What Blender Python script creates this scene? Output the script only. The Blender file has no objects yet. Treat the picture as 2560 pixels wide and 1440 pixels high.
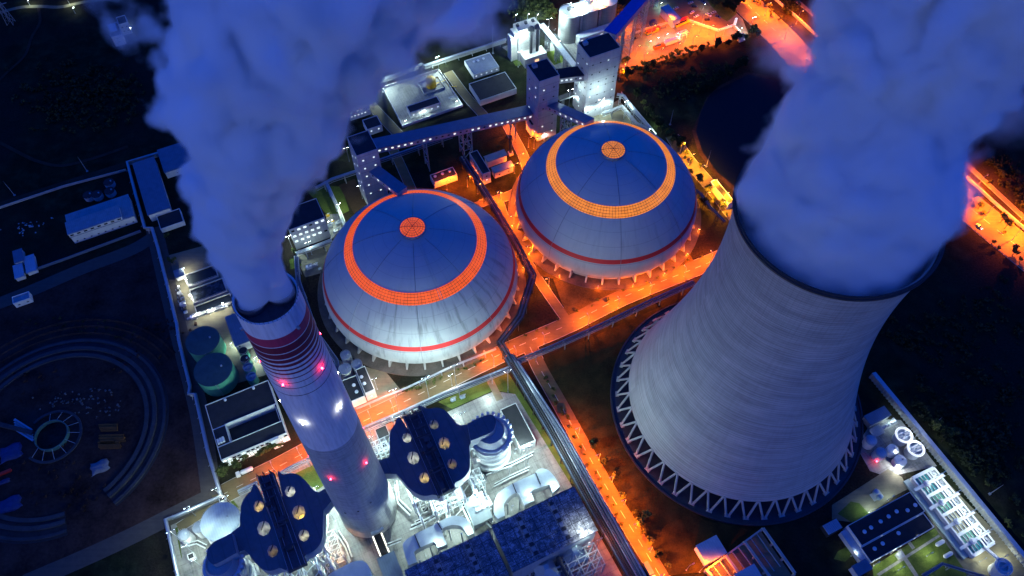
import bpy, bmesh, math, random
from mathutils import Vector, Matrix
random.seed(7)
S = bpy.context.scene
COL = S.collection
R = math.radians
# ---------------------------------------------------------------- camera
CAM_H, DEP, ROLL, FPX = 400.0, R(56.92), R(-0.2), 1996.25
_c, _s = math.cos(DEP), math.sin(DEP)
FW = Vector((0, _c, -_s)); _up = Vector((0, _s, _c)); _rt = Vector((1, 0, 0))
RT = math.cos(ROLL)*_rt + math.sin(ROLL)*_up
UP = -math.sin(ROLL)*_rt + math.cos(ROLL)*_up
cam_d = bpy.data.cameras.new('camera'); cam = bpy.data.objects.new('camera', cam_d); COL.objects.link(cam)
cam_d.sensor_width = 36.0; cam_d.lens = FPX/2560*36; cam_d.clip_start = 1; cam_d.clip_end = 6000
M3 = Matrix((RT, UP, -FW)).transposed()
cam.matrix_world = Matrix.Translation((0, 0, CAM_H)) @ M3.to_4x4()
S.camera = cam
# ---------------------------------------------------------------- sky, last dusk light, exposure
W = bpy.data.worlds.new('World'); S.world = W; W.use_nodes = True
_nt = W.node_tree; _nt.nodes.clear()
_o = _nt.nodes.new('ShaderNodeOutputWorld'); _b = _nt.nodes.new('ShaderNodeBackground')
_tc = _nt.nodes.new('ShaderNodeTexCoord'); _sp = _nt.nodes.new('ShaderNodeSeparateXYZ'); _r = _nt.nodes.new('ShaderNodeValToRGB')
_nt.links.new(_tc.outputs['Generated'], _sp.inputs[0]); _nt.links.new(_sp.outputs['Z'], _r.inputs[0])
_nt.links.new(_r.outputs[0], _b.inputs[0]); _nt.links.new(_b.outputs[0], _o.inputs[0])
_r.color_ramp.elements[0].position = 0.0; _r.color_ramp.elements[0].color = (0.006, 0.082, 0.60, 1)
_r.color_ramp.elements[1].position = 0.6; _r.color_ramp.elements[1].color = (0.001, 0.074, 0.68, 1)
_b.inputs[1].default_value = 1.0
SUN_EL, SUN_AZ = 4.0, 244.0          # the afterglow: low, behind the camera on the left
sd = bpy.data.lights.new('dusk_sun', 'SUN'); sd.energy = 0.4; sd.angle = R(25); sd.color = (0.76, 0.84, 1.0)
so = bpy.data.objects.new('dusk_sun', sd); COL.objects.link(so)
_az, _el = R(SUN_AZ), R(SUN_EL)
_dir = Vector((math.cos(_az)*math.cos(_el), math.sin(_az)*math.cos(_el), math.sin(_el)))
so.rotation_euler = _dir.to_track_quat('Z', 'Y').to_euler(); so.location = (-300, -300, 300)
S.view_settings.view_transform = 'Standard'; S.view_settings.look = 'None'
S.view_settings.exposure = 0.0; S.view_settings.gamma = 1.0; S.view_settings.use_curve_mapping = False
S.cycles.volume_bounces = 14; S.cycles.max_bounces = 20; S.cycles.volume_step_rate = 0.3; S.cycles.volume_max_steps = 400
S.cycles.use_denoising = True; S.cycles.sample_clamp_indirect = 4.0
# ---------------------------------------------------------------- helpers
def at(px, py, z=0.0):
    """point of the plant seen at photo pixel (px, py) of 2560x1440, at height z"""
    d = FW + RT*((px-1280)/FPX) - UP*((py-720)/FPX)
    t = (z-CAM_H)/d.z
    return Vector((0, 0, CAM_H)) + d*t
A0 = R(25.5)                                             # heading of the plant's building grid
UX, VX = Vector((math.cos(A0), math.sin(A0), 0)), Vector((-math.sin(A0), math.cos(A0), 0))
def uv(p): return p.dot(UX), p.dot(VX)
def gw(u, v, z=0.0): return UX*u + VX*v + Vector((0, 0, z))
class MB:
    """collects faces of one mesh"""
    def __init__(s): s.v = []; s.f = []; s.m = []; s.k = 0
    def add(s, vs, fs):
        o = len(s.v); s.v += [Vector(v) for v in vs]; s.f += [tuple(i+o for i in f) for f in fs]; s.m += [s.k]*len(fs); return s
    def box(s, c, sx, sy, sz, rot=A0, base=True):
        """box whose bottom centre is c (or centre if base False)"""
        c = Vector(c); ca, sa = math.cos(rot), math.sin(rot); vs = []
        z0, z1 = (0, sz) if base else (-sz/2, sz/2)
        for z in (z0, z1):
            for x, y in ((-1, -1), (1, -1), (1, 1), (-1, 1)):
                x *= sx/2; yy = y*sy/2
                vs.append(c + Vector((ca*x-sa*yy, sa*x+ca*yy, z)))
        return s.add(vs, [(3, 2, 1, 0), (4, 5, 6, 7), (0, 1, 5, 4), (1, 2, 6, 5), (2, 3, 7, 6), (3, 0, 4, 7)])
    def gbox(s, u0, u1, v0, v1, z0, z1):
        """box along the grid axes"""
        return s.box(gw((u0+u1)/2, (v0+v1)/2, z0), abs(u1-u0), abs(v1-v0), z1-z0, A0)
    def beam(s, a, b, w, h=None):
        """square bar from a to b"""
        a, b = Vector(a), Vector(b); h = h or w; d = b-a
        if d.length < 1e-6: return s
        d.normalize(); q = Vector((0, 0, 1)) if abs(d.z) < .95 else Vector((1, 0, 0))
        x = d.cross(q).normalized()*w/2; y = x.cross(d).normalized()*h/2
        vs = [p+i*x+j*y for p in (a, b) for i, j in ((-1, -1), (1, -1), (1, 1), (-1, 1))]
        return s.add(vs, [(0, 1, 2, 3), (7, 6, 5, 4), (4, 5, 1, 0), (5, 6, 2, 1), (6, 7, 3, 2), (7, 4, 0, 3)])
    def tube(s, pts, r, n=6, close=True):
        """round pipe along pts; r a number or a list"""
        pts = [Vector(p) for p in pts]; vs = []; N = len(pts); x = None
        for i, p in enumerate(pts):
            d = (pts[min(i+1, N-1)]-pts[max(i-1, 0)]).normalized()
            if x is None:
                q = Vector((0, 0, 1)) if abs(d.z) < .95 else Vector((1, 0, 0)); x = d.cross(q).normalized()
            else: x = (x-d*x.dot(d)).normalized()
            y = d.cross(x); rr = r[i] if isinstance(r, (list, tuple)) else r
            vs += [p+(x*math.cos(2*math.pi*k/n)+y*math.sin(2*math.pi*k/n))*rr for k in range(n)]
        fs = [(i*n+k, i*n+(k+1) % n, (i+1)*n+(k+1) % n, (i+1)*n+k) for i in range(N-1) for k in range(n)]
        if close: fs += [tuple(range(n-1, -1, -1)), tuple(range((N-1)*n, N*n))]
        return s.add(vs, fs)
    def lathe(s, c, prof, n=32, a0=0.0, a1=2*math.pi, cap=False):
        """surface of revolution about the vertical through c; prof = [(r, z)]"""
        c = Vector(c); full = abs(a1-a0-2*math.pi) < 1e-6; m = n if full else n+1; vs = []
        for r, z in prof: vs += [c+Vector((r*math.cos(a0+(a1-a0)*k/n), r*math.sin(a0+(a1-a0)*k/n), z)) for k in range(m)]
        fs = [(i*m+k, i*m+(k+1) % m, (i+1)*m+(k+1) % m, (i+1)*m+k) for i in range(len(prof)-1) for k in range(n)]
        if cap: fs += [tuple(range((len(prof)-1)*m, len(prof)*m))]
        return s.add(vs, fs)
    def poly(s, pts, h=0.0):
        """flat polygon (pts counter-clockwise) with sides of depth h"""
        pts = [Vector(p) for p in pts]; n = len(pts)
        ar = sum(pts[i].x*pts[(i+1) % n].y-pts[(i+1) % n].x*pts[i].y for i in range(n))
        if ar < 0: pts = pts[::-1]
        if not h: return s.add(pts, [tuple(range(n))])
        dn = [p-Vector((0, 0, h)) for p in pts]
        return s.add(pts+dn, [tuple(range(n)), tuple(range(2*n-1, n-1, -1))]+[(i, n+i, n+(i+1) % n, (i+1) % n) for i in range(n)])
    def strip(s, pts, w, z=None, h=0.0):
        """band of width w along pts lying flat"""
        pts = [Vector(p) for p in pts]; L = []; Rr = []; N = len(pts)
        for i, p in enumerate(pts):
            d = pts[min(i+1, N-1)]-pts[max(i-1, 0)]; d.z = 0; d.normalize(); nn = Vector((-d.y, d.x, 0))
            ww = w[i] if isinstance(w, (list, tuple)) else w
            q = Vector((p.x, p.y, p.z if z is None else z)); L.append(q+nn*ww/2); Rr.append(q-nn*ww/2)
        vs = Rr+L; fs = [(i, i+1, N+i+1, N+i) for i in range(N-1)]
        if h:
            vs2 = [v-Vector((0, 0, h)) for v in vs]; o = 2*N
            fs += [(o+i, i, N+i, o+N+i)[::1] for i in (0,)]
            for i in range(N-1): fs += [(o+i, o+i+1, i+1, i), (N+i, N+i+1, o+N+i+1, o+N+i)]
            fs += [(N-1, o+N-1, o+2*N-1, 2*N-1)]
            vs = vs+vs2
        return s.add(vs, fs)
    def mesh(s, name, off=Vector()):
        me = bpy.data.meshes.new(name); me.from_pydata([v-off for v in s.v], [], s.f); me.update(); return me
def wpos(o):
    p = Vector()
    while o: p += o.location; o = o.parent
    return p
def build(name, mb, mat, parent=None, smooth=False):
    """link the mesh (given in plant coordinates) as ONE object"""
    off = wpos(parent) if parent else Vector()
    me = mb.mesh(name, off)
    for m in (mat if isinstance(mat, (list, tuple)) else [mat]): me.materials.append(m)
    if isinstance(mat, (list, tuple)): me.polygons.foreach_set('material_index', mb.m)
    if smooth:
        me.polygons.foreach_set('use_smooth', [True]*len(me.polygons))
        if smooth != True: me.set_sharp_from_angle(angle=R(smooth))
    o = bpy.data.objects.new(name, me); COL.objects.link(o)
    if parent: o.parent = parent
    return o
def tag(o, label=None, cat=None, group=None, kind=None):
    if label: o['label'] = label
    if cat: o['category'] = cat
    if group: o['group'] = group
    if kind: o['kind'] = kind
    return o
def thing(name, loc, label, cat, group=None):
    o = bpy.data.objects.new(name, None); COL.objects.link(o); o.location = Vector(loc); o.empty_display_size = 1
    return tag(o, label, cat, group)
def solo(name, mb, mat, label, cat, group=None, smooth=False, kind=None):
    return tag(build(name, mb, mat, None, smooth), label, cat, group, kind)
def structure(name, mb, mat, smooth=False): return tag(build(name, mb, mat, None, smooth), kind='structure')
def kids(o): return [c for c in o.children]
def dup(o, loc=None, rz=None, label=None, parent=None):
    """copy of a thing with its parts, sub-parts and lamps"""
    c = o.copy(); COL.objects.link(c)
    if parent is not None: c.parent = parent
    if loc is not None: c.location = Vector(loc)
    if rz is not None: c.rotation_euler = (0, 0, rz)
    if label: c['label'] = label
    for k in o.children: dup(k, parent=c)
    return c
# ---------------------------------------------------------------- materials
def nodes_of(name):
    m = bpy.data.materials.new(name); m.use_nodes = True; nt = m.node_tree; nt.nodes.clear()
    out = nt.nodes.new('ShaderNodeOutputMaterial'); p = nt.nodes.new('ShaderNodeBsdfPrincipled'); nt.links.new(p.outputs[0], out.inputs[0])
    return m, nt, p, out
def N(nt, typ, **kw):
    n = nt.nodes.new(typ)
    for k, v in kw.items(): setattr(n, k, v)
    return n
def math_(nt, op, a, b=None, c=None, clamp=False):
    n = N(nt, 'ShaderNodeMath', operation=op, use_clamp=clamp)
    for i, x in enumerate((a, b, c)):
        if x is None: continue
        if isinstance(x, (int, float)): n.inputs[i].default_value = x
        else: nt.links.new(x, n.inputs[i])
    return n.outputs[0]
def noise(nt, scale, detail=4, rough=.55, vec=None, dim='3D'):
    n = N(nt, 'ShaderNodeTexNoise', noise_dimensions=dim); n.inputs['Scale'].default_value = scale; n.inputs['Detail'].default_value = detail; n.inputs['Roughness'].default_value = rough
    if vec is not None: nt.links.new(vec, n.inputs['W' if dim == '1D' else 'Vector'])
    return n.outputs[0]
def ramp(nt, fac, stops, interp='LINEAR'):
    n = N(nt, 'ShaderNodeValToRGB'); cr = n.color_ramp; cr.interpolation = interp
    while len(cr.elements) < len(stops): cr.elements.new(1.0)
    for e, (p, c) in zip(cr.elements, stops): e.position = p; e.color = (*c[:3], 1) if not isinstance(c, (int, float)) else (c, c, c, 1)
    nt.links.new(fac, n.inputs[0]); return n.outputs[0]
def mixc(nt, fac, a, b, mode='MIX'):
    n = N(nt, 'ShaderNodeMix', data_type='RGBA', blend_type=mode)
    for sck, x in ((n.inputs[0], fac), (n.inputs[6], a), (n.inputs[7], b)):
        if isinstance(x, (int, float)): sck.default_value = x
        elif isinstance(x, tuple): sck.default_value = (*x, 1)
        else: nt.links.new(x, sck)
    return n.outputs[2]
def bump(nt, p, h, strength=.3, dist=.1):
    b = N(nt, 'ShaderNodeBump'); b.inputs['Strength'].default_value = strength; b.inputs['Distance'].default_value = dist
    nt.links.new(h, b.inputs['Height']); nt.links.new(b.outputs[0], p.inputs['Normal'])
def geo(nt): return N(nt, 'ShaderNodeNewGeometry').outputs['Position']
def mat(name, col, rough=.7, var=.25, scale=.25, metal=0.0, spec=.3):
    """weathered surface: base colour broken up by two noises"""
    m, nt, p, out = nodes_of(name); pos = geo(nt)
    a = noise(nt, scale, 5, .6, pos); b = noise(nt, scale*9, 3, .6, pos)
    f = math_(nt, 'ADD', math_(nt, 'MULTIPLY', a, .65), math_(nt, 'MULTIPLY', b, .35))
    c = ramp(nt, f, [(.3, tuple(x*(1-var) for x in col)), (.7, tuple(min(1, x*(1+var)) for x in col))])
    nt.links.new(c, p.inputs['Base Color']); p.inputs['Roughness'].default_value = rough; p.inputs['Metallic'].default_value = metal
    p.inputs['Specular IOR Level'].default_value = spec
    return m
def emat(name, col, strength, base=(.5, .5, .5)):
    m, nt, p, out = nodes_of(name); p.inputs['Base Color'].default_value = (*base, 1)
    p.inputs['Emission Color'].default_value = (*col, 1); p.inputs['Emission Strength'].default_value = strength; return m
# ================================================================ COOLING TOWER
TWR = Vector((121.6, 185.8, 0)); CHM = Vector((-72.8, 126.9, 0))
def tower_mat():
    m, nt, p, out = nodes_of('tower_concrete'); pos = geo(nt)
    sub = N(nt, 'ShaderNodeVectorMath', operation='SUBTRACT'); nt.links.new(pos, sub.inputs[0]); sub.inputs[1].default_value = TWR
    sx = N(nt, 'ShaderNodeSeparateXYZ'); nt.links.new(sub.outputs[0], sx.inputs[0])
    ang = math_(nt, 'ARCTAN2', sx.outputs[1], sx.outputs[0])
    cb = N(nt, 'ShaderNodeCombineXYZ'); nt.links.new(math_(nt, 'MULTIPLY', ang, .7), cb.inputs[0]); nt.links.new(math_(nt, 'MULTIPLY', sx.outputs[2], 1.0), cb.inputs[1])
    fine = noise(nt, 1.1, 3, .75, cb.outputs[0]); cb2 = N(nt, 'ShaderNodeCombineXYZ')
    nt.links.new(math_(nt, 'MULTIPLY', ang, 2.2), cb2.inputs[0]); nt.links.new(math_(nt, 'MULTIPLY', sx.outputs[2], .16), cb2.inputs[1])
    wide = noise(nt, 1.0, 4, .6, cb2.outputs[0])
    lift = math_(nt, 'FRACT', math_(nt, 'DIVIDE', sx.outputs[2], 1.45)); line = math_(nt, 'LESS_THAN', lift, .22)
    vj = math_(nt, 'LESS_THAN', math_(nt, 'FRACT', math_(nt, 'MULTIPLY', ang, 18)), .06)
    top = math_(nt, 'MULTIPLY', vj, math_(nt, 'GREATER_THAN', math_(nt, 'ADD', sx.outputs[2], math_(nt, 'MULTIPLY', noise(nt, 3, 2, .5, cb.outputs[0]), 90)), 172))
    f = math_(nt, 'ADD', math_(nt, 'MULTIPLY', fine, .55), math_(nt, 'MULTIPLY', wide, .45))
    c = ramp(nt, f, [(.30, (.22, .22, .205)), (.5, (.38, .38, .355)), (.70, (.55, .54, .50))])
    c = mixc(nt, math_(nt, 'MULTIPLY', line, .35), c, (.16, .16, .17)); c = mixc(nt, math_(nt, 'MULTIPLY', top, .35), c, (.12, .12, .13))
    nt.links.new(c, p.inputs['Base Color']); p.inputs['Roughness'].default_value = .85
    cs = N(nt, 'ShaderNodeCombineXYZ'); nt.links.new(math_(nt, 'MULTIPLY', ang, 26), cs.inputs[0]); nt.links.new(math_(nt, 'MULTIPLY', sx.outputs[2], .03), cs.inputs[1])
    stn = ramp(nt, noise(nt, 1.0, 4, .65, cs.outputs[0]), [(.45, 1.0), (.75, .88)]); c = mixc(nt, 1.0, c, stn, 'MULTIPLY'); nt.links.new(c, p.inputs['Base Color'])
    bump(nt, p, math_(nt, 'ADD', fine, math_(nt, 'MULTIPLY', line, -.5)), .3, .3)
    return m
M_conc = mat('concrete_grey', (.34, .335, .32), .85, .22, .3)
M_dark = mat('dark_steel', (.035, .037, .042), .6, .3, .5)
M_water_basin = mat('basin_floor', (.03, .035, .045), .5, .4, .1)
tower = thing('cooling_tower', TWR, 'huge pale concrete cooling tower with flared waist, standing on V shaped columns', 'cooling tower')
def tw_r(z): return 35.9*math.sqrt(1+((z-135)/94.4)**2)
b = MB(); b.lathe(TWR, [(tw_r(11.2+(164.6-11.2)*i/70), 11.2+(164.6-11.2)*i/70) for i in range(71)]+[(tw_r(164.6)-1.0, 164.6)]+[(tw_r(164.6-153*i/20)-1.0, 164.6-153*i/20) for i in range(21)]+[(tw_r(11.2), 11.2)], 144)
build('shell', b, tower_mat(), tower, 40)
b = MB(); r0 = tw_r(166)
b.lathe(TWR, [(r0+.1, 164.4), (r0+.9, 164.6), (r0+1.0, 165.6), (r0+.5, 165.7), (r0+.5, 166.5), (r0-.2, 166.5), (r0-.5, 164.6)], 128)
build('rim_walkway', b, M_dark, tower, 30)
b = MB(); b.lathe(TWR, [(68.0, -.2), (68.0, 1.3), (67.2, 1.3), (67.2, .35), (0.2, .35)], 120); build('basin', b, M_water_basin, tower, 30)
NC = 44
for k in range(NC):
    a = 2*math.pi*(k+.5)/NC; da = math.pi/NC*.96; b = MB()
    def cp(r, an, z): return TWR+Vector((r*math.cos(an), r*math.sin(an), z))
    for sg in (-1, 1): b.tube([cp(64.2, a+sg*.010, .8), cp(tw_r(11.2)-.5, a+sg*da, 11.6)], .62, 8)
    b.box(cp(64.2, a, .3), 1.8, 3.0, .9, a); build('support_column', b, M_conc, tower)
# ================================================================ STEAM
def steam_mat(name, rows, dens, nscale, namp, split=None, lo=.0, hi=.35, namp2=None, z_soft=6):
    """rows of (x, y, z, r): the plume's axis and radius; density follows them, broken by noise"""
    m = bpy.data.materials.new(name); m.use_nodes = True; nt = m.node_tree; nt.nodes.clear()
    out = N(nt, 'ShaderNodeOutputMaterial'); pv = N(nt, 'ShaderNodeVolumePrincipled'); nt.links.new(pv.outputs[0], out.inputs['Volume'])
    pv.inputs['Color'].default_value = (.92, .962, 1, 1); pv.inputs['Anisotropy'].default_value = .1; pv.inputs['Absorption Color'].default_value = (0, 0, 0, 1)
    pos = geo(nt); sx = N(nt, 'ShaderNodeSeparateXYZ')
    nt.links.new(pos, sx.inputs[0])
    z0, z1 = rows[0][2], rows[-1][2]; t = math_(nt, 'DIVIDE', math_(nt, 'SUBTRACT', sx.outputs[2], z0), z1-z0, clamp=True)
    def curve(i):
        lo_, hi_ = min(r[i] for r in rows), max(r[i] for r in rows); span = max(hi_-lo_, 1e-3)
        n = N(nt, 'ShaderNodeFloatCurve'); c = n.mapping.curves[0]; pts = [((r[2]-z0)/(z1-z0), (r[i]-lo_)/span) for r in rows]
        c.points[0].location = pts[0]; c.points[1].location = pts[-1]
        for q in pts[1:-1]: c.points.new(*q)
        n.mapping.update(); nt.links.new(t, n.inputs['Value']); return math_(nt, 'MULTIPLY_ADD', n.outputs[0], span, lo_)
    cx, cy, rr = curve(0), curve(1), curve(3)
    dx = math_(nt, 'SUBTRACT', sx.outputs[0], cx); dy = math_(nt, 'SUBTRACT', sx.outputs[1], cy)
    if split:      # two flues side by side merge a little above the mouth
        s0, zs = split; k = math_(nt, 'MULTIPLY', math_(nt, 'SUBTRACT', 1.0, math_(nt, 'DIVIDE', math_(nt, 'SUBTRACT', sx.outputs[2], z0), zs, clamp=True)), s0)
        ca, sa = math.cos(A0), math.sin(A0); ex = math_(nt, 'ADD', math_(nt, 'MULTIPLY', dx, ca), math_(nt, 'MULTIPLY', dy, sa))
        dy = math_(nt, 'SUBTRACT', math_(nt, 'MULTIPLY', dy, ca), math_(nt, 'MULTIPLY', dx, sa)); dx = ex
        dx = math_(nt, 'SUBTRACT', math_(nt, 'ABSOLUTE', dx), k); dx = math_(nt, 'MAXIMUM', dx, math_(nt, 'MULTIPLY', k, -1.0))
        rr = math_(nt, 'SUBTRACT', rr, math_(nt, 'MULTIPLY', k, .9))
    d = math_(nt, 'DIVIDE', math_(nt, 'SQRT', math_(nt, 'ADD', math_(nt, 'MULTIPLY', dx, dx), math_(nt, 'MULTIPLY', dy, dy))), rr)
    n1 = noise(nt, nscale, 5, .54, pos); n2 = noise(nt, nscale*1.7, 2, .5, pos); bil = math_(nt, 'ABSOLUTE', math_(nt, 'MULTIPLY_ADD', n2, 2.0, -1.0))
    amp = math_(nt, 'MULTIPLY_ADD', t, (namp2 or namp)-namp, namp)
    f = math_(nt, 'ADD', math_(nt, 'SUBTRACT', 1.0, d), math_(nt, 'MULTIPLY', math_(nt, 'ADD', math_(nt, 'SUBTRACT', n1, .5), math_(nt, 'MULTIPLY', math_(nt, 'SUBTRACT', bil, .25), .55)), amp))
    mr = N(nt, 'ShaderNodeMapRange', interpolation_type='SMOOTHSTEP'); nt.links.new(f, mr.inputs[0]); mr.inputs[1].default_value = lo; mr.inputs[2].default_value = hi
    soft = math_(nt, 'DIVIDE', math_(nt, 'SUBTRACT', sx.outputs[2], z0-z_soft*.3), z_soft, clamp=True)
    fade = math_(nt, 'DIVIDE', math_(nt, 'SUBTRACT', 1.0, t), .12, clamp=True); nt.links.new(math_(nt, 'MULTIPLY', math_(nt, 'MULTIPLY', mr.outputs[0], dens), math_(nt, 'MULTIPLY', soft, fade)), pv.inputs['Density'])
    return m
def plume(name, rows, m, grow, label, split=None, seed=1):
    b = MB(); rnd = random.Random(seed); n = 40; prof = []
    zs = [rows[0][2]+(rows[-1][2]-rows[0][2])*i/36 for i in range(37)]
    vs = []
    for z in zs:
        for q, w in zip(rows, rows[1:]):
            if q[2] <= z <= w[2]+1e-6: k = (z-q[2])/(w[2]-q[2]); x, y, r = (q[i]+(w[i]-q[i])*k for i in (0, 1, 3)); break
        g = grow(z)
        vs += [Vector((x+r*g*math.cos(2*math.pi*j/n), y+r*g*math.sin(2*math.pi*j/n), z)) for j in range(n)]
    fs = [(i*n+j, i*n+(j+1) % n, (i+1)*n+(j+1) % n, (i+1)*n+j) for i in range(36) for j in range(n)]
    fs += [tuple(range(n-1, -1, -1)), tuple(range(36*n, 37*n))]
    b.add(vs, fs); o = build(name, b, m, None, True); tag(o, label, 'steam', kind='stuff'); return o
CH_ROWS = [(-72.5, 126.5, 199.5, 8.6), (-71.8, 126.8, 210, 9.2), (-71.5, 127.6, 227, 12.2), (-66.3, 128.2, 244, 16), (-60, 128.1, 259, 19.5), (-54, 128.1, 272, 22.2), (-49, 128.8, 283, 24.2), (-43.5, 129.3, 293, 27), (-39, 129.8, 302, 30), (-34, 130.8, 316, 34.5), (-30, 132, 334, 39)]
TW_ROWS = [(121.6, 185.8, 152, 35.2), (121.6, 185.8, 167, 37.4), (121.4, 186, 183, 37.6), (121.6, 188.5, 200, 35.2), (123.2, 192, 216, 34.2), (125.5, 196, 232, 34.5), (128, 199, 248, 36), (131, 203, 275, 40), (133, 206, 304, 43)]
plume('steam_plume', CH_ROWS, steam_mat('flue_steam', CH_ROWS, .9, .044, .75, (5.2, 17.0), .02, .24, 1.3, 2.5), lambda z: 1.02 if z < 206 else 1.02+min(.4, (z-206)*.013), 'blue white steam billowing out of the two flues of the striped chimney')
plume('steam_plume', TW_ROWS, steam_mat('tower_steam', TW_ROWS, .65, .027, .35, None, -.02, .26, 1.6, 6), lambda z: 1.0 if z < 168 else 1.0+min(.36, (z-168)*.012), 'wide blue steam cloud rising out of the mouth of the cooling tower')
VEILS = []
def veil(k, x, y, z, rx, ry, rz, dens, label, rot=0.0, thr=.0):
    """thin drifting steam: a noisy ellipsoid of low density"""
    c = px(k, x, y, z); name = 'steam_veil'; m = bpy.data.materials.new('thin_steam'); m.use_nodes = True; nt = m.node_tree; nt.nodes.clear()
    out = N(nt, 'ShaderNodeOutputMaterial'); pv = N(nt, 'ShaderNodeVolumePrincipled'); nt.links.new(pv.outputs[0], out.inputs['Volume']); pv.inputs['Color'].default_value = (.92, .962, 1, 1); pv.inputs['Absorption Color'].default_value = (0, 0, 0, 1)
    tc = N(nt, 'ShaderNodeTexCoord'); ln = N(nt, 'ShaderNodeVectorMath', operation='LENGTH'); nt.links.new(tc.outputs['Object'], ln.inputs[0])
    n1 = noise(nt, .045, 3.5, .55, geo(nt)); f = math_(nt, 'ADD', math_(nt, 'SUBTRACT', 1.0, ln.outputs['Value']), math_(nt, 'MULTIPLY', math_(nt, 'SUBTRACT', n1, .5+thr), 2.6))
    mr = N(nt, 'ShaderNodeMapRange', interpolation_type='SMOOTHSTEP'); nt.links.new(f, mr.inputs[0]); mr.inputs[1].default_value = .25; mr.inputs[2].default_value = 1.1
    edge = math_(nt, 'SUBTRACT', 1.0, ln.outputs['Value'], clamp=True); nt.links.new(math_(nt, 'MULTIPLY', math_(nt, 'MULTIPLY', mr.outputs[0], dens), math_(nt, 'MULTIPLY', edge, 2.0, clamp=True)), pv.inputs['Density'])
    b = MB(); n, h = 24, 12; b.lathe((0, 0, 0), [(max(.02, math.sin(math.pi*i/h)), -math.cos(math.pi*i/h)) for i in range(h+1)], n, cap=True); b.f.append(tuple(range(n-1, -1, -1))); b.m.append(0)
    o = build(name, b, m, None, True); o.location = c; o.scale = (rx, ry, rz); o.rotation_euler = (0, 0, rot); return tag(o, label, 'steam', kind='stuff')
CROP = dict(A=(0, 0, 3), B=(640, 0, 3), C=(1200, 0, 4), D=(1500, 0, 3), E=(0, 360, 3), F=(640, 320, 3), G=(1200, 260, 3), H=(1800, 360, 3), I=(0, 720, 4), J=(0, 1080, 4), K=(400, 640, 4), L=(400, 960, 4), M=(400, 1120, 4.5), N=(800, 1100, 4.235), O=(1200, 1100, 4.235), Q=(840, 840, 3), T=(1480, 800, 3), U=(1680, 1100, 4.235), V=(2080, 940, 4), X=(2080, 1100, 4.235), Y=(1260, 0, 8.47), Z=(1540, 0, 7.111), W=(1700, 0, 6), P=(0, 0, 1))
def px(k, x, y, z=0.0):
    ox, oy, s = CROP[k]; return at(ox+x/s, oy+y/s, z)
veil('P', 1060, 45, 215, 68, 30, 18, .24, 'thin lavender steam drifting right, above the long blue roofed gallery', .12)
veil('P', 805, 190, 240, 27, 20, 18, .16, 'soft right flank of the chimney steam', .3)
veil('P', 1955, 125, 190, 17, 15, 14, .06, 'small lavender wisp left of the tower steam, over the highway', .2, -.05)
veil('P', 2500, 250, 190, 32, 24, 22, .035, 'thin violet steam trailing off to the right of the tower steam', .2)
def gb(k, pts, h):
    """extent along the grid axes of a roof outlined at height h: u0, u1, v0, v1"""
    q = [uv(px(k, x, y, h)) for x, y in pts]; us = sorted(a for a, _ in q); vs = sorted(b for _, b in q)
    if len(q) == 4: return (us[0]+us[1])/2, (us[2]+us[3])/2, (vs[0]+vs[1])/2, (vs[2]+vs[3])/2
    return us[0], us[-1], vs[0], vs[-1]
def polar_sockets(nt, c):
    pos = geo(nt); sub = N(nt, 'ShaderNodeVectorMath', operation='SUBTRACT'); nt.links.new(pos, sub.inputs[0]); sub.inputs[1].default_value = c
    sx = N(nt, 'ShaderNodeSeparateXYZ'); nt.links.new(sub.outputs[0], sx.inputs[0])
    ang = math_(nt, 'ARCTAN2', sx.outputs[1], sx.outputs[0])
    r = math_(nt, 'SQRT', math_(nt, 'ADD', math_(nt, 'MULTIPLY', sx.outputs[0], sx.outputs[0]), math_(nt, 'MULTIPLY', sx.outputs[1], sx.outputs[1])))
    return pos, ang, r, sx.outputs[2]
def dome_mat(name, c, z0, z1, sc, streak):
    """white sheet cladding: panel seams, the red band, rain streaks running down"""
    m, nt, p, out = nodes_of(name); pos, ang, r, z = polar_sockets(nt, c)
    cb = N(nt, 'ShaderNodeCombineXYZ'); nt.links.new(math_(nt, 'MULTIPLY', ang, 9), cb.inputs[0]); nt.links.new(math_(nt, 'MULTIPLY', z, .035), cb.inputs[1])
    st = ramp(nt, noise(nt, 1.6, 5, .62, cb.outputs[0]), [(.50, 1.0), (.68, 1-streak)])
    side = math_(nt, 'MULTIPLY', math_(nt, 'GREATER_THAN', r, 38), math_(nt, 'LESS_THAN', math_(nt, 'ABSOLUTE', math_(nt, 'ADD', ang, .75)), 1.35)); st = mixc(nt, math_(nt, 'MULTIPLY_ADD', side, .85, .15), (1, 1, 1), st)
    col = mixc(nt, noise(nt, .12, 4, .6, pos), (.37, .375, .375), (.46, .46, .445)); col = mixc(nt, 1.0, col, st, 'MULTIPLY')
    seam = math_(nt, 'LESS_THAN', math_(nt, 'FRACT', math_(nt, 'DIVIDE', r, 5.6*sc)), .035)
    mer = math_(nt, 'LESS_THAN', math_(nt, 'FRACT', math_(nt, 'MULTIPLY', ang, 48/(2*math.pi))), .016)
    col = mixc(nt, math_(nt, 'MULTIPLY', math_(nt, 'MAXIMUM', seam, math_(nt, 'MULTIPLY', mer, .4)), .3), col, (.10, .11, .13))
    band = math_(nt, 'MULTIPLY', math_(nt, 'GREATER_THAN', z, z0), math_(nt, 'LESS_THAN', z, z1)); col = mixc(nt, band, col, (.62, .03, .03))
    nt.links.new(col, p.inputs['Base Color']); p.inputs['Roughness'].default_value = .55; p.inputs['Specular IOR Level'].default_value = .25
    return m
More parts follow.
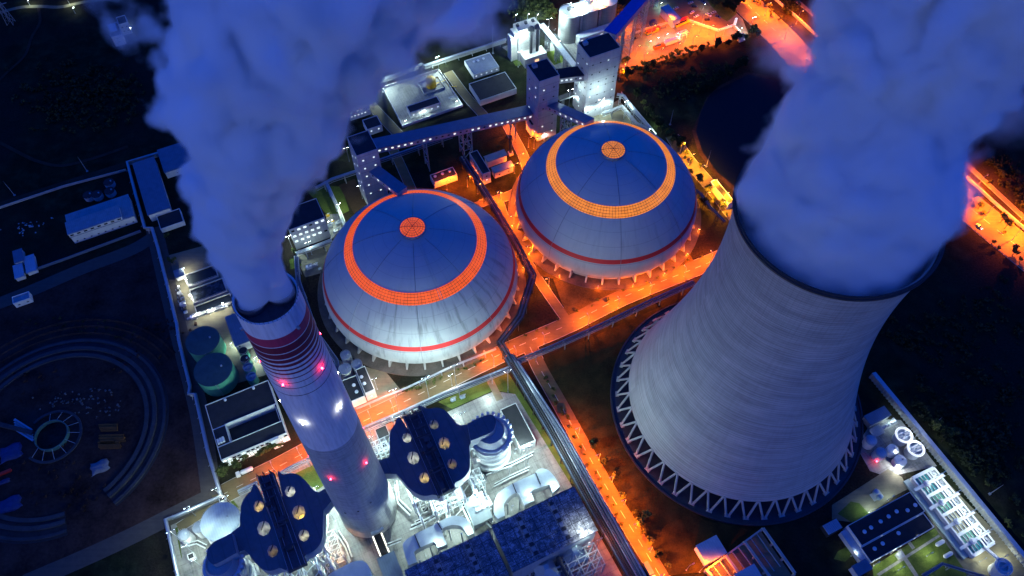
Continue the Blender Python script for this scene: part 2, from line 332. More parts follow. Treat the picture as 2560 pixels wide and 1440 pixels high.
def sky_ring_mat(name, c, col, n_ang, pitch, base):
    """translucent sheet lit from within, crossed by dark purlins"""
    m, nt, p, out = nodes_of(name); pos, ang, r, z = polar_sockets(nt, c)
    l1 = math_(nt, 'LESS_THAN', math_(nt, 'FRACT', math_(nt, 'MULTIPLY', ang, n_ang/(2*math.pi))), .12)
    l2 = math_(nt, 'LESS_THAN', math_(nt, 'FRACT', math_(nt, 'DIVIDE', r, pitch)), .16)
    ln = math_(nt, 'MAXIMUM', l1, l2); v = ramp(nt, noise(nt, .25, 3, .6, pos), [(.3, .75), (.7, 1.15)])
    e = mixc(nt, 1.0, col, v, 'MULTIPLY'); e = mixc(nt, ln, e, tuple(x*.12 for x in col))
    nt.links.new(e, p.inputs['Emission Color']); p.inputs['Emission Strength'].default_value = 1.0
    p.inputs['Base Color'].default_value = (*base, 1); p.inputs['Roughness'].default_value = .4
    return m
M_white = mat('white_paint', (.62, .62, .60), .6, .12, .4); M_steel = mat('galvanised_steel', (.34, .36, .38), .5, .25, .8, .4)
M_seam = mat('seam_rib', (.20, .21, .23), .5, .2, .5)
def coal_dome(D, sc, col, label, seed, ring, streak, dz):
    RS, ZC = 61.3*sc, -7.9*sc+dz
    def zr(r): return ZC+math.sqrt(max(RS*RS-r*r, 0))
    th = thing('storage_dome', D, label, 'dome')
    low = [(55.9, 4.9), (56.9, 5.0), (57.3, 7.5), (57.3, 10), (57.0, 12.6), (56.5, 15), (55.7, 17.5), (54.8, 19.6)]; low = [(r*sc, z*sc+dz) for r, z in low]
    n = 44; prof = list(low); a0 = math.asin(53.6/61.3)
    for i in range(n): a = a0*(1-i/n); prof.append((RS*math.sin(a), ZC+RS*math.cos(a)))
    prof.append((2.0, zr(2.0))); REND = 53.0*sc; down = [(r+.2, z) for r, z in low[:1:-1]]
    b = MB(); b.lathe(D, prof, 144); build('shell', b, dome_mat('dome_sheet', D, 17.0*sc+dz, 19.9*sc+dz, sc, streak), th, 60)
    r0, r1 = ring; b = MB(); rr = [r0+(r1-r0)*i/8 for i in range(9)]
    b.lathe(D, [(r0, zr(r0)-.1)]+[(r, zr(r)+.28) for r in rr]+[(r1, zr(r1)-.1)], 128)
    build('skylight_ring', b, sky_ring_mat('lit_skylight', D, col, 128, (r1-r0)/4.0, (.22, .06, .01)), th, 30)
    for k in range(8):
        a = 2*math.pi*k/8-.9*math.pi/4; b = MB(); pts = []
        for i in range(24): r = 9+(REND-9)*i/23; pts.append(D+Vector((r*math.cos(a), r*math.sin(a), zr(r)+.15)))
        pts += [D+Vector((r*math.cos(a), r*math.sin(a), z)) for r, z in down]
        b.tube(pts, .13, 4); build('rib', b, M_seam, th)
    b = MB(); rc = 6.9; zt = zr(rc)
    b.lathe(D, [(rc-.2, zt-.8), (rc-.2, zt+1.6), (rc+.5, zt+1.7), (rc+.5, zt+2.0), (rc-.1, zt+2.1)], 48)
    cup = build('cupola', b, M_seam, th, 30)
    b = MB(); b.lathe(D, [(rc-.1, zt+2.05), (rc*.75, zt+2.5), (rc*.4, zt+2.85), (.3, zt+3.0)], 48, cap=True); build('skylight_cap', b, sky_ring_mat('lit_cap', D, tuple(x*.8 for x in col), 24, 1.4, (.22, .06, .01)), cup, 40)
    b = MB()
    for k in range(6):
        a = math.pi*k/6; v = Vector((math.cos(a), math.sin(a), 0)); top = D+Vector((0, 0, zt+3.2))
        if k % 2 == 0:
            for s in (-1, 1): b.beam(D+v*rc*s+Vector((0, 0, zt+2.3)), top, .22)
    build('cap_frame', b, M_dark, cup)
    b = MB(); b.lathe(D, [(54.2*sc, -.2), (54.2*sc, 4.6+dz)], 128); build('ring_wall', b, M_conc, th, 30)
    nb = 36; zt_ = 5.0*sc+dz
    for k in range(nb):
        a = 2*math.pi*(k+.5)/nb; er = Vector((math.cos(a), math.sin(a), 0)); et = Vector((-er.y, er.x, 0))
        q = [D+er*(54.1*sc), D+er*(58.6*sc), D+er*(57.0*sc)+Vector((0, 0, zt_-.05)), D+er*(54.1*sc)+Vector((0, 0, zt_-.05))]
        b = MB(); b.add([p+et*.5 for p in q]+[p-et*.5 for p in q], [(0, 1, 2, 3), (7, 6, 5, 4), (4, 5, 1, 0), (5, 6, 2, 1), (6, 7, 3, 2), (7, 4, 0, 3)]); build('buttress', b, M_conc, th)
    b = MB(); b.lathe(D, [(53*sc, .25), (61.6*sc, .25), (61.6*sc, .7), (62.2*sc, .7), (62.2*sc, -.2)], 120); build('foundation_pad', b, mat('pad_concrete', (.10, .085, .07), .9, .4, .15), th, 30)
    b = MB()                      # stair climbing the shell with its handrails
    a = -1.15+seed
    for s in (-.011, .011):
        pts = []
        for i in range(30): r = 10+(REND-10)*i/29; pts.append(D+Vector((r*math.cos(a+s*30/r*2), r*math.sin(a+s*30/r*2), zr(r)+.5)))
        b.tube(pts, .09, 4)
    build('stair_rail', b, M_steel, th)
    return th
D1, D2 = Vector((-53.9, 264.2, 0)), Vector((59.0, 319.8, 0))
coal_dome(D1, 1.0, (1.0, .115, .010), 'nearer white storage dome with red band, rain streaks and red orange lit skylight ring', .0, (34.6, 39.8), .42, 0)
coal_dome(D2, .985, (1.0, .28, .03), 'farther white storage dome with bright amber lit skylight ring, beside the pond', .35, (33.0, 38.4), .15, 1.4)
# ================================================================ CHIMNEY
def chim_mat():
    m, nt, p, out = nodes_of('chimney_paint'); pos, ang, r, z = polar_sockets(nt, CHM)
    t = math_(nt, 'DIVIDE', math_(nt, 'SUBTRACT', z, 152.0), 50.0, clamp=True)
    whi, red, drk, gry, lin = (.78, .76, .75), (.50, .035, .09), (.20, .012, .035), (.50, .49, .47), (.03, .025, .03)
    cuts = [(152, whi), (155.6, lin), (155.95, whi), (160.8, lin), (161.3, whi), (164.6, drk), (164.95, whi), (167.7, drk), (168.35, whi), (170.55, drk), (171.35, whi), (173.05, drk), (174.0, whi), (175.4, drk), (176.9, whi), (177.95, drk), (179.75, whi), (180.5, drk), (183.35, whi), (183.8, drk), (187.45, whi), (187.8, red), (192.55, whi)]
    c = ramp(nt, t, [((a-152)/50, q) for a, q in cuts], 'CONSTANT'); c = mixc(nt, math_(nt, 'LESS_THAN', z, 108.65), c, gry)
    cb = N(nt, 'ShaderNodeCombineXYZ'); nt.links.new(math_(nt, 'MULTIPLY', ang, 5), cb.inputs[0]); nt.links.new(math_(nt, 'MULTIPLY', z, .04), cb.inputs[1])
    st = ramp(nt, noise(nt, 2.2, 5, .6, cb.outputs[0]), [(.42, 1.0), (.75, .72)]); c = mixc(nt, 1.0, c, st, 'MULTIPLY')
    cb2 = N(nt, 'ShaderNodeCombineXYZ'); nt.links.new(math_(nt, 'MULTIPLY', ang, 1.5), cb2.inputs[0]); nt.links.new(math_(nt, 'MULTIPLY', z, .9), cb2.inputs[1])
    rg = ramp(nt, noise(nt, 1.0, 3, .7, cb2.outputs[0]), [(.35, .7), (.6, 1.0)]); lower = math_(nt, 'LESS_THAN', z, 108.65)
    c = mixc(nt, math_(nt, 'MULTIPLY', lower, 1.0), c, mixc(nt, 1.0, c, rg, 'MULTIPLY'))
    nt.links.new(c, p.inputs['Base Color']); p.inputs['Roughness'].default_value = .75
    return m
def ch_r(z): return 14.3-(14.3-9.8)*z/200
chim = thing('chimney', CHM, 'tall white and grey chimney with red stripes near its steaming top', 'chimney')
b = MB(); b.lathe(CHM, [(ch_r(z), z) for z in [0]+[200*i/60 for i in range(1, 61)]+[201.2]]+[(9.1, 201.2), (9.1, 199.3)], 96); build('shaft', b, chim_mat(), chim, 40)
M_flue = mat('sooty_liner', (.055, .055, .07), .7, .4, .6)
b = MB(); b.lathe(CHM, [(9.2, 199.3), (.1, 199.8)], 64); build('cap_slab', b, M_flue, chim)
for s in (-1, 1):
    c = CHM+UX*4.5*s; b = MB(); b.lathe(c, [(4.35, 199.2), (4.35, 202.2), (4.0, 202.4), (3.8, 202.2), (3.7, 194)], 40); build('flue', b, M_flue, chim, 40)
b = MB()
for k in range(48):
    a = 2*math.pi*k/48; q = CHM+Vector((9.75*math.cos(a), 9.75*math.sin(a), 201.2)); b.beam(q, q+Vector((0, 0, 1.1)), .08)
b.lathe(CHM, [(9.70, 202.25), (9.82, 202.25), (9.82, 202.4), (9.70, 202.4), (9.70, 202.25)], 48); build('guard_rail', b, M_dark, chim)
M_redlamp = emat('red_beacon', (1, .02, .05), 60); M_whitelamp = emat('white_beacon', (.9, .95, 1), 60)
def point(parent, loc, power, col, r=.25, cone=None):
    l = bpy.data.lights.new('lamp', 'SPOT' if cone else 'POINT')
    if cone: l.spot_size = R(cone); l.spot_blend = .5
    l.energy = power; l.color = col; l.shadow_soft_size = r
    o = bpy.data.objects.new('lamp', l); COL.objects.link(o); o.parent = parent; o.location = Vector(loc)-wpos(parent); return o
for z, mt, col, pw, offs in ((164.4, M_redlamp, (1, .02, .04), 260, (-2.62, -.72)), (134.3, M_whitelamp, (.9, .95, 1), 500, (-2.35, -.45)), (80.4, M_redlamp, (1, .02, .04), 260, (-2.45, -.62))):
    for a in (-.46, -1.755, .83, 2.1, 3.35):
        er = Vector((math.cos(a), math.sin(a), 0)); q = CHM+er*(ch_r(z)+.55)+Vector((0, 0, z))
        b = MB(); b.beam(q-er*.6-Vector((0, 0, .35)), q+er*.2-Vector((0, 0, .35)), .35); b.box(q-Vector((0, 0, .2)), .5, .5, .15)
        br = build('beacon_bracket', b, M_dark, chim); b = MB(); b.lathe(q, [(.05, -.05), (.34, 0), (.34, .45), (.05, .6)], 10); build('beacon', b, mt, br); point(br, q+er*.7+Vector((0, 0, .2)), pw, col)
for a in (-1.9, -.9, -1.4): 
    er = Vector((math.cos(a), math.sin(a), 0)); b = MB(); z = 50+8*a; q = CHM+er*(ch_r(z)-.3)+Vector((0, 0, z)); b.box(q, .9, .9, 1.0, a); build('vent_opening', b, M_dark, chim)
for z in (196.2,):
    for a in (-2.5, -.6):
        er = Vector((math.cos(a), math.sin(a), 0)); q = CHM+er*(ch_r(192)+.4)+Vector((0, 0, 192.3)); b = MB(); b.box(q, 1.0, .8, .9, a); build('junction_box', b, M_steel, chim)
# ================================================================ GROUND, ROADS, YARDS (flat sheets, each a little above the last)
def ground_mat():
    m, nt, p, out = nodes_of('earth'); pos = geo(nt)
    a = noise(nt, .012, 5, .6, pos); b = noise(nt, .09, 5, .65, pos); c = noise(nt, .9, 4, .6, pos)
    g = ramp(nt, b, [(.32, (.005, .008, .005)), (.5, (.013, .017, .009)), (.68, (.032, .037, .018))])
    e = ramp(nt, c, [(.3, (.009, .008, .007)), (.7, (.035, .026, .020))])
    f = ramp(nt, a, [(.42, 0.0), (.58, 1.0)]); nt.links.new(mixc(nt, f, g, e), p.inputs['Base Color']); p.inputs['Roughness'].default_value = 1.0; p.inputs['Specular IOR Level'].default_value = .05
    bump(nt, p, c, .6, .5); return m
M_earth = ground_mat()
b = MB(); b.poly([(-2600, -1500, 0), (2600, -1500, 0), (2600, 3000, 0), (-2600, 3000, 0)]); structure('ground', b, M_earth)
def asphalt_mat(name, col):
    m, nt, p, out = nodes_of(name); pos = geo(nt)
    rot = N(nt, 'ShaderNodeMapping'); rot.inputs['Rotation'].default_value = (0, 0, -A0); rot.inputs['Scale'].default_value = (.05, .9, 1); nt.links.new(pos, rot.inputs[0])
    s = noise(nt, 1.0, 4, .6, rot.outputs[0]); b = noise(nt, .3, 5, .65, pos); g = noise(nt, 4, 2, .5, pos)
    f = math_(nt, 'ADD', math_(nt, 'MULTIPLY', s, .35), math_(nt, 'ADD', math_(nt, 'MULTIPLY', b, .4), math_(nt, 'MULTIPLY', g, .25)))
    nt.links.new(ramp(nt, f, [(.3, tuple(x*.6 for x in col)), (.7, tuple(x*1.35 for x in col))]), p.inputs['Base Color']); p.inputs['Roughness'].default_value = .8; return m
M_road = asphalt_mat('road_asphalt', (.115, .085, .034)); M_hwy = asphalt_mat('highway_asphalt', (.13, .10, .042))
def slab_mat(name, col):
    m, nt, p, out = nodes_of(name); pos = geo(nt); mp = N(nt, 'ShaderNodeMapping'); mp.inputs['Rotation'].default_value = (0, 0, -A0); nt.links.new(pos, mp.inputs[0])
    sx = N(nt, 'ShaderNodeSeparateXYZ'); nt.links.new(mp.outputs[0], sx.inputs[0])
    j = math_(nt, 'MAXIMUM', *[math_(nt, 'LESS_THAN', math_(nt, 'FRACT', math_(nt, 'DIVIDE', sx.outputs[i], 5.5)), .035) for i in (0, 1)])
    a = noise(nt, .05, 5, .65, pos); b = noise(nt, .5, 5, .7, pos); st = noise(nt, 1, 4, .65, mp.outputs[0]); mp2 = N(nt, 'ShaderNodeMapping'); mp2.inputs['Scale'].default_value = (.9, .06, 1); nt.links.new(mp.outputs[0], mp2.inputs[0]); tr = noise(nt, 1, 3, .6, mp2.outputs[0])
    f = math_(nt, 'ADD', math_(nt, 'MULTIPLY', a, .4), math_(nt, 'ADD', math_(nt, 'MULTIPLY', b, .35), math_(nt, 'MULTIPLY', tr, .25)))
    c = ramp(nt, f, [(.36, tuple(x*.42 for x in col)), (.5, col), (.64, tuple(x*1.45 for x in col))]); c = mixc(nt, math_(nt, 'MULTIPLY', j, .5), c, (.05, .045, .04))
    nt.links.new(c, p.inputs['Base Color']); p.inputs['Roughness'].default_value = .8; return m
M_yard = slab_mat('yard_concrete', (.19, .182, .168)); M_track = asphalt_mat('packed_dirt', (.055, .045, .038)); M_yard2 = asphalt_mat('worn_concrete', (.14, .12, .075))
M_kerb = mat('kerb_stone', (.36, .35, .33), .8, .15, .5); M_line = mat('road_paint', (.55, .54, .5), .7, .3, .8)
def grass_mat(name, c1, c2):
    m, nt, p, out = nodes_of(name); pos = geo(nt); a = noise(nt, .12, 4, .6, pos); b = noise(nt, 1.6, 4, .7, pos)
    nt.links.new(ramp(nt, math_(nt, 'ADD', math_(nt, 'MULTIPLY', a, .55), math_(nt, 'MULTIPLY', b, .45)), [(.33, c1), (.62, c2)]), p.inputs['Base Color'])
    p.inputs['Roughness'].default_value = 1; p.inputs['Specular IOR Level'].default_value = .05; bump(nt, p, b, .7, .3); return m
M_lawn = grass_mat('lawn', (.035, .06, .012), (.10, .13, .030)); M_dirt = mat('bare_dirt', (.05, .032, .022), 1, .4, .12, spec=.05)
M_mud = mat('excavated_soil', (.040, .023, .020), 1, .75, .07, spec=.05)
_lv = [0]
def Z(): _lv[0] += 1; return .006*_lv[0]
def sheet(name, k, pts, m, z=None):
    b = MB(); z = z or Z(); b.poly([px(k, x, y, z) for x, y in pts]); return structure(name, b, m)
def smooth_path(pts, n=6):
    out = []; q = [pts[0]]+list(pts)+[pts[-1]]
    for i in range(1, len(q)-2):
        for j in range(n):
            t = j/n; a, b_, c, d = q[i-1], q[i], q[i+1], q[i+2]
            out.append(.5*((2*b_)+(c-a)*t+(2*a-5*b_+4*c-d)*t*t+(3*b_-a-3*c+d)*t**3))
    out.append(pts[-1]); return out
ROADS = {}
def road(key, k, pts, w, m=None, kerb=True, dash=None, name='road'):
    z = Z(); P_ = smooth_path([px(k, x, y, 0) for x, y in pts], 6); ROADS[key] = P_
    b = MB(); b.strip(P_, w, z); structure(name, b, m or M_road)
    if kerb:
        b = MB()
        for s in (-1, 1):
            q = []
            for i, p in enumerate(P_):
                d = P_[min(i+1, len(P_)-1)]-P_[max(i-1, 0)]; d.z = 0; d.normalize(); q.append(p+Vector((-d.y, d.x, 0))*s*(w/2+.14))
            b.strip(q, .30, .13, .13)
        structure('kerb', b, M_kerb)
    if dash:
        b = MB(); zz = z+.005; acc = 0
        for p, q in zip(P_, P_[1:]):
            L = (q-p).length; d = (q-p)/max(L, 1e-6); t = 0
            while t < L:
                if int((acc+t)/dash) % 2 == 0: b.strip([p+d*t, p+d*min(t+1, L)], .22, zz)
                t += 1
            acc += L
        structure('road_marking', b, M_line)
    return P_
# --- plots of ground
sheet('pond_bank', 'D', [(690, 980), (800, 730), (900, 640), (1100, 540), (1500, 600), (1700, 900), (1500, 1500), (1000, 1430), (850, 1300), (740, 1150)], M_mud)
def water_mat():
    m, nt, p, out = nodes_of('pond_water'); p.inputs['Base Color'].default_value = (.004, .007, .012, 1); p.inputs['Roughness'].default_value = .35; p.inputs['Specular IOR Level'].default_value = .12
    bump(nt, p, noise(nt, .5, 3, .6, geo(nt)), .08, .1); return m
sheet('pond_water', 'D', [(720, 985), (760, 830), (830, 700), (1110, 560), (1480, 640), (1650, 900), (1450, 1450), (1000, 1390), (880, 1290), (770, 1140)], water_mat())
sheet('construction_ground', 'P', [(-300, 870), (380, 610), (520, 1230), (420, 1290), (120, 1440), (-300, 1620)], M_mud)
sheet('yard', 'P', [(770, 1130), (1010, 1045), (1118, 1030), (1235, 978), (1288, 985), (1425, 1207), (1640, 1590), (520, 1640), (440, 1440), (425, 1300), (545, 1245), (640, 1200)], M_yard)
sheet('lawn', 'P', [(1095, 1005), (1268, 928), (1448, 1215), (1425, 1207), (1288, 985), (1235, 975), (1130, 1022)], M_lawn)
sheet('path', 'Q', [(1128, 335), (1172, 312), (1255, 470), (1205, 490)], M_yard2)
sheet('lawn', 'M', [(1430, 330), (1740, 180), (1870, 400), (1760, 480), (1640, 380)], M_lawn)
sheet('lawn', 'M', [(170, 900), (520, 720), (660, 600), (800, 560), (900, 680), (820, 640), (560, 740), (240, 1240)], M_lawn)
sheet('lawn', 'M', [(370, 640), (390, 600), (600, 510), (640, 540)], M_lawn)
sheet('yard', 'M', [(200, 900), (440, 800), (560, 1100), (440, 1160), (250, 1250)], M_yard)
sheet('yard', 'P', [(415, 640), (560, 600), (640, 760), (690, 930), (500, 985), (455, 800)], M_yard2)
sheet('yard', 'P', [(845, 900), (965, 930), (1010, 985), (880, 1045), (850, 960)], M_yard2)
sheet('yard', 'B', [(950, 665), (1370, 535), (1550, 800), (1100, 960)], M_yard)
sheet('lawn', 'F', [(380, 470), (520, 430), (640, 440), (700, 620), (560, 690), (460, 560)], M_lawn)
sheet('yard', 'F', [(620, 430), (740, 380), (840, 570), (740, 650)], M_dirt)
sheet('yard', 'F', [(520, 650), (640, 640), (640, 760), (560, 840)], M_yard)
sheet('yard', 'F', [(290, 950), (560, 850), (520, 1080), (370, 1120)], M_yard2)
sheet('lawn', 'F', [(250, 990), (300, 960), (345, 1030), (260, 1060)], M_lawn)
sheet('yard', 'Y', [(-40, 1000), (90, 950), (420, 1380), (500, 1500), (900, 1480), (1500, 1420), (2350, 600), (2200, 430), (1350, 640), (1080, 800), (700, 1250), (380, 1340)], M_yard)
sheet('lawn', 'Y', [(860, 1110), (1080, 1060), (1200, 1160), (1340, 1280), (1060, 1380), (990, 1290)], M_lawn)
sheet('lawn', 'Y', [(40, 1080), (130, 1050), (420, 1370), (250, 1400)], M_lawn)
sheet('yard', 'Z', [(-200, 600), (300, 0), (1200, -200), (2000, 100), (2250, 330), (2350, 600), (2000, 720), (300, 1240), (-60, 1250), (-150, 900)], M_yard2)
sheet('car_park', 'Z', [(880, 0), (1500, -60), (1900, 330), (2090, 430), (1810, 560), (1270, 370), (1060, 200)], M_road)
sheet('lawn', 'Z', [(1560, -80), (2000, 0), (2160, 170), (2130, 260), (1980, 380), (1890, 330), (1700, 120)], M_lawn)
sheet('lawn', 'C', [(1235, 1150), (1300, 1110), (1340, 1130), (1330, 1180), (1240, 1185)], M_lawn)
sheet('yard', 'C', [(1000, 1230), (1380, 1000), (1640, 1250), (1800, 1400), (1500, 1420)], M_yard2)
sheet('yard', 'V', [(240, 700), (420, 430), (690, 440), (1050, 900), (560, 1010), (380, 950)], M_yard)
sheet('yard', 'V', [(0, 1290), (560, 930), (700, 1010), (760, 1130), (640, 1190), (390, 1370), (200, 1460), (0, 1440)], M_yard2)
sheet('lawn', 'X', [(60, 780), (200, 650), (290, 670), (390, 780), (220, 880)], M_lawn)
sheet('lawn', 'X', [(20, 1260), (60, 1180), (170, 1120), (235, 1200), (140, 1290)], M_lawn)
sheet('lawn', 'X', [(430, 1340), (1090, 930), (1470, 1300), (1700, 1500), (450, 1560)], M_lawn)
sheet('path', 'X', [(470, 1420), (1130, 1000), (1150, 1020), (500, 1440)], M_yard)
sheet('path', 'X', [(690, 1170), (730, 1150), (920, 1440), (880, 1450)], M_yard)
sheet('path', 'X', [(800, 1090), (830, 1075), (880, 1140), (850, 1160)], M_yard)
sheet('yard', 'X', [(800, 460), (1060, 280), (1760, 1000), (2100, 1440), (1450, 1440), (1090, 930)], M_yard2)
sheet('lawn', 'P', [(1350, 900), (1700, 745), (1560, 870), (1545, 1010), (1600, 1160), (1760, 1300), (1900, 1330), (1760, 1430), (1660, 1440), (1460, 1090)], grass_mat('dark_turf', (.010, .011, .006), (.042, .034, .013)))
sheet('verge', 'P', [(1290, 440), (1420, 800), (1740, 660), (1700, 600), (1500, 720), (1350, 690), (1290, 560)], grass_mat('dry_verge', (.03, .025, .010), (.11, .08, .03)))
# --- roads
road('A', 'P', [(440, 1310), (560, 1235), (700, 1165), (880, 1068), (1010, 1005), (1180, 920), (1290, 868), (1420, 812), (1560, 742), (1765, 660), (1900, 600)], 10.5, dash=4)
road('B2', 'P', [(1325, 868), (1352, 925), (1400, 1010), (1455, 1110), (1520, 1225), (1590, 1340), (1650, 1440), (1720, 1560)], 8.2, dash=4)
road('B1', 'P', [(1180, 520), (1240, 500), (1262, 545), (1310, 640), (1360, 720), (1425, 812)], 5.4)
road('N', 'P', [(1262, 300), (1285, 345), (1310, 395), (1318, 440), (1290, 480), (1240, 500)], 6.5)
road('W1', 'P', [(975, 360), (1000, 410), (1040, 500)], 6)
road('T', 'P', [(1680, 340), (1720, 400), (1780, 470), (1850, 560)], 9)
road('C1', 'P', [(920, 255), (1000, 340)], 7.0)
road('C2', 'P', [(1120, 180), (1165, 240), (1210, 290)], 6.5)
road('H', 'P', [(1780, -120), (1850, -10), (1950, 90), (2060, 210), (2230, 360), (2400, 500), (2560, 630), (2700, 740)], 24, M_hwy, dash=5, name='highway')
road('HS', 'P', [(1940, -40), (2100, 95), (2300, 300), (2480, 470), (2620, 600)], 3, M_hwy, name='footway')
road('L1', 'P', [(-60, 780), (60, 735), (200, 675), (330, 625), (395, 585)], 9, M_track, False, name='dirt_track')
road('L2', 'P', [(385, 570), (420, 720), (460, 880), (500, 1040), (530, 1240)], 10, M_track, False, name='dirt_track')
road('L3', 'P', [(530, 1240), (430, 1290), (320, 1345), (200, 1400), (60, 1460)], 9, M_track, False, name='dirt_track')
road('L4', 'P', [(-20, 520), (100, 480), (320, 410)], 5, M_dirt, False, name='dirt_track')
road('F1', 'A', [(-30, 630), (60, 540), (150, 460), (200, 395), (240, 280), (300, 170), (290, 60)], 2.2, M_dirt, False, name='footpath')
road('F2', 'A', [(-40, 110), (140, 60), (300, 50), (450, 55), (620, 20), (780, 0), (900, 10)], 3.5, M_yard2, False, name='road')
road('F3', 'A', [(0, 1070), (150, 1150), (280, 1210), (460, 1245), (700, 1190), (960, 1100)], 2.5, M_dirt, False, name='footpath')
# ================================================================ BUILDINGS
CROP.update(R=(1000, 360, 7.2), S=(480, 480, 6), a=(840, 860, 10.29), b=(1640, 380, 8))
def panel_mat(name, col, pitch=4.0, joint=.5):
    m, nt, p, out = nodes_of(name); pos = geo(nt); sx = N(nt, 'ShaderNodeSeparateXYZ'); nt.links.new(pos, sx.inputs[0])
    a = noise(nt, .22, 4, .6, pos)
    cb = N(nt, 'ShaderNodeMapping'); cb.inputs['Scale'].default_value = (1.2, 1.2, .05); nt.links.new(pos, cb.inputs[0]); st = noise(nt, 1, 4, .6, cb.outputs[0])
    c = ramp(nt, math_(nt, 'ADD', math_(nt, 'MULTIPLY', a, .5), math_(nt, 'MULTIPLY', st, .5)), [(.3, tuple(x*.72 for x in col)), (.65, col)])
    j = math_(nt, 'LESS_THAN', math_(nt, 'FRACT', math_(nt, 'DIVIDE', sx.outputs[2], pitch)), .045)
    nt.links.new(mixc(nt, math_(nt, 'MULTIPLY', j, joint), c, (.10, .10, .11)), p.inputs['Base Color']); p.inputs['Roughness'].default_value = .6; p.inputs['Specular IOR Level'].default_value = .25
    return m
M_panel = panel_mat('grey_wall_panel', (.44, .44, .46), 6.8); M_panelw = panel_mat('pale_wall_panel', (.55, .54, .50), 3.6)
M_wallw = mat('white_render', (.58, .57, .54), .8, .15, .3); M_roof = mat('bitumen_roof', (.026, .026, .028), .85, .3, .25)
def sheet_mat(name, col, pitch=1.2):
    m, nt, p, out = nodes_of(name); pos = geo(nt); mp = N(nt, 'ShaderNodeMapping'); mp.inputs['Rotation'].default_value = (0, 0, -A0); nt.links.new(pos, mp.inputs[0])
    sx = N(nt, 'ShaderNodeSeparateXYZ'); nt.links.new(mp.outputs[0], sx.inputs[0]); w = math_(nt, 'LESS_THAN', math_(nt, 'FRACT', math_(nt, 'DIVIDE', sx.outputs[0], pitch)), .12)
    a = noise(nt, .3, 4, .6, pos); c = ramp(nt, a, [(.3, tuple(x*.75 for x in col)), (.7, col)])
    nt.links.new(mixc(nt, math_(nt, 'MULTIPLY', w, .35), c, tuple(x*.45 for x in col)), p.inputs['Base Color']); p.inputs['Roughness'].default_value = .5; return m
M_blue = sheet_mat('blue_roof_sheet', (.12, .16, .22)); M_bluew = sheet_mat('pale_blue_sheet', (.32, .40, .48)); M_greyroof = sheet_mat('grey_roof_sheet', (.26, .28, .31))
M_win = emat('lit_window', (.86, 1.0, .95), 1.2); M_winw = emat('warm_window', (1, .55, .18), 1.6); M_wing = mat('dark_glass', (.02, .025, .03), .2, .2, 1)
M_yel = mat('yellow_paint', (.62, .36, .02), .5, .15, .6); M_green = mat('green_paint', (.06, .26, .16), .55, .2, .4); M_redp = mat('red_paint', (.5, .03, .02), .5, .2, .6); M_orp = mat('orange_paint', (.62, .12, .01), .5, .2, .6)
rw = random.Random(3)
def windows(th, u0, u1, v0, v1, rows, pitch, size=(1.5, 1.2), lit=.75, faces='vu', m=None, left=True):
    """each window a pane in its frame, on the faces turned to the lamps"""
    side = 1 if (u0+u1)/2 < 0 else -1; cache = {}
    for z in rows:
        fl = []
        if 'v' in faces: fl.append(('v', u0, u1))
        if 'u' in faces: fl.append(('u', v0, v1))
        for f, a, b_ in fl:
            n = max(1, int((b_-a)/pitch)); 
            for i in range(n):
                if rw.random() < .12: continue
                t = a+(b_-a)*(i+.5)/n; on = rw.random() < lit
                c = gw(t, v0-.02, z) if f == 'v' else gw((u1+.02) if side > 0 else (u0-.02), t, z)
                mt = (m or M_win) if on else M_wing; key = (f, on)
                if key not in cache:
                    mb = MB(); sx, sy = (size[0], .16) if f == 'v' else (.16, size[0]); mb.box((0, 0, 0), sx, sy, size[1])
                    o = build('window', mb, mt, None); cache[key] = o; fresh = True
                else: o = cache[key].copy(); COL.objects.link(o)
                o.parent = th; o.location = c-wpos(th)
def building(ext, h, label, cat, wall, roof, name='plant_building', rows=(), pitch=4, z0=0, par=.5, over=None, group=None, faces='vu', lit=.75, size=(1.0, .85), m=None, vents=()):
    u0, u1, v0, v1 = ext; th = thing(name, gw((u0+u1)/2, (v0+v1)/2, z0), label, cat, group)
    if over:      # sheet roof standing out over the walls
        b = MB(); b.gbox(u0+over, u1-over, v0+over, v1-over, z0, h-.35); build('wall', b, wall, th); b = MB()
        b.gbox(u0, u1, v0, v1, h-.35, h); build('roof', b, roof, th)
        windows(th, u0+over, u1-over, v0+over, v1-over, rows, pitch, size, lit, faces, m)
    else:
        b = MB(); b.gbox(u0, u1, v0, v1, z0, h-par); build('wall', b, wall, th)
        b = MB(); b.gbox(u0+.3, u1-.3, v0+.3, v1-.3, h-par, h-par+.06); build('roof', b, roof, th)
        b = MB(); b.gbox(u0, u1, v0, v0+.3, h-par, h); b.gbox(u0, u1, v1-.3, v1, h-par, h); b.gbox(u0, u0+.3, v0+.3, v1-.3, h-par, h); b.gbox(u1-.3, u1, v0+.3, v1-.3, h-par, h); build('parapet', b, wall, th)
        windows(th, u0, u1, v0, v1, rows, pitch, size, lit, faces, m)
    for (k, x, y) in vents:
        q = px(k, x, y, h); b = MB(); b.lathe(Vector((q.x, q.y, h-par)), [(.7, 0), (.7, .5), (1.0, .55), (1.0, .9), (.1, 1.15)], 12, cap=True); build('roof_vent', b, M_white, th, 40)
    return th
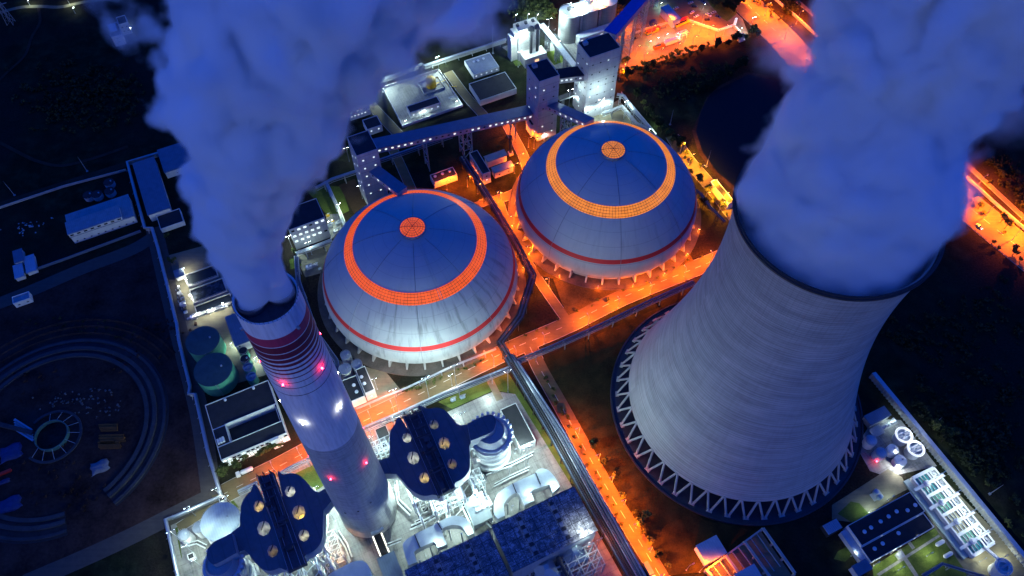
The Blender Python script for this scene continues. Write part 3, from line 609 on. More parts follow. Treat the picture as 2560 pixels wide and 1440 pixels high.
# transfer towers of the coal conveyors
e2 = gb('C', [(985, 425), (1270, 320), (1425, 468), (1095, 580)], 55); e1 = gb('C', [(467, 650), (665, 580), (800, 745), (597, 818)], 53); e3 = gb('B', [(680, 1035), (830, 970), (918, 1115), (757, 1168)], 50)
t2 = building(e2, 55, 'tallest grey panelled tower, with the blue conveyor rising from its dark roof', 'tower', M_panel, M_roof, 'transfer_tower', (47.5, 39.5, 31.5, 27, 20, 13, 6), 4.6, lit=.38)
t1 = building(e1, 53, 'slender grey panelled tower where three conveyor galleries meet, behind the amber ringed dome', 'tower', M_panel, M_roof, 'transfer_tower', (44, 36, 28, 20, 12, 5), 7, lit=.5)
t3 = building(e3, 50, 'grey panelled tower half hidden by steam, behind the red orange ringed dome', 'tower', M_panel, M_roof, 'transfer_tower', (44, 37, 30, 22, 14), 6, lit=.7)
building(gb('C', [(457, 1180), (490, 1160), (548, 1232), (530, 1262)], 11), 11, 'small orange lit annex with a black roof at the foot of the slender tower', 'annex', M_wallw, M_roof, 'annex_building')
for t, e, h in ((t2, e2, 55), (t1, e1, 53)):
    b = MB(); u, v = e[0]+2.2, e[3]-2.2
    b.gbox(u, u+3, v-2.6, v, h-.44, h+1.6); build('stair_head', b, M_panel, t)
# covered conveyor galleries
def gallery(a, b_, w, h, label, roof, nwin, legs=(), side=-1, name='conveyor_gallery', group=None, legz=.0):
    a, b_ = Vector(a), Vector(b_); d = (b_-a).normalized(); n = Vector((-d.y, d.x, 0)).normalized(); up = Vector((0, 0, 1)); L = (b_-a).length
    th = thing(name, Vector(((a.x+b_.x)/2, (a.y+b_.y)/2, min(a.z, b_.z)-h)), label, 'conveyor', group)
    def bar(o0, o1, z0, z1):
        mb = MB(); q = []
        for p in (a, b_):
            for o, z in ((o0, z0), (o1, z0), (o1, z1), (o0, z1)): q.append(p+n*o+up*z)
        mb.add(q, [(3, 2, 1, 0), (4, 5, 6, 7), (0, 1, 5, 4), (1, 2, 6, 5), (2, 3, 7, 6), (3, 0, 4, 7)]); return mb
    build('wall', bar(-w/2, w/2, -h, -.35), M_panel, th); build('roof', bar(-w/2-.4, w/2+.4, -.35, 0), roof, th)
    for i in range(nwin):
        p = a+d*(L*(i+.5)/nwin)+n*side*(w/2+.03)+up*(-h*.52); mb = MB(); mb.beam(p-d*.7, p+d*.7, .16, 1.0); build('window', mb, M_win if rw.random() < .8 else M_wing, th)
    for t, wide in legs:
        c = a+d*L*t; mb = MB(); zt = c.z-h
        f = [c+n*s*(w/2-.4)+d*q for s in (-1, 1) for q in ((-wide/2, wide/2) if wide else (0,))]
        for p in f: mb.beam(Vector((p.x, p.y, legz)), Vector((p.x, p.y, zt)), .75)
        k = max(2, int(zt/6)); 
        for i in range(k):
            z0, z1 = zt*i/k, zt*(i+1)/k; pair = [(f[0], f[-1])] if not wide else [(f[0], f[1]), (f[2], f[3]), (f[0], f[2]), (f[1], f[3])]
            for p, q in pair:
                mb.beam(Vector((p.x, p.y, z1)), Vector((q.x, q.y, z1)), .35)
                if i % 2: p, q = q, p
                mb.beam(Vector((p.x, p.y, z0)), Vector((q.x, q.y, z1)), .28)
        build('trestle', mb, M_steel, th)
    return th
g_a = px('B', 880, 1080, 37); g_b = px('C', 505, 1095, 20.5)
gallery(g_a, g_b, 8.4, 4.6, 'long blue roofed conveyor gallery with a row of lit windows on lattice trestles', M_blue, 26, ((.30, 0), (.56, 6), (.88, 0)))
gallery(px('F', 885, 305, 40), D1+Vector((-9, 33.5, 46.5)), 6.6, 4.2, 'short blue roofed conveyor running from the steamed over tower onto the nearer dome', M_blue, 5, ((.5, 3),))
gallery(px('C', 715, 1035, 30), D2+Vector((-11, 32.5, 46.5)), 6.6, 4.2, 'blue roofed conveyor climbing from the slender tower onto the farther dome', M_blue, 7, ((.42, 4),))
gallery(px('C', 785, 735, 37), px('C', 1060, 700, 37), 8.5, 5, 'level black roofed bridge joining the two tallest towers', M_roof, 6)
gallery(px('C', 1300, 325, 50), px('C', 1660, -80, 34), 8.2, 5, 'bright blue enclosed conveyor leaving the tallest tower for the coal yard', mat('cobalt_sheet', (.03, .06, .40), .45, .2, .3), 12, ((.25, 3), (.6, 5), (.95, 6)), 1)
gallery(px('Y', 790, 500, 16), px('Y', 1500, 1390, 14), 3.4, 2.2, 'narrow silver pipe bridge between the silo house and the tallest tower', M_steel, 0, ((.2, 2), (.5, 2), (.75, 2)))
gallery(px('Y', 1050, 720, 9), px('Y', 1510, 1330, 9), 2.4, 1.2, 'low dark cable bridge beside the silver pipe bridge', M_dark, 0, ((.1, 0), (.4, 0), (.7, 0)))
gallery(px('C', 790, 980, 12), px('C', 935, 930, 12), 3, 2, 'small truss footbridge between the feet of the two tallest towers', M_dark, 0, ((.3, 0),))
# --- silo house and round silos
hs = gb('Y', [(200, 505), (640, 360), (770, 505), (310, 672)], 27)
sh = building(hs, 27, 'floodlit silo house with two tall black vent stacks on its near side', 'silo house', M_panelw, mat('pale_roof', (.42, .40, .37), .8, .2, .3), 'silo_house', (22, 17, 12, 7), 4.5, faces='u', lit=.9)
lb = gb('Y', [(310, 1100), (720, 1000), (845, 950), (390, 1190)], 8)
b = MB(); b.gbox(hs[0]+1, hs[1]+1.5, hs[2]-9, hs[2]-.05, 0, 8); build('front_block', b, M_panelw, sh)
b = MB(); b.gbox(hs[0]-5, hs[0]-.02, hs[2]+2, hs[3]-1, 0, 21); b.gbox(hs[0]-2.6, hs[0]-.03, hs[2]+1, hs[3]-.5, 21.002, 24); build('stair_block', b, M_panelw, sh)
for uu in (hs[0]+8, hs[1]-4):
    q = gw(uu, hs[2]-4, 0); b = MB(); b.tube([q+Vector((0, 0, 8)), q+Vector((0, 0, 29))], 1.05, 12); st = build('vent_stack', b, M_dark, sh, 40); b = MB(); b.add([q+Vector((x, y, z)) for z, s in ((28.5, 2.2), (31.5, .7)) for x, y in ((-s, -s), (s, -s), (s, s), (-s, s))], [(3, 2, 1, 0), (4, 5, 6, 7), (0, 1, 5, 4), (1, 2, 6, 5), (2, 3, 7, 6), (3, 0, 4, 7)]); build('stack_hood', b, M_dark, st)
    b = MB()
    for z in (12, 17, 22): b.beam(q+VX*3.9+Vector((0, 0, z)), q+Vector((0, 0, z)), .4); b.beam(q+VX*3.9+Vector((0, 0, z+2.5)), q+Vector((0, 0, z)), .25)
    build('stack_brace', b, M_steel, st)
b = MB(); b.gbox(hs[0]+9, hs[0]+12, hs[2]-9.15, hs[2]-9.0, .2, 5); build('door', b, M_winw, sh)
for i, uu in enumerate((hs[0]+2, hs[1]-3, (hs[0]+hs[1])/2)):
    b = MB(); b.gbox(uu-.9, uu+.9, hs[3]-4, hs[3]-2, 26.56, 28); build('roof_fan', b, M_dark, sh)
c0 = px('Y', 1390, 230, 24); 
silos = []
for i in range(3):
    c = Vector((c0.x, c0.y, 0))+UX*15.6*i; t = thing('ash_silo', c, ['left round ash silo with grey steel wall, next to the silver pipe bridge', 'middle round ash silo, lit orange, between two others', 'right round ash silo, brightest orange, beside the blue conveyor'][i], 'silo', 'round ash silos behind the tallest tower')
    b = MB(); b.lathe(c, [(7.6, 2), (7.6, 23.2), (7.7, 23.2), (7.7, 23.6)], 40); build('wall', b, panel_mat('silo_steel', (.30, .30, .29), 2.2), t, 40)
    b = MB(); b.lathe(c, [(7.7, 23.6), (4, 24.6), (.3, 25.1)], 40, cap=True); build('roof', b, M_white, t, 40)
    b = MB(); b.lathe(c, [(7.3, 0), (7.3, 2.0)], 24); build('skirt', b, M_conc, t, 40)
    b = MB()
    for k in range(28): a = 2*math.pi*k/28; q = c+Vector((7.4*math.cos(a), 7.4*math.sin(a), 23.6)); b.beam(q, q+Vector((0, 0, 1.1)), .07)
    b.lathe(c, [(7.36, 24.6), (7.46, 24.6), (7.46, 24.7), (7.36, 24.7), (7.36, 24.6)], 36); build('guard_rail', b, M_steel, t)
    b = MB(); b.box(c+Vector((0, 0, 24.9)), 3.2, 2.4, 2.2); b.lathe(c+UX*3, [(.8, 24.6), (.8, 26.5), (.2, 27)], 10, cap=True); build('dust_filter', b, M_dark if i == 0 else M_steel, t)
    silos.append(t)
b = MB(); lo = uv(c0); b.gbox(lo[0], lo[0]+31.2, lo[1]-6.9, lo[1]+6.9, 22.4, 23.1); t = solo('silo_deck', b, M_white, 'flat white deck joining the tops of the three round silos', 'deck')
b = MB()
for i in range(2):
    b.gbox(lo[0]+7.9+15.6*i-.9, lo[0]+7.9+15.6*i+.7, lo[1]-5, lo[1]-4.2, 0, 22.3)
solo('silo_ladder_shaft', b, M_steel, 'two steel ladder shafts between the round silos', 'ladder shaft')
b = MB()
sb = building((lo[0]+2, lo[0]+39, lo[1]-14, lo[1]-7.8), 8.5, 'white floodlit loading hall along the foot of the round silos', 'loading hall', M_wallw, M_white, 'loading_hall', (5.2, 2.2), 4, faces='v', lit=.6, size=(1.8, 1.4))
# --- floodlit oil tank compound
cp = [px('B', *q) for q in ((952, 668), (1370, 533), (1550, 800), (1102, 958))]
fw_ = thing('compound_wall', sum(cp, Vector())/4, 'low white wall around the floodlit tank compound', 'wall')
for i in range(4):
    b = MB(); p, q = cp[i], cp[(i+1) % 4]; d = (q-p).normalized()*.16; b.beam(p+d+Vector((0, 0, 1.1)), q-d+Vector((0, 0, 1.1)), .32, 2.2); build('wall_panel', b, M_wallw, fw_)
building(gb('B', [(1122, 800), (1355, 720), (1385, 772), (1160, 840)], 5.6), 5.6, 'low white pump house with black roof inside the floodlit tank compound', 'pump house', M_wallw, M_roof, 'pump_house', (2.2,), 4.2, faces='v')
yc = px('B', 1315, 645, 0); t = thing('fuel_tank', yc, 'yellow fuel tank in a square bund inside the floodlit compound', 'tank')
b = MB(); b.lathe(yc, [(3.6, 0), (3.6, 6.4), (3.3, 6.5)], 32); build('wall', b, M_yel, t, 40); b = MB(); b.lathe(yc, [(3.65, 6.4), (1.8, 6.9), (.1, 7.1)], 32, cap=True); build('roof', b, M_yel, t, 40)
b = MB(); uu, vv = uv(yc)
for a0_, a1_, b0, b1 in ((-8, 8, -6.5, -6.1), (-8, 8, 6.1, 6.5), (-8, -7.6, -6.1, 6.1), (7.6, 8, -6.1, 6.1)): b.gbox(uu+a0_, uu+a1_, vv+b0, vv+b1, 0, 1.3)
build('bund_wall', b, M_conc, t); b = MB(); b.tube([yc+UX*3.6+Vector((0, 0, 1)), yc+UX*11+Vector((0, 0, 1)), yc+UX*11-VX*7+Vector((0, 0, .8)), yc+UX*16-VX*9+Vector((0, 0, .8))], .25, 6); build('pipe', b, M_yel, t)
b = MB()
for k in range(14): a = .4*k; q = yc+Vector((3.85*math.cos(a), 3.85*math.sin(a), .3+.45*k)); b.beam(q, q+Vector((.4*math.cos(a), .4*math.sin(a), 0)), .5, .12)
build('stair', b, M_yel, t)
q = px('B', 1470, 740, 0); t = thing('pump_skid', q, 'skid of pipes and pumps in the right corner of the floodlit compound', 'pump skid'); b = MB(); b.box(q, 5, 3.2, .4); build('base', b, M_conc, t)
for i in range(4): b = MB(); b.box(q+UX*(i*1.3-2)+Vector((0, 0, .4)), .7, 1.6, 1.0+.3*(i % 2)); build('pump', b, M_steel, t)
b = MB(); b.tube([q-UX*2+VX*1.2+Vector((0, 0, .8)), q+UX*2.2+VX*1.2+Vector((0, 0, .8)), q+UX*2.2+VX*1.2+Vector((0, 0, 4))], .2, 6); build('pipe', b, M_steel, t)
# --- other buildings behind the domes
building(gb('B', [(1563, 460), (1745, 390), (1822, 490), (1640, 568)], 4.2), 4.2, 'pale workshop with a row of lit windows at the boundary pipe', 'workshop', M_wallw, M_greyroof, 'workshop', (1.8,), 3.4, faces='v', lit=.95, vents=(('B', 1665, 455), ('B', 1705, 440), ('B', 1635, 465)))
building(gb('C', [(-120, 890), (175, 690), (410, 862), (40, 1000)], 5), 5, 'broad low building with plain black roof and orange lit edge', 'store', M_wallw, M_roof, 'store_building')
building(gb('B', [(800, 900), (915, 860), (935, 940), (830, 972)], 6), 6, 'small white store beside the long blue roofed gallery', 'store', M_wallw, M_roof, 'store_building', (3,), 4, faces='v')
building(gb('B', [(640, 690), (790, 640), (830, 760), (680, 820)], 12), 12, 'office block almost hidden by the steam with three rows of lit windows', 'office', M_wallw, M_roof, 'office_building', (3, 6.5, 10), 2.4, faces='vu', lit=.9)
building(gb('R', [(525, 548), (965, 415), (1018, 552), (622, 692)], 5.6), 5.6, 'low black roofed shed with three white roof vents behind the nearer dome', 'shed', M_wallw, M_roof, 'service_shed', vents=(('R', 632, 585), ('R', 765, 537), ('R', 893, 490)))
building(gb('R', [(1240, 155), (1390, 110), (1632, 492), (1492, 545)], 10.6), 10.6, 'narrow white building with black roof beside the pipe rack behind the domes', 'pump house', M_wallw, M_roof, 'pump_house', (3.5, 7), 4, faces='vu', lit=.3)
building(gb('R', [(1505, 225), (1835, 100), (1970, 172), (1575, 335)], 6.4), 6.4, 'farther of two parallel sheds with grey sheet roofs near a black stack', 'shed', M_wallw, M_greyroof, 'roofed_shed', over=.5)
building(gb('R', [(1632, 432), (1985, 290), (2062, 390), (1705, 527)], 6.0), 6.0, 'nearer of two parallel sheds with grey sheet roofs, orange lit wall', 'shed', M_wallw, M_greyroof, 'roofed_shed', (2,), 5, over=.5, faces='v', lit=.2)
q = px('R', 1990, 185, 0); t = thing('flue_stack', q, 'thin black stack standing beside the grey roofed sheds', 'stack'); b = MB(); b.tube([q, q+Vector((0, 0, 17))], 1.0, 12); build('pipe', b, M_dark, t, 40); b = MB(); b.box(q, 3, 3, 2.2); build('base', b, M_conc, t)
building(gb('S', [(1440, 560), (1990, 395), (1870, 90), (1340, 270)], 20), 20, 'grey boiler house with rows of white windows beside the nearer dome, half in steam', 'boiler house', M_panel, M_roof, 'boiler_house', (17, 12, 7), 3.4, faces='v', lit=.95, size=(1.9, 1.5))
building(gb('b', [(1050, 545), (1235, 590), (1560, 960), (1470, 1050)], 6.5), 6.5, 'long low building with red wall panels and black roof beside the pond road', 'depot', M_wallw, M_roof, 'depot_building')
q0, q1 = px('b', 1010, 640, 0), px('b', 1440, 1130, 0); dd = (q1-q0)/9
for i in range(9):
    pass
# --- between the chimney and the nearer dome
building(gb('a', [(78, 965), (512, 792), (760, 1375), (262, 1480)], 8), 8, 'black roofed lime building with two white vents, its wall beside the chimney', 'lime house', M_wallw, M_roof, 'lime_house', vents=(('a', 460, 1060), ('a', 530, 1230)))
building(gb('a', [(500, 657), (728, 562), (1010, 1165), (742, 1272)], 9.5), 9.5, 'narrower black roofed building with two vents facing the nearer dome', 'lime house', M_wallw, M_roof, 'lime_house', (3, 6), 4, faces='v', lit=.9, vents=(('a', 655, 850), ('a', 730, 1020)))
def tank(k, x0, y0, x1, y1, h, label, wall, roof, kind='flat', name='storage_tank', cat='tank', group=None, rail=True, rise=1.5, extra=None):
    """round tank whose roof spans the two pixels at height h"""
    p, q = px(k, x0, y0, h), px(k, x1, y1, h); c = (p+q)/2; c = Vector((c.x, c.y, 0)); r = (p-q).length/2; n = 36
    t = thing(name, c, label, cat, group)
    b = MB(); b.lathe(c, [(r, 0), (r, h*.33), (r+.06, h*.33), (r+.06, h*.34), (r, h*.34), (r, h*.66), (r+.06, h*.66), (r+.06, h*.67), (r, h*.67), (r, h)], n); build('wall', b, wall, t, 40)
    b = MB()
    if kind == 'cone': prof = [(r+.15, h), (r*.5, h+rise*.5), (.1, h+rise)]
    elif kind == 'dome': prof = [(r*math.cos(i*math.pi/14), h+rise*math.sin(i*math.pi/14)) for i in range(7)]+[(.05, h+rise)]
    elif kind == 'open': prof = [(r, h), (r-.35, h), (r-.35, h-1.6), (.05, h-1.75)]
    else: prof = [(r+.1, h), (r+.1, h+.15), (r*.5, h+.3), (.05, h+.4)]
    b.lathe(c, prof, n, cap=True); build('basin' if kind == 'open' else 'roof', b, roof, t, 40)
    if rail:
        b = MB(); m_ = 20
        for i in range(m_): a = 2*math.pi*i/m_; e = c+Vector((r*math.cos(a), r*math.sin(a), h+.1)); b.beam(e, e+Vector((0, 0, 1.0)), .07)
        b.lathe(c, [(r-.04, h+1.0), (r+.04, h+1.0), (r+.04, h+1.08), (r-.04, h+1.08), (r-.04, h+1.0)], 32); build('guard_rail', b, M_steel, t)
    if kind == 'open': b = MB(); b.beam(c-UX*r+Vector((0, 0, h+.2)), c+UX*r+Vector((0, 0, h+.2)), 1.0, .25); b.lathe(c, [(.5, h-1), (.5, h+1), (.05, h+1.1)], 10, cap=True); build('scraper_bridge', b, M_steel, t)
    if not kind == 'open' and r > 2.5:
        b = MB(); b.box(c+UX*r*.45+Vector((0, 0, h+rise*.5 if kind != 'flat' else h+.2)), .9, .9, .7); build('hatch', b, M_steel, t)
    b = MB(); aa = -1.2; e = Vector((math.cos(aa), math.sin(aa), 0)); tt = Vector((-e.y, e.x, 0))
    for s in (-.3, .3): b.beam(c+e*(r+.2)+tt*s, c+e*(r+.2)+tt*s+Vector((0, 0, h+1)), .09)
    for i in range(int(h/.8)): b.beam(c+e*(r+.2)-tt*.3+Vector((0, 0, i*.8)), c+e*(r+.2)+tt*.3+Vector((0, 0, i*.8)), .07)
    build('ladder', b, M_steel, t)
    return t
tank('a', 118, 285, 378, 285, 8, 'grey slurry tank at the back of the trio beside the nearer dome', M_panel, M_greyroof, group='three slurry tanks between chimney and dome')
tank('a', 400, 520, 670, 520, 8, 'slurry tank on the right of the trio, half behind the black roofs', M_panel, M_greyroof, group='three slurry tanks between chimney and dome')
tank('a', 75, 640, 390, 640, 8.5, 'cream slurry tank in front of the trio, with two roof hatches', mat('cream_paint', (.5, .46, .36), .6, .2, .4), M_greyroof, group='three slurry tanks between chimney and dome')
# --- left of the chimney
tank('K', 262, 840, 592, 850, 12.5, 'large dark roofed green tank, the farther of two', M_green, mat('dark_green_roof', (.035, .07, .075), .7, .25, .3), rail=False, group='two large green tanks')
tank('K', 345, 1128, 718, 1140, 12.5, 'large dark roofed green tank, the nearer of two, with a bent pipe on its side', M_green, bpy.data.materials['dark_green_roof'], rail=False, group='two large green tanks')
for i, (x, y, r, lab) in enumerate(((832, 950, 42, 'dark covered one, farthest of four small round settling tanks in a row'), (850, 1030, 45, 'second farthest of four small round settling tanks, beside green pipes'), (880, 1110, 50, 'open lit settling tank, third in the row of four'), (912, 1205, 50, 'open settling tank nearest to the courtyard building'))):
    tank('K', x-r, y, x+r, y, 6, lab, M_green, M_roof if i < 2 else M_bluew, 'flat' if i < 2 else 'open', 'settling_tank', group='row of four settling tanks')
building(gb('K', [(650, 605), (790, 560), (925, 842), (738, 905)], 8), 8, 'blue roofed hall right beside the chimney, with a white wall', 'hall', M_wallw, M_blue, 'roofed_hall', (3, 5.5), 3, over=.4, faces='v', lit=.6)
cy = gb('L', [(445, 180), (1085, -10), (1270, 490), (602, 762)], 9.6)
u0, u1, v0, v1 = cy; t = thing('courtyard_building', gw((u0+u1)/2, (v0+v1)/2, 0), 'black roofed courtyard building with a lit white front, left of the chimney', 'building')
ci = gb('L', [(655, 405), (1145, 200), (1215, 362), (702, 582)], 9.6); cu0, cu1, cv0, cv1 = ci
for nm, (a0_, a1_, b0, b1) in dict(north_wing=(u0, u1, cv1, v1), south_wing=(u0, u1, v0, cv0), west_wing=(u0, cu0, cv0+.01, cv1-.01), east_wing=(u1-1.2, u1, cv0+.01, cv1-.01)).items():
    b = MB(); b.gbox(a0_, a1_, b0, b1, 0, 9.1); w_ = build('wing', b, M_wallw, t); b = MB(); b.gbox(a0_+.3, a1_-.3, b0+.3, b1-.3, 9.1, 9.2); build('roof', b, M_roof, w_)
b = MB()
for a0_, a1_, b0, b1 in ((u0, u1, v0, v0+.3), (u0, u1, v1-.3, v1), (u0, u0+.3, v0+.3, v1-.3), (u1-.3, u1, v0+.3, v1-.3), (cu0-.3, u1-.3, cv1, cv1+.3), (cu0-.3, u1-.3, cv0-.3, cv0), (cu0-.3, cu0, cv0, cv1)): b.gbox(a0_, a1_, b0, b1, 9.1, 9.65)
build('parapet', b, M_wallw, t)
b = MB(); b.gbox(cu0, u1-1.2, cv0, cv1, 0, 3.2); build('court_roof', b, M_roof, t)
windows(t, u0, u1, v0, v0, (1.2, 3.4), 1.9, (1.3, 1.5), .8, 'v'); windows(t, u0, u1, v0, v0, (6.4,), 2.4, (1.7, 1.4), .25, 'v')
b = MB(); b.gbox(u1-9, u1-4.5, v0-1.5, v0-.02, 0, 10.4); build('stair_block', b, M_wallw, t)
for i in range(3): b = MB(); q = px('L', 585+i*25, 580-i*12, 9.6); uu, vv = uv(q); b.gbox(uu-.5, uu+.5, vv-1.4, vv+1.4, 9.2, 10.6); build('air_conditioner', b, M_white, t)
for k, x, y in (('L', 935, 40), ('L', 652, 158)): b = MB(); q = px(k, x, y, 9.6); b.lathe(Vector((q.x, q.y, 9.2)), [(.7, 0), (.7, .9), (.1, 1.1)], 12, cap=True); build('roof_vent', b, M_white, t)
# --- dark ground on the left
ws = gb('E', [(490, 535), (960, 370), (1008, 545), (520, 700)], 6.5)
w_ = building(ws, 6.5, 'pale walled workshop with a raised blue grey roof beside the dark track', 'workshop', mat('cream_wall', (.60, .60, .55), .8, .15, .3), M_greyroof, 'workshop', (1.2,), 4, over=.3, faces='v', lit=0)
wm = gb('E', [(487, 590), (882, 455), (915, 548), (505, 688)], 9.5); b = MB(); b.gbox(wm[0]+.3, wm[1]-.3, ws[2]+.3, wm[3]-.3, 6.502, 9.2); mo = build('monitor', b, bpy.data.materials['cream_wall'], w_); b = MB(); b.gbox(wm[0], wm[1], ws[2], wm[3], 9.2, 9.5); build('monitor_roof', b, M_greyroof, mo)
for i in range(8): b = MB(); uu = wm[0]+2+(wm[1]-wm[0]-4)*i/7; b.gbox(uu-1, uu+1, ws[2]+.16, ws[2]+.29, 7.2, 8.3); build('window', b, M_wing, mo)
building(gb('E', [(1000, 148), (1160, 85), (1268, 475), (1100, 545)], 7), 7, 'long shed with a plain bright blue roof inside the corner of the boundary pipe', 'shed', M_wallw, M_blue, 'blue_roofed_shed', over=.4)
building(gb('E', [(1175, 50), (1420, -40), (1440, 145), (1235, 222)], 6), 6, 'blue roofed shed disappearing under the edge of the steam', 'shed', M_wallw, M_blue, 'blue_roofed_shed', (2,), 4, over=.4, faces='v', lit=.2)
building(gb('E', [(1170, 540), (1350, 480), (1372, 578), (1205, 640)], 4), 4, 'low flat black roofed hut below the long blue roof', 'hut', M_wallw, M_roof, 'flat_roofed_hut')
building(gb('E', [(88, 805), (160, 780), (182, 872), (108, 895)], 4.2), 4.2, 'small shed with a plain blue roof on the dark ground at the left edge', 'shed', M_wallw, M_blue, 'blue_roofed_shed', over=.3)
building(gb('E', [(180, 845), (245, 825), (282, 940), (192, 972)], 3.2), 3.2, 'pale roofed shed right of the small blue one', 'shed', M_wallw, M_bluew, 'site_shed', over=.3)
building(gb('E', [(93, 912), (165, 890), (182, 990), (110, 1012)], 3.2), 3.2, 'pale roofed shed just below the small blue one', 'shed', M_wallw, M_bluew, 'site_shed', over=.3)
building(gb('I', [(118, 90), (280, 32), (303, 95), (128, 160)], 4.5), 4.5, 'lone white cabin on the bare soil at the left', 'cabin', M_white, M_greyroof, 'site_cabin', (1.6,), 3.2, faces='v', lit=0, size=(1.2, .7))
building(gb('E', [(1298, 945), (1368, 932), (1388, 985), (1312, 1002)], 4), 4, 'little blue roofed kiosk above the filter basins', 'kiosk', M_wallw, M_blue, 'kiosk', over=.3)
# filter basins
for i, (q, lab) in enumerate((([(1390, 985), (1590, 910), (1640, 975), (1420, 1070)], 'farthest dark filter basin in a row of three beside the steam'), ([(1420, 1095), (1660, 1010), (1700, 1095), (1460, 1190)], 'middle filter basin with foamy pale water'), ([(1462, 1215), (1715, 1125), (1745, 1175), (1480, 1275)], 'nearest dark filter basin, beside the lit pump row'))):
    u0, u1, v0, v1 = gb('E', q, 2); t = thing('filter_basin', gw((u0+u1)/2, (v0+v1)/2), lab, 'basin', 'three filter basins')
    b = MB()
    for a0_, a1_, b0, b1 in ((u0-.5, u1+.5, v0-.5, v0), (u0-.5, u1+.5, v1, v1+.5), (u0-.5, u0, v0, v1), (u1, u1+.5, v0, v1)): b.gbox(a0_, a1_, b0, b1, 0, 2)
    build('basin_wall', b, M_conc, t)
    m, nt, p, out = nodes_of('basin_water'); p.inputs['Roughness'].default_value = .3; p.inputs['Specular IOR Level'].default_value = .2
    f = ramp(nt, noise(nt, .35, 5, .7, geo(nt)), [(.47, (.012, .016, .02)), (.6, (.05, .06, .08) if i == 1 else (.014, .02, .025))]); nt.links.new(f, p.inputs['Base Color'])
    b = MB(); b.gbox(u0, u1, v0, v1, .1, 1.3); build('water', b, m, t)
    b = MB()
    for s in range(12): uu = u0+(u1-u0)*s/11; b.beam(gw(uu, v0-.25, 2), gw(uu, v0-.25, 3), .07)
    b.beam(gw(u0, v0-.25, 3), gw(u1, v0-.25, 3), .08); build('guard_rail', b, M_steel, t)
from mathutils.geometry import delaunay_2d_cdt
# ================================================================ FLUE GAS DUCTS IN FRONT
M_clad = panel_mat('duct_cladding', (.44, .46, .46), 3.0, .3); M_clad2 = mat('smooth_cladding', (.42, .47, .47), .5, .15, .3)
M_duct = sheet_mat('dark_duct_top', (.11, .12, .13), 5.0); M_lattice = mat('dark_lattice', (.055, .06, .07), .6, .3, .6)
M_whsteel = mat('white_steel', (.58, .60, .60), .5, .12, .8)
def slab(mb, outer, holes, z, h):
    """thick plate with holes: top and underside in slot 0, vertical sides in slot 1"""
    loops = [outer]+list(holes); flat = [p for l in loops for p in l]; n0 = 0; es = []
    for l in loops: es += [(n0+i, n0+(i+1) % len(l)) for i in range(len(l))]; n0 += len(l)
    vs2, _, tris, ov, _, _ = delaunay_2d_cdt([Vector((p.x, p.y)) for p in flat], es, [], 0, 1e-4)
    def inside(q, l):
        r = False
        for i in range(len(l)):
            a, c = l[i-1], l[i]
            if (a.y > q.y) != (c.y > q.y) and q.x < (c.x-a.x)*(q.y-a.y)/(c.y-a.y)+a.x: r = not r
        return r
    n = len(vs2); fs = []; fb = []
    back = {}
    for i, os_ in enumerate(ov):
        for j in os_: back[j] = i
    for t in tris:
        q = (vs2[t[0]]+vs2[t[1]]+vs2[t[2]])/3
        if not inside(q, outer) or any(inside(q, h_) for h_ in holes): continue
        a, c, d = (vs2[i] for i in t)
        t = tuple(t) if (c-a).cross(d-a) > 0 else tuple(t)[::-1]; fs.append(t); fb.append(tuple(n+i for i in t[::-1]))
    sd = []; o = 0
    for li, l in enumerate([outer]+list(holes)):
        m_ = len(l); ar = sum(l[i].x*l[(i+1) % m_].y-l[(i+1) % m_].x*l[i].y for i in range(m_))
        for i in range(m_):
            e0, e1 = back[o+i], back[o+(i+1) % m_]; q = (e0, n+e0, n+e1, e1); sd.append(q if (ar > 0) == (li == 0) else q[::-1])
        o += m_
    k0 = len(mb.f)
    mb.add([Vector((p.x, p.y, z)) for p in vs2]+[Vector((p.x, p.y, z-h)) for p in vs2], fs+fb+sd)
    for i in range(k0+len(fs)+len(fb), len(mb.f)): mb.m[i] = 1
def rounded(k, pts, z, n=5):
    """closed smooth outline; points flagged as corners (third value) stay sharp"""
    P_ = [px(k, p[0], p[1], z) for p in pts]; N_ = len(P_); out = []
    for i, p in enumerate(pts):
        a, b_, c, d = P_[i-1], P_[i], P_[(i+1) % N_], P_[(i+2) % N_]
        sh, sh2 = len(p) > 2, len(pts[(i+1) % N_]) > 2
        for j in range(n):
            t = j/n
            m1 = (c-a)*.5 if not sh else (c-b_); m2 = (d-b_)*.5 if not sh2 else (c-b_)
            if sh and sh2:
                if j: continue
                out.append(b_.copy()); continue
            out.append((2*t**3-3*t*t+1)*b_+(t**3-2*t*t+t)*m1+(-2*t**3+3*t*t)*c+(t**3-t*t)*m2)
    return out
def octagon(k, x, y, r, z): 
    c = px(k, x, y, z); return [c+UX*r*math.cos(a)*1.05+VX*r*math.sin(a)*1.25 for a in [math.pi*(i+.5)/4 for i in range(8)]]
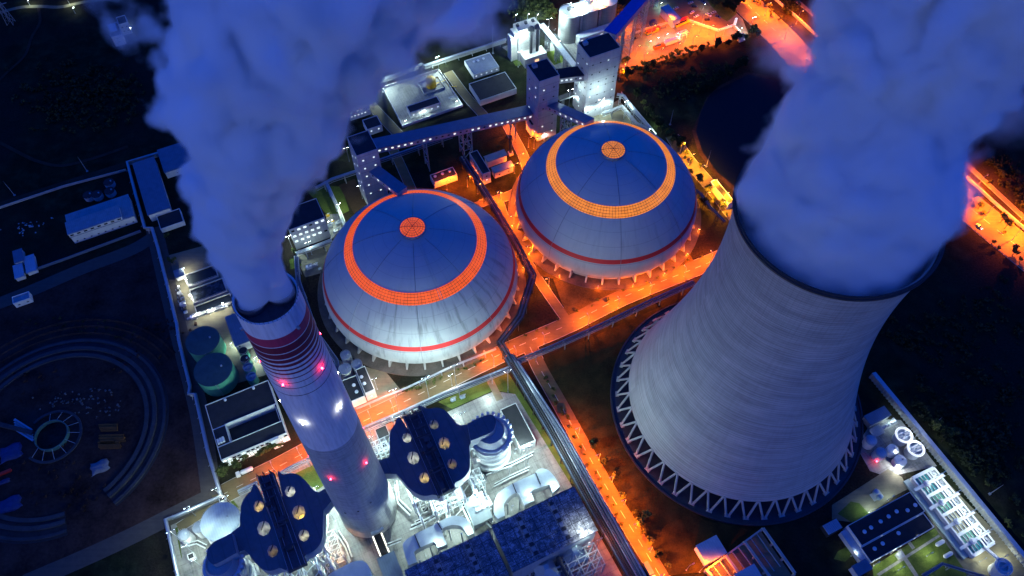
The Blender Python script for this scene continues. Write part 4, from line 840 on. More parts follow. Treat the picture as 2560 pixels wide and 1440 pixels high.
def scrubber(k, s, lobes, strip, absorb, label, dz):
    """twin lobed duct carrying a dark strip of pipework, on white trestles, leading to a round absorber"""
    zt = 34.0; c = px(k, strip[0][0], strip[0][1], 0); th = thing('flue_gas_duct', c, label, 'flue duct', 'twin lobed flue gas ducts beside the chimney')
    for outline, holes in lobes:
        o = rounded(k, outline, zt); hs_ = [octagon(k, x, y, r*.48, zt) for x, y, r in holes]
        b = MB(); slab(b, o, hs_, zt, 7.5); lb_ = build('duct_lobe', b, [M_duct, M_clad], th)
        for h_, (x, y, r) in zip(hs_, holes):
            b = MB(); m_ = len(h_); cc = sum(h_, Vector())/m_
            lo = [cc+(p-cc)*.6-VX*1.0-Vector((0, 0, 9)) for p in h_]; up_ = [Vector((p.x, p.y, zt+.25)) for p in h_]
            b.add(up_+lo, [(i, (i+1) % m_, m_+(i+1) % m_, m_+i) for i in range(m_)]); build('hopper', b, M_clad2, lb_)
            b = MB(); b.beam(h_[1], h_[5]+VX*3, .45); build('hopper_bracing', b, M_dark, lb_); point(lb_, Vector((cc.x, cc.y, zt-4.5)), (40, 150, 80, 200)[(int(x)+int(y)) % 4], ((1, .82, .55), (1, .9, .75), (1, .6, .2))[int(x) % 3], .4)  # the point light is added to brighten the inside of the hopper
    # dark strip of pipes and platforms along the middle
    P4 = [px(k, x, y, zt+2) for x, y in strip]; a0_, a1_, b1, b0 = P4  # far left, far right, near right, near left
    b = MB(); b.poly([Vector((p.x, p.y, zt+1.2)) for p in P4], 3.4); build('platform', b, M_lattice, th)
    def sp(u, v, z): return (a0_*(1-u)+a1_*u)*(1-v)+(b0*(1-u)+b1*u)*v+Vector((0, 0, z-zt-2))
    rn = random.Random(5+int(dz))
    for i in range(26):
        b = MB(); u, v = rn.uniform(.08, .92), rn.uniform(.03, .95)
        if i % 3 == 0: b.tube([sp(u, max(0, v-.2), zt+2.3), sp(u, min(1, v+.2), zt+2.3)], rn.uniform(.25, .55), 6)
        elif i % 3 == 1: b.tube([sp(.1, v, zt+2.9), sp(.9, v, zt+2.9)], .35, 6)
        else: b.box(sp(u, v, zt+1.2), rn.uniform(1.5, 3), rn.uniform(1.5, 3.5), rn.uniform(1, 2.6))
        build('pipework', b, M_lattice if i % 4 else M_dark, th)
    for side in (.04, .28, .72, .96):
        b = MB(); n = 22
        for i in range(n+1): b.beam(sp(side, i/n, zt+1.2), sp(side, i/n, zt+2.5), .12)
        for z in (1.9, 2.5):
            for i in range(0, n, 1): 
                b.beam(sp(side, i/n, zt+z), sp(side, (i+1)/n, zt+z), .14)
        build('guard_rail', b, M_steel, th)
    for u in (.1, .5, .9):     # masts at the far end
        b = MB(); q = sp(u, .02, zt+1); b.beam(q, q+Vector((0, 0, 7)), .3); b.beam(q+Vector((1.5, 0, 0)), q+Vector((0, 0, 6)), .15); b.beam(q-Vector((1.5, 0, 0)), q+Vector((0, 0, 6)), .15); build('mast', b, M_dark, th)
    # white trestles underneath
    legs = [sp(u, v, 0) for u in (-1.1, -.35, .35, 1.35, 2.0) for v in (.15, .5, .85, 1.06)]
    for i, p in enumerate(legs):
        b = MB(); g = Vector((p.x, p.y, 0)); t_ = Vector((p.x, p.y, zt-7.5)); b.beam(g, t_, .8)
        q = legs[i+1] if i % 4 < 3 else None
        if q is not None:
            g2 = Vector((q.x, q.y, 0))
            for z in (0, 9, 18): b.beam(g+Vector((0, 0, z)), g2+Vector((0, 0, z+8.5)), .4); b.beam(g+Vector((0, 0, z+8.5)), g2+Vector((0, 0, z+8.5)), .4)
        if i+4 < len(legs):
            q = legs[i+4]; g2 = Vector((q.x, q.y, 0))
            for z in (0, 13): b.beam(g+Vector((0, 0, z)), g2+Vector((0, 0, z+12.5)), .35)
        build('trestle', b, M_whsteel, th)
    # round absorber at the end of the duct
    (x0, y0), (x1, y1), pts, lab2 = absorb
    p, q = px(k, x0, y0, 36), px(k, x1, y1, 36); c = (p+q)/2; c = Vector((c.x, c.y, 0)); r = (p-q).length/2
    t = thing('absorber_tower', c, lab2, 'absorber tower', 'round absorber towers')
    b = MB(); b.lathe(c, [(r, 0), (r, 31), (r*.98, 31.2)], 48); build('wall', b, panel_mat('absorber_steel', (.40, .42, .44), 3.1), t, 40)
    b = MB(); b.lathe(c, [(r*.98, 31.2), (r*.82, 35.5), (r*.8, 36), (r*.76, 36), (r*.74, 34.6), (.1, 34.4)], 48, cap=True); build('crown', b, M_clad, t, 40)
    for z in (7, 14, 21, 27, 31):
        b = MB(); b.lathe(c, [(r+.05, z), (r+1.2, z), (r+1.2, z+.15), (r+.05, z+.15)], 44)
        for i in range(36): a = 2*math.pi*i/36; e = c+Vector(((r+1.15)*math.cos(a), (r+1.15)*math.sin(a), z)); b.beam(e, e+Vector((0, 0, 1.1)), .08)
        b.lathe(c, [(r+1.1, z+1.1), (r+1.2, z+1.1), (r+1.2, z+1.2), (r+1.1, z+1.2), (r+1.1, z+1.1)], 44); build('walkway', b, M_whsteel, t)
    for i in range(14):
        a = -.9+i*.26; e = c+Vector(((r+1.9)*math.cos(a), (r+1.9)*math.sin(a), 30)); b = MB(); b.tube([e, e+Vector((0, 0, 2.6))], .75, 8); build('spray_pump', b, M_whsteel, t)
    b = MB(); 
    for i in range(3): a = 2.6+i*.5; e = c+Vector(((r+.6)*math.cos(a), (r+.6)*math.sin(a), 0)); b.tube([e, e+Vector((0, 0, 29))], .5, 8)
    build('riser_pipe', b, M_whsteel, t, 40)
    b = MB(); o = rounded(k, pts, 39.5); slab(b, o, [], 39.5, 7); build('outlet_duct', b, [M_duct, M_clad], t)
    return th
scrubber('Q', 0, [
    ([(620, 560), (690, 545), (750, 538), (805, 550), (860, 600), (925, 668), (1000, 655, 1), (1020, 790, 1), (1000, 830), (1004, 900), (1000, 1000), (960, 1060), (900, 1095), (840, 1100)], [(735, 665, 4.6), (812, 805, 5.6), (872, 960, 4.6)]),
    ([(500, 640), (440, 665), (405, 720), (402, 800), (400, 905, 1), (300, 938, 1), (320, 1034, 1), (455, 1035, 1), (500, 1085), (560, 1150), (640, 1195), (720, 1190), (800, 1150)], [(532, 765, 4.6), (580, 915, 5.8), (662, 1065, 4.8)])],
    [(500, 600), (645, 545), (895, 1130), (760, 1200)], ((1020, 720), (1290, 690), [(985, 655, 1), (1110, 600), (1170, 592), (1198, 630), (1185, 700), (1130, 740), (1010, 785, 1)], 'right round silver absorber tower ringed by walkways, above the pale yard'), 
    'right twin lobed dark blue flue duct with octagonal hoppers, between chimney and absorber', 1)
scrubber('M', 0, [
    ([(1330, 320), (1390, 300), (1480, 284), (1570, 310), (1650, 380), (1720, 470), (1790, 500, 1), (1900, 420, 1), (1960, 560, 1), (1840, 700, 1), (1832, 900), (1830, 990), (1800, 1080), (1740, 1150), (1650, 1195), (1560, 1180)], [(1465, 490, 4.8), (1562, 725, 6.0), (1620, 985, 4.8)]),
    ([(1100, 455), (1020, 490), (960, 545), (920, 620), (905, 720), (898, 880, 1), (805, 950, 1), (860, 1180, 1), (950, 1150, 1), (1000, 1200), (1070, 1290), (1150, 1360), (1240, 1382), (1340, 1350), (1420, 1290)], [(1112, 655, 4.8), (1168, 905, 6.0), (1268, 1160, 4.8)])],
    [(1092, 330), (1268, 268), (1642, 1290), (1435, 1385)], ((470, 1290), (850, 1270), [(805, 955, 1), (700, 1010), (600, 1060), (540, 1140), (530, 1230), (580, 1300), (640, 1300), (860, 1180, 1)], 'left round absorber tower with bright railings, beside the cone roofed tank'),
    'left twin lobed dark blue flue duct, one hopper glowing yellow, beside the chimney foot', 2)
M_glow = emat('work_light', (1, .55, .06), 1.5)
q = px('M', 1562, 740, 26); hl = MB(); hl.box(q, 5, 5, .3); solo('work_light', hl, M_glow, 'yellow work light glowing inside a hopper of the left duct', 'lamp')
# cone roofed tank and its neighbours
tank('M', 462, 820, 895, 830, 14, 'largest tank in the lower left corner, with a ribbed conical roof', M_white, sheet_mat('ribbed_cone', (.40, .45, .50)), 'cone', rise=4.5)
t_ = bpy.data.objects['storage_tank']
tank('M', 198, 985, 335, 975, 9, 'small pale tank nearest to the corner of the boundary pipe', M_white, M_greyroof, 'dome', rise=1.2, group='two small tanks beside the cone roofed tank')
tank('M', 365, 900, 500, 890, 9, 'small pale tank squeezed against the cone roofed tank', M_white, M_greyroof, 'dome', rise=1.2, group='two small tanks beside the cone roofed tank')
building(gb('Q', [(1230, 552), (1345, 500), (1500, 780), (1380, 836)], 10), 10, 'plain black roofed building on the yard beside the right absorber tower', 'building', M_wallw, M_roof, 'pump_building', (3, 6), 4, faces='v', lit=.7)
building(gb('M', [(985, 1325), (1065, 1290), (1095, 1380), (1020, 1420)], 6), 6, 'small black roofed kiosk below the left flue duct', 'kiosk', M_wallw, M_roof, 'kiosk')
building(gb('Q', [(290, 700), (375, 660), (400, 740), (320, 780)], 5), 5, 'small dark plant room between the chimney and the right flue duct', 'plant room', M_steel, M_roof, 'plant_room')
building(gb('Q', [(1010, 915), (1055, 890), (1080, 945), (1035, 970)], 15), 15, 'slim grey box at the foot of the right absorber tower', 'stair tower', M_clad, M_greyroof, 'stair_tower')
# arched ducts feeding the precipitators
def arch(k, outer, holes, z, h, label, seams=()):
    o = rounded(k, outer, z, 4); hs_ = [[px(k, x, y, z) for x, y in hh] for hh in holes]; c = sum(o, Vector())/len(o); c.z = 0
    th = thing('arched_duct', c, label, 'duct', 'arched inlet ducts'); b = MB(); slab(b, o, hs_, z, h); build('duct_body', b, [M_clad2, M_clad], th)
    for x0, y0, x1, y1 in seams: b = MB(); b.beam(px(k, x0, y0, z+.1), px(k, x1, y1, z+.1), .5, .5); build('flange', b, M_dark, th)
    for i in range(0, len(o), max(1, len(o)//8)): b = MB(); p = c+(o[i]-c)*.9; b.beam(Vector((p.x, p.y, 0)), Vector((p.x, p.y, z-h)), .7); build('support_leg', b, M_whsteel, th)
    for hh in holes:
        b = MB(); q = [px(k, x, y, z-h+1) for x, y in hh]
        for f in (.2, .4, .6, .8):
            b.beam(q[0].lerp(q[1], f), q[-1].lerp(q[len(q)//2], f), .25)
        for i in range(len(q)//2): b.beam(q[i], q[-1-i], .25)
        build('lattice', b, M_steel, th)
    return th
arch('O', [(150, 790, 1), (155, 650), (200, 560), (320, 475), (450, 412), (585, 352), (590, 335), (640, 303), (720, 318), (790, 390), (845, 490, 1), (770, 560, 1), (735, 470, 1), (560, 530), (545, 560), (575, 640, 1), (470, 690, 1), (425, 600), (390, 560), (320, 590), (262, 660), (250, 700), (265, 800, 1), (190, 835, 1)], [], 22, 6, 'right pale arched duct, beside the pipe rack at the corner of the yard', ((345, 460, 385, 560), (590, 350, 640, 470)))
arch('N', [(935, 1330, 1), (880, 1150), (890, 1075), (1000, 1000), (1200, 900), (1380, 808), (1500, 812), (1580, 865), (1630, 985, 1), (1565, 1010, 1), (1500, 920), (1430, 900), (1370, 905), (1290, 955), (1345, 1105, 1), (1245, 1140, 1), (1215, 1090), (1180, 1085), (1010, 1170), (1005, 1230), (1030, 1290, 1)], [], 22, 6, 'middle pale arched duct, in front of the right flue duct', ((1000, 1000, 1060, 1140), (1240, 870, 1290, 950)))
arch('N', [(60, 1500, 1), (100, 1420), (300, 1310), (420, 1275), (490, 1300), (530, 1370), (570, 1500, 1), (470, 1560, 1), (300, 1540, 1)], [], 22, 6, 'left pale arched duct, cut off by the bottom of the picture')
# precipitator roofs: dark deck of square covers
def esp_mat():
    m, nt, p, out = nodes_of('precipitator_deck'); pos = geo(nt); mp = N(nt, 'ShaderNodeMapping'); mp.inputs['Rotation'].default_value = (0, 0, -A0); nt.links.new(pos, mp.inputs[0])
    sx = N(nt, 'ShaderNodeSeparateXYZ'); nt.links.new(mp.outputs[0], sx.inputs[0])
    def ln(s, pitch, w): return math_(nt, 'LESS_THAN', math_(nt, 'FRACT', math_(nt, 'DIVIDE', s, pitch)), w)
    big = math_(nt, 'MAXIMUM', ln(sx.outputs[0], 5.2, .06), ln(sx.outputs[1], 5.2, .06)); sm = math_(nt, 'MAXIMUM', ln(sx.outputs[0], .65, .2), ln(sx.outputs[1], 1.3, .15))
    a = noise(nt, .35, 5, .7, pos); b = noise(nt, 2.6, 3, .7, pos)
    c = ramp(nt, math_(nt, 'ADD', math_(nt, 'MULTIPLY', a, .5), math_(nt, 'MULTIPLY', b, .5)), [(.36, (.02, .023, .03)), (.5, (.12, .13, .15)), (.6, (.50, .52, .55))])
    c = mixc(nt, math_(nt, 'MULTIPLY', sm, .45), c, (.03, .035, .05)); nt.links.new(mixc(nt, math_(nt, 'MULTIPLY', big, .85), c, (.012, .013, .018)), p.inputs['Base Color']); p.inputs['Roughness'].default_value = .6; return m
M_esp = esp_mat()
def esp(corners, label, rows):
    z = 26; q = [px(k, x, y, z) for k, x, y in corners]; us = sorted(uv(p)[0] for p in q); vs = sorted(uv(p)[1] for p in q); u0, u1, v0, v1 = (us[0]+us[1])/2, (us[2]+us[3])/2, (vs[0]+vs[1])/2, (vs[2]+vs[3])/2
    th = thing('electrostatic_precipitator', gw((u0+u1)/2, (v0+v1)/2), label, 'precipitator', 'precipitators with dark cell roofs')
    b = MB(); b.gbox(u0+.5, u1-.5, v0+.5, v1-.5, 5, z-.4); build('casing', b, M_clad, th)
    b = MB(); b.gbox(u0, u1, v0, v1, z-.4, z); build('roof_deck', b, M_esp, th)
    for i in range(6):
        for j in (0, 1): b = MB(); u = u0+1+(u1-u0-2)*i/5; v = v0+1+(v1-v0-2)*j; b.gbox(u-.4, u+.4, v-.4, v+.4, 0, 5); build('leg', b, M_whsteel, th)
    rn = random.Random(int(u0*10))
    for r in rows:
        u = u0+(u1-u0)*r; n = 9; b = MB()
        for s in (-1.7, 1.7):
            b.beam(gw(u+s, v0+1, z+1.2), gw(u+s, v1-1, z+1.2), .14)
            for i in range(n+1): v = v0+1+(v1-v0-2)*i/n; b.beam(gw(u+s, v, z), gw(u+s, v, z+1.25), .12)
        build('guard_rail', b, M_steel, th)
        for i in range(n): 
            v = v0+2+(v1-v0-4)*(i+.5)/n
            b = MB(); b.gbox(u-.9, u+.9, v-.8, v+.8, z, z+1.1+rn.random()*.5); build('transformer', b, M_steel if i % 2 else M_dark, th)
            b = MB(); b.beam(gw(u-1.7, v-1.4, z+2.3), gw(u+1.7, v-1.4, z+2.3), .18)
            for s in (-1.7, 1.7): b.beam(gw(u+s, v-1.4, z), gw(u+s, v-1.4, z+2.3), .18)
            build('hoist_frame', b, M_steel, th)
    return th
esp([('O', 122, 920), ('O', 985, 478), ('O', 1250, 950), ('O', 350, 1412)], 'right precipitator roof of dark blue cells, one corner lit by a starry floodlight', (.3, .68))
esp([('N', 870, 1405), ('N', 1775, 942), ('N', 2010, 1420), ('N', 1110, 1880)], 'left precipitator roof of dark blue cells, cut off by the bottom of the picture', (.35, .72))
# blue roofed canopy and the lit sunken stair to the chimney
building(gb('N', [(585, 1265), (772, 1175), (905, 1450), (720, 1540)], 11), 11, 'bright blue ridged roof over the fan house in front of the chimney', 'fan house', M_clad, M_blue, 'fan_house', over=.4)
u_, v_ = uv(px('N', 600, 1010, 0)); t = thing('lit_ramp', gw(u_, v_), 'black ramp between two bright glowing edges at the chimney foot', 'ramp')
a, c = px('N', 530, 815, 0), px('N', 690, 1215, 0); dd = (c-a).normalized(); nn = Vector((-dd.y, dd.x, 0))
b = MB(); b.beam(a+Vector((0, 0, 1.2)), c+Vector((0, 0, 1.2)), 3.2, 2.4); build('deck', b, M_roof, t)
M_strip = emat('light_strip', (1, .95, .75), 3)
for s in (-1, 1): b = MB(); b.beam(a+nn*s*2.2+Vector((0, 0, .6)), c+nn*s*2.2+Vector((0, 0, .6)), .9, 1.2); build('kerb_wall', b, M_wallw, t); b = MB(); b.beam(a+nn*s*2.2+Vector((0, 0, 1.25)), c+nn*s*2.2+Vector((0, 0, 1.25)), .5, .1); build('light_strip', b, M_strip, t)
b = MB(); b.box(CHM+dd*14.4+Vector((0, 0, 6.5)), 6.5, 2.2, 2.0, math.atan2(nn.y, nn.x)); build('portal', b, M_clad, t)
# sloping grey hopper duct
zz = 14; u0, u1, v0, v1 = gb('N', [(1530, 652), (1700, 562), (1842, 770), (1622, 890)], zz); t = thing('sloping_duct', gw((u0+u1)/2, (v0+v1)/2), 'smooth pale box duct sloping down between the arched ducts', 'duct')
b = MB(); b.add([gw(u0, v0, 9), gw(u1, v0, 9), gw(u1, v1, 17), gw(u0, v1, 17), gw(u0, v0, 3), gw(u1, v0, 3), gw(u1, v1, 11), gw(u0, v1, 11)], [(0, 1, 2, 3), (7, 6, 5, 4), (0, 4, 5, 1), (1, 5, 6, 2), (2, 6, 7, 3), (3, 7, 4, 0)]); build('duct_body', b, M_clad2, t)
for u in (u0+.5, u1-.5):
    for v, z in ((v0+.5, 3), (v1-.5, 11)): b = MB(); b.beam(gw(u, v, 0), gw(u, v, z), .6); build('leg', b, M_whsteel, t)
# white steel frames on the yard behind the precipitators
def frame_bay(k, pts, z, label, nx, ny, name='pipe_gantry', m=None, group=None):
    q = [px(k, x, y, 0) for x, y in pts]; us = [uv(p)[0] for p in q]; vs = [uv(p)[1] for p in q]; u0, u1, v0, v1 = min(us), max(us), min(vs), max(vs)
    th = thing(name, gw((u0+u1)/2, (v0+v1)/2), label, 'steel frame', group); m = m or M_whsteel
    for i in range(nx+1):
        for j in range(ny+1):
            u, v = u0+(u1-u0)*i/nx, v0+(v1-v0)*j/ny; b = MB(); b.beam(gw(u, v, 0), gw(u, v, z), .5); build('column', b, m, th)
    for zl in (z*.5, z):
        b = MB()
        for i in range(nx+1): u = u0+(u1-u0)*i/nx; b.beam(gw(u, v0, zl), gw(u, v1, zl), .35)
        for j in range(ny+1): v = v0+(v1-v0)*j/ny; b.beam(gw(u0, v, zl), gw(u1, v, zl), .35)
        for i in range(nx):
            for j in range(ny): b.beam(gw(u0+(u1-u0)*i/nx, v0+(v1-v0)*j/ny, zl), gw(u0+(u1-u0)*(i+1)/nx, v0+(v1-v0)*(j+1)/ny, zl), .2)
        build('floor_beams', b, m, th)
    return th
frame_bay('N', [(1200, 700), (1480, 560), (1560, 700), (1270, 840)], 14, 'white lattice frame between the right flue duct and the middle arched duct', 4, 3)
frame_bay('N', [(60, 1100), (200, 1080), (280, 1260), (100, 1400)], 14, 'white lattice frame left of the chimney foot, lit orange', 2, 3)
frame_bay('N', [(560, 130), (720, 80), (760, 180), (640, 240)], 12, 'white pipe frame between the chimney and the right flue duct', 3, 2)
frame_bay('O', [(-60, 760), (90, 690), (130, 760), (-20, 840)], 14, 'white lattice frame beside the sloping duct', 3, 2)
# foot of the picture: hoppers and crossed steel beyond the right precipitator
for i, (x, y, lab) in enumerate(((700, 1360, 'left pale pyramid hopper at the bottom edge'), (1000, 1180, 'right pale pyramid hopper beside the starry floodlight'))):
    c = px('O', x, y, 14); c.z = 0; t = thing('hopper', c, lab, 'hopper', 'pyramid hoppers at the bottom edge'); b = MB(); s = 5.2
    b.add([c+UX*a_*s+VX*b_*s+Vector((0, 0, 10)) for a_, b_ in ((-1, -1), (1, -1), (1, 1), (-1, 1))]+[c+UX*a_*1.2+VX*b_*1.2+Vector((0, 0, 17)) for a_, b_ in ((-1, -1), (1, -1), (1, 1), (-1, 1))], [(0, 1, 5, 4), (1, 2, 6, 5), (2, 3, 7, 6), (3, 0, 4, 7), (4, 5, 6, 7), (3, 2, 1, 0)]); build('hood', b, M_clad2, t)
    for a_, b_ in ((-1, -1), (1, -1), (1, 1), (-1, 1)): b = MB(); p = c+UX*a_*4.8+VX*b_*4.8; b.beam(p, p+Vector((0, 0, 10)), .6); build('leg', b, M_whsteel, t)
frame_bay('O', [(880, 1330), (1180, 1190), (1290, 1400), (980, 1560)], 16, 'grey crossed steel frame at the bottom edge beside the pipe rack', 3, 3, m=M_steel)
q0, q1 = px('O', 830, 1250, 20), px('O', 930, 1440, 20); b = MB(); b.tube([q0, q1], 1.0, 10); b.tube([q0, Vector((q0.x, q0.y, 0))], 1.0, 10); solo('drop_pipe', b, M_dark, 'thick black pipe crossing the steel frame at the bottom edge', 'pipe', smooth=40)

# pipe runs, trays and small plant crowding the pale yard
M_pipew = mat('pale_pipe', (.50, .51, .50), .45, .2, .6)
def run(k, pts, z, r, label, m=None):
    P_ = [px(k, x, y, z) for x, y in pts]; th = thing('yard_pipe', Vector((P_[0].x, P_[0].y, 0)), label, 'pipe', 'pipe runs on the pale yard')
    for j in range(3):
        b = MB(); o = (j-1)*r*2.6
        b.tube([p+UX*o*.7+VX*o*.7+Vector((0, 0, .3*j)) for p in P_], r*(1, .7, .85)[j], 7); build('pipe', b, (m or M_pipew) if j != 1 else M_dark, th, 40)
    for p, q in zip(P_, P_[1:]):
        n = max(1, int((q-p).length/5))
        for i in range(n): c = p.lerp(q, (i+.5)/n); b = MB(); b.beam(Vector((c.x, c.y, 0)), c-Vector((0, 0, r)), .3); b.beam(c-UX*1.2-Vector((0, 0, r+.1)), c+UX*1.2-Vector((0, 0, r+.1)), .25); build('post', b, M_steel, th)
run('Q', [(960, 1090), (1040, 1060), (1090, 1140), (1130, 1230)], 5, .5, 'pipe run between the right absorber and the sloping duct'); run('Q', [(700, 1290), (820, 1260), (960, 1210)], 5, .4, 'pipe run in front of the right flue duct'); run('Q', [(1130, 1030), (1320, 960), (1480, 880)], 4, .35, 'pipe run across the open pale yard'); run('Q', [(300, 880), (390, 850), (420, 700)], 4, .4, 'pipe run right of the chimney shaft'); run('Q', [(450, 1100), (470, 1240), (560, 1330)], 4, .4, 'pipe run from the chimney foot toward the middle arched duct')
run('N', [(960, 930), (1120, 860), (1250, 790)], 5, .4, 'pipe run behind the middle arched duct'); run('N', [(1480, 560), (1520, 700), (1600, 860)], 6, .45, 'pipe run along the left side of the sloping duct'); run('N', [(190, 980), (280, 1120), (330, 1260)], 4, .4, 'pipe run left of the chimney foot'); run('N', [(700, 1120), (860, 1060)], 3, .3, 'short pipe run beside the glowing ramp')
run('M', [(870, 1240), (1000, 1300), (1080, 1380)], 5, .4, 'pipe run under the left absorber'); run('M', [(470, 880), (620, 1100)], 3, .35, 'pipe run between the cone roofed tank and the left absorber'); run('M', [(250, 1100), (420, 1060), (520, 1110)], 3, .3, 'pipe run below the two small pale tanks'); run('M', [(1870, 720), (1880, 900), (1840, 1100)], 5, .45, 'pipe run between the left flue duct and the chimney')
run('O', [(-20, 720), (60, 840), (130, 900)], 6, .45, 'pipe run at the left end of the right arched duct'); run('O', [(150, 480), (300, 400), (520, 300)], 3, .3, 'pipe run behind the right arched duct'); run('O', [(640, 1400), (830, 1320), (1010, 1240)], 8, .5, 'pipe run among the pyramid hoppers')
for k, pts, h, lab in (('Q', [(330, 800), (380, 780), (395, 825), (345, 845)], 4, 'little white hut in the bright corner right of the chimney'), ('Q', [(1060, 1060), (1110, 1035), (1130, 1080), (1080, 1105)], 4, 'little white hut in front of the right absorber'), ('Q', [(640, 1290), (690, 1270), (705, 1310), (655, 1330)], 4, 'little dark roofed hut below the right flue duct'), ('N', [(1000, 860), (1060, 830), (1080, 880), (1020, 910)], 4, 'little dark roofed hut behind the middle arched duct'), ('M', [(300, 1200), (370, 1170), (390, 1230), (320, 1260)], 4, 'flat grey slab roofed hut at the left wall of the yard'), ('M', [(650, 560), (720, 530), (740, 580), (670, 610)], 3.5, 'little hut at the bend of the boundary wall')):
    building(gb(k, pts, h), h, lab, 'hut', M_wallw, M_roof, 'yard_hut', (1.6,), 2.5, faces='v')
frame_bay('Q', [(560, 1230), (720, 1170), (760, 1260), (600, 1330)], 16, 'white pipe frame below the near end of the right flue duct', 4, 2); frame_bay('M', [(1700, 1200), (1860, 1120), (1930, 1260), (1770, 1340)], 14, 'white pipe frame below the near end of the left flue duct', 3, 2); frame_bay('Q', [(1000, 1120), (1080, 1080), (1120, 1170), (1040, 1210)], 18, 'white stair frame in front of the right absorber', 2, 2)
# ================================================================ PIPE RACKS, BOUNDARY PIPES, FENCES
def pipe_rack(k, pts, z, w, pipes, label, step=12, cat='pipe rack', m=None, group=None, double=True):
    """bundle of pipes carried on portal frames"""
    P_ = [px(k, x, y, z) for x, y in pts]; th = thing('pipe_rack', Vector((P_[0].x, P_[0].y, 0)), label, cat, group); m = m or M_steel
    offs = []
    for i, p in enumerate(P_):
        d = P_[min(i+1, len(P_)-1)]-P_[max(i-1, 0)]; d.z = 0; d.normalize(); offs.append(Vector((-d.y, d.x, 0)))
    for o, r, mt in pipes: b = MB(); b.tube([p+n*o+Vector((0, 0, r)) for p, n in zip(P_, offs)], r, 8); build('pipe', b, mt, th, 40)
    b = MB()
    for s in (-1, 1):
        for zz in ((0, -1.5) if double else (0,)):
            for i in range(len(P_)-1): b.beam(P_[i]+offs[i]*s*w/2+Vector((0, 0, zz)), P_[i+1]+offs[i+1]*s*w/2+Vector((0, 0, zz)), .3)
    build('side_truss', b, m, th)
    for i in range(len(P_)-1):
        L = (P_[i+1]-P_[i]).length; n = max(1, int(L/step))
        for j in range(n):
            t = (j+.5)/n; c = P_[i].lerp(P_[i+1], t); nn = offs[i].lerp(offs[i+1], t); b = MB()
            for s in (-1, 1):
                g = c+nn*s*w/2; b.beam(Vector((g.x, g.y, 0)), g, .45)
            b.beam(c-nn*w/2-Vector((0, 0, .15)), c+nn*w/2-Vector((0, 0, .15)), .4); b.beam(c-nn*w/2-Vector((0, 0, 1.6)), c+nn*w/2-Vector((0, 0, 1.6)), .3)
            build('portal_frame', b, m, th)
    return th
M_bsteel = mat('blue_grey_pipe', (.09, .11, .15), .45, .2, .5, .3); M_silver = mat('silver_cladding', (.36, .38, .40), .35, .15, .6, .5)
pipe_rack('P', [(1272, 890), (1380, 1072), (1480, 1255), (1590, 1450)], 8, 6, [(-2.4, .5, M_bsteel), (-1.2, .4, M_dark), (0, .6, M_dark), (1.2, .4, M_silver), (2.3, .5, M_bsteel)], 'widest pipe rack, running down the right edge of the pale yard', 9, m=M_dark)
pipe_rack('P', [(1292, 905), (1410, 1085), (1510, 1262), (1615, 1450)], 9, 2.2, [(-.5, .45, M_bsteel), (.5, .45, M_silver)], 'slim twin blue pipe beside the orange road, parallel to the widest rack', 11)
pipe_rack('P', [(1155, 392), (1225, 500), (1290, 608), (1332, 688), (1300, 790), (1250, 855), (1280, 905)], 8, 4.2, [(-1.5, .4, M_dark), (-.5, .5, M_bsteel), (.6, .4, M_dark), (1.5, .45, M_bsteel)], 'dark blue pipe rack threading between the two domes with a kink', 10, m=M_dark)
pipe_rack('P', [(1295, 902), (1380, 868), (1500, 815), (1620, 757), (1735, 705)], 7, 2.6, [(-.7, .45, M_bsteel), (.5, .4, M_bsteel)], 'blue pipe rack along the near kerb of the orange road', 14)
pipe_rack('P', [(1275, 920), (1180, 958), (1110, 985), (1010, 1030), (890, 1080)], 7, 2.6, [(-.6, .4, M_silver), (.5, .4, M_bsteel)], 'silver pipe rack along the edge of the green lawn beside the road', 12)
pipe_rack('P', [(1240, 872), (1130, 916), (1020, 968), (890, 1022)], 4.5, .9, [(0, .3, M_silver)], 'single pale pipe on posts between the nearer dome and the road', 12, double=False)
pipe_rack('P', [(945, 402), (1010, 380), (1080, 355), (1130, 338)], 7, 2.2, [(-.5, .35, M_bsteel), (.5, .35, M_silver)], 'pipe rack beneath the long blue roofed gallery', 12)
pipe_rack('P', [(740, 640), (745, 700), (790, 830), (840, 900), (850, 965)], 7, 2.2, [(-.5, .4, M_bsteel), (.5, .4, M_bsteel)], 'blue pipe rack between the chimney top and the nearer dome', 14)
pipe_rack('P', [(740, 634), (830, 600)], 7, 2.2, [(-.5, .4, M_silver), (.5, .4, M_silver)], 'short silver pipe rack beneath the boiler house windows', 10)
pipe_rack('P', [(790, 470), (830, 448), (890, 428)], 7, 2.2, [(-.5, .4, M_silver), (.5, .4, M_silver)], 'short silver pipe rack left of the steam veiled tower', 10)
pipe_rack('P', [(815, 455), (850, 530), (865, 570)], 7, 1.8, [(-.4, .35, M_silver), (.4, .35, M_silver)], 'silver pipe rack across the green lawn beside the steam veiled tower', 10)
pipe_rack('C', [(1225, 1140), (1420, 1060), (1560, 1230), (1690, 1290)], 7, 2.4, [(-.6, .4, M_silver), (.5, .4, M_silver)], 'silver pipe rack behind the farther dome, nearer to its roof', 9)
pipe_rack('C', [(1370, 945), (1440, 960), (1500, 1050), (1560, 1130), (1700, 1285)], 8, 2.2, [(-.5, .5, M_silver), (.5, .5, M_silver)], 'silver pipe pair behind the farther dome, along the dark field', 9)
pipe_rack('b', [(790, 770), (900, 850), (1090, 1120), (1380, 1400)], 7, 2.2, [(-.5, .5, M_bsteel), (.5, .5, M_bsteel)], 'violet grey pipe rack between the farther dome and the cooling tower', 9, m=M_dark)
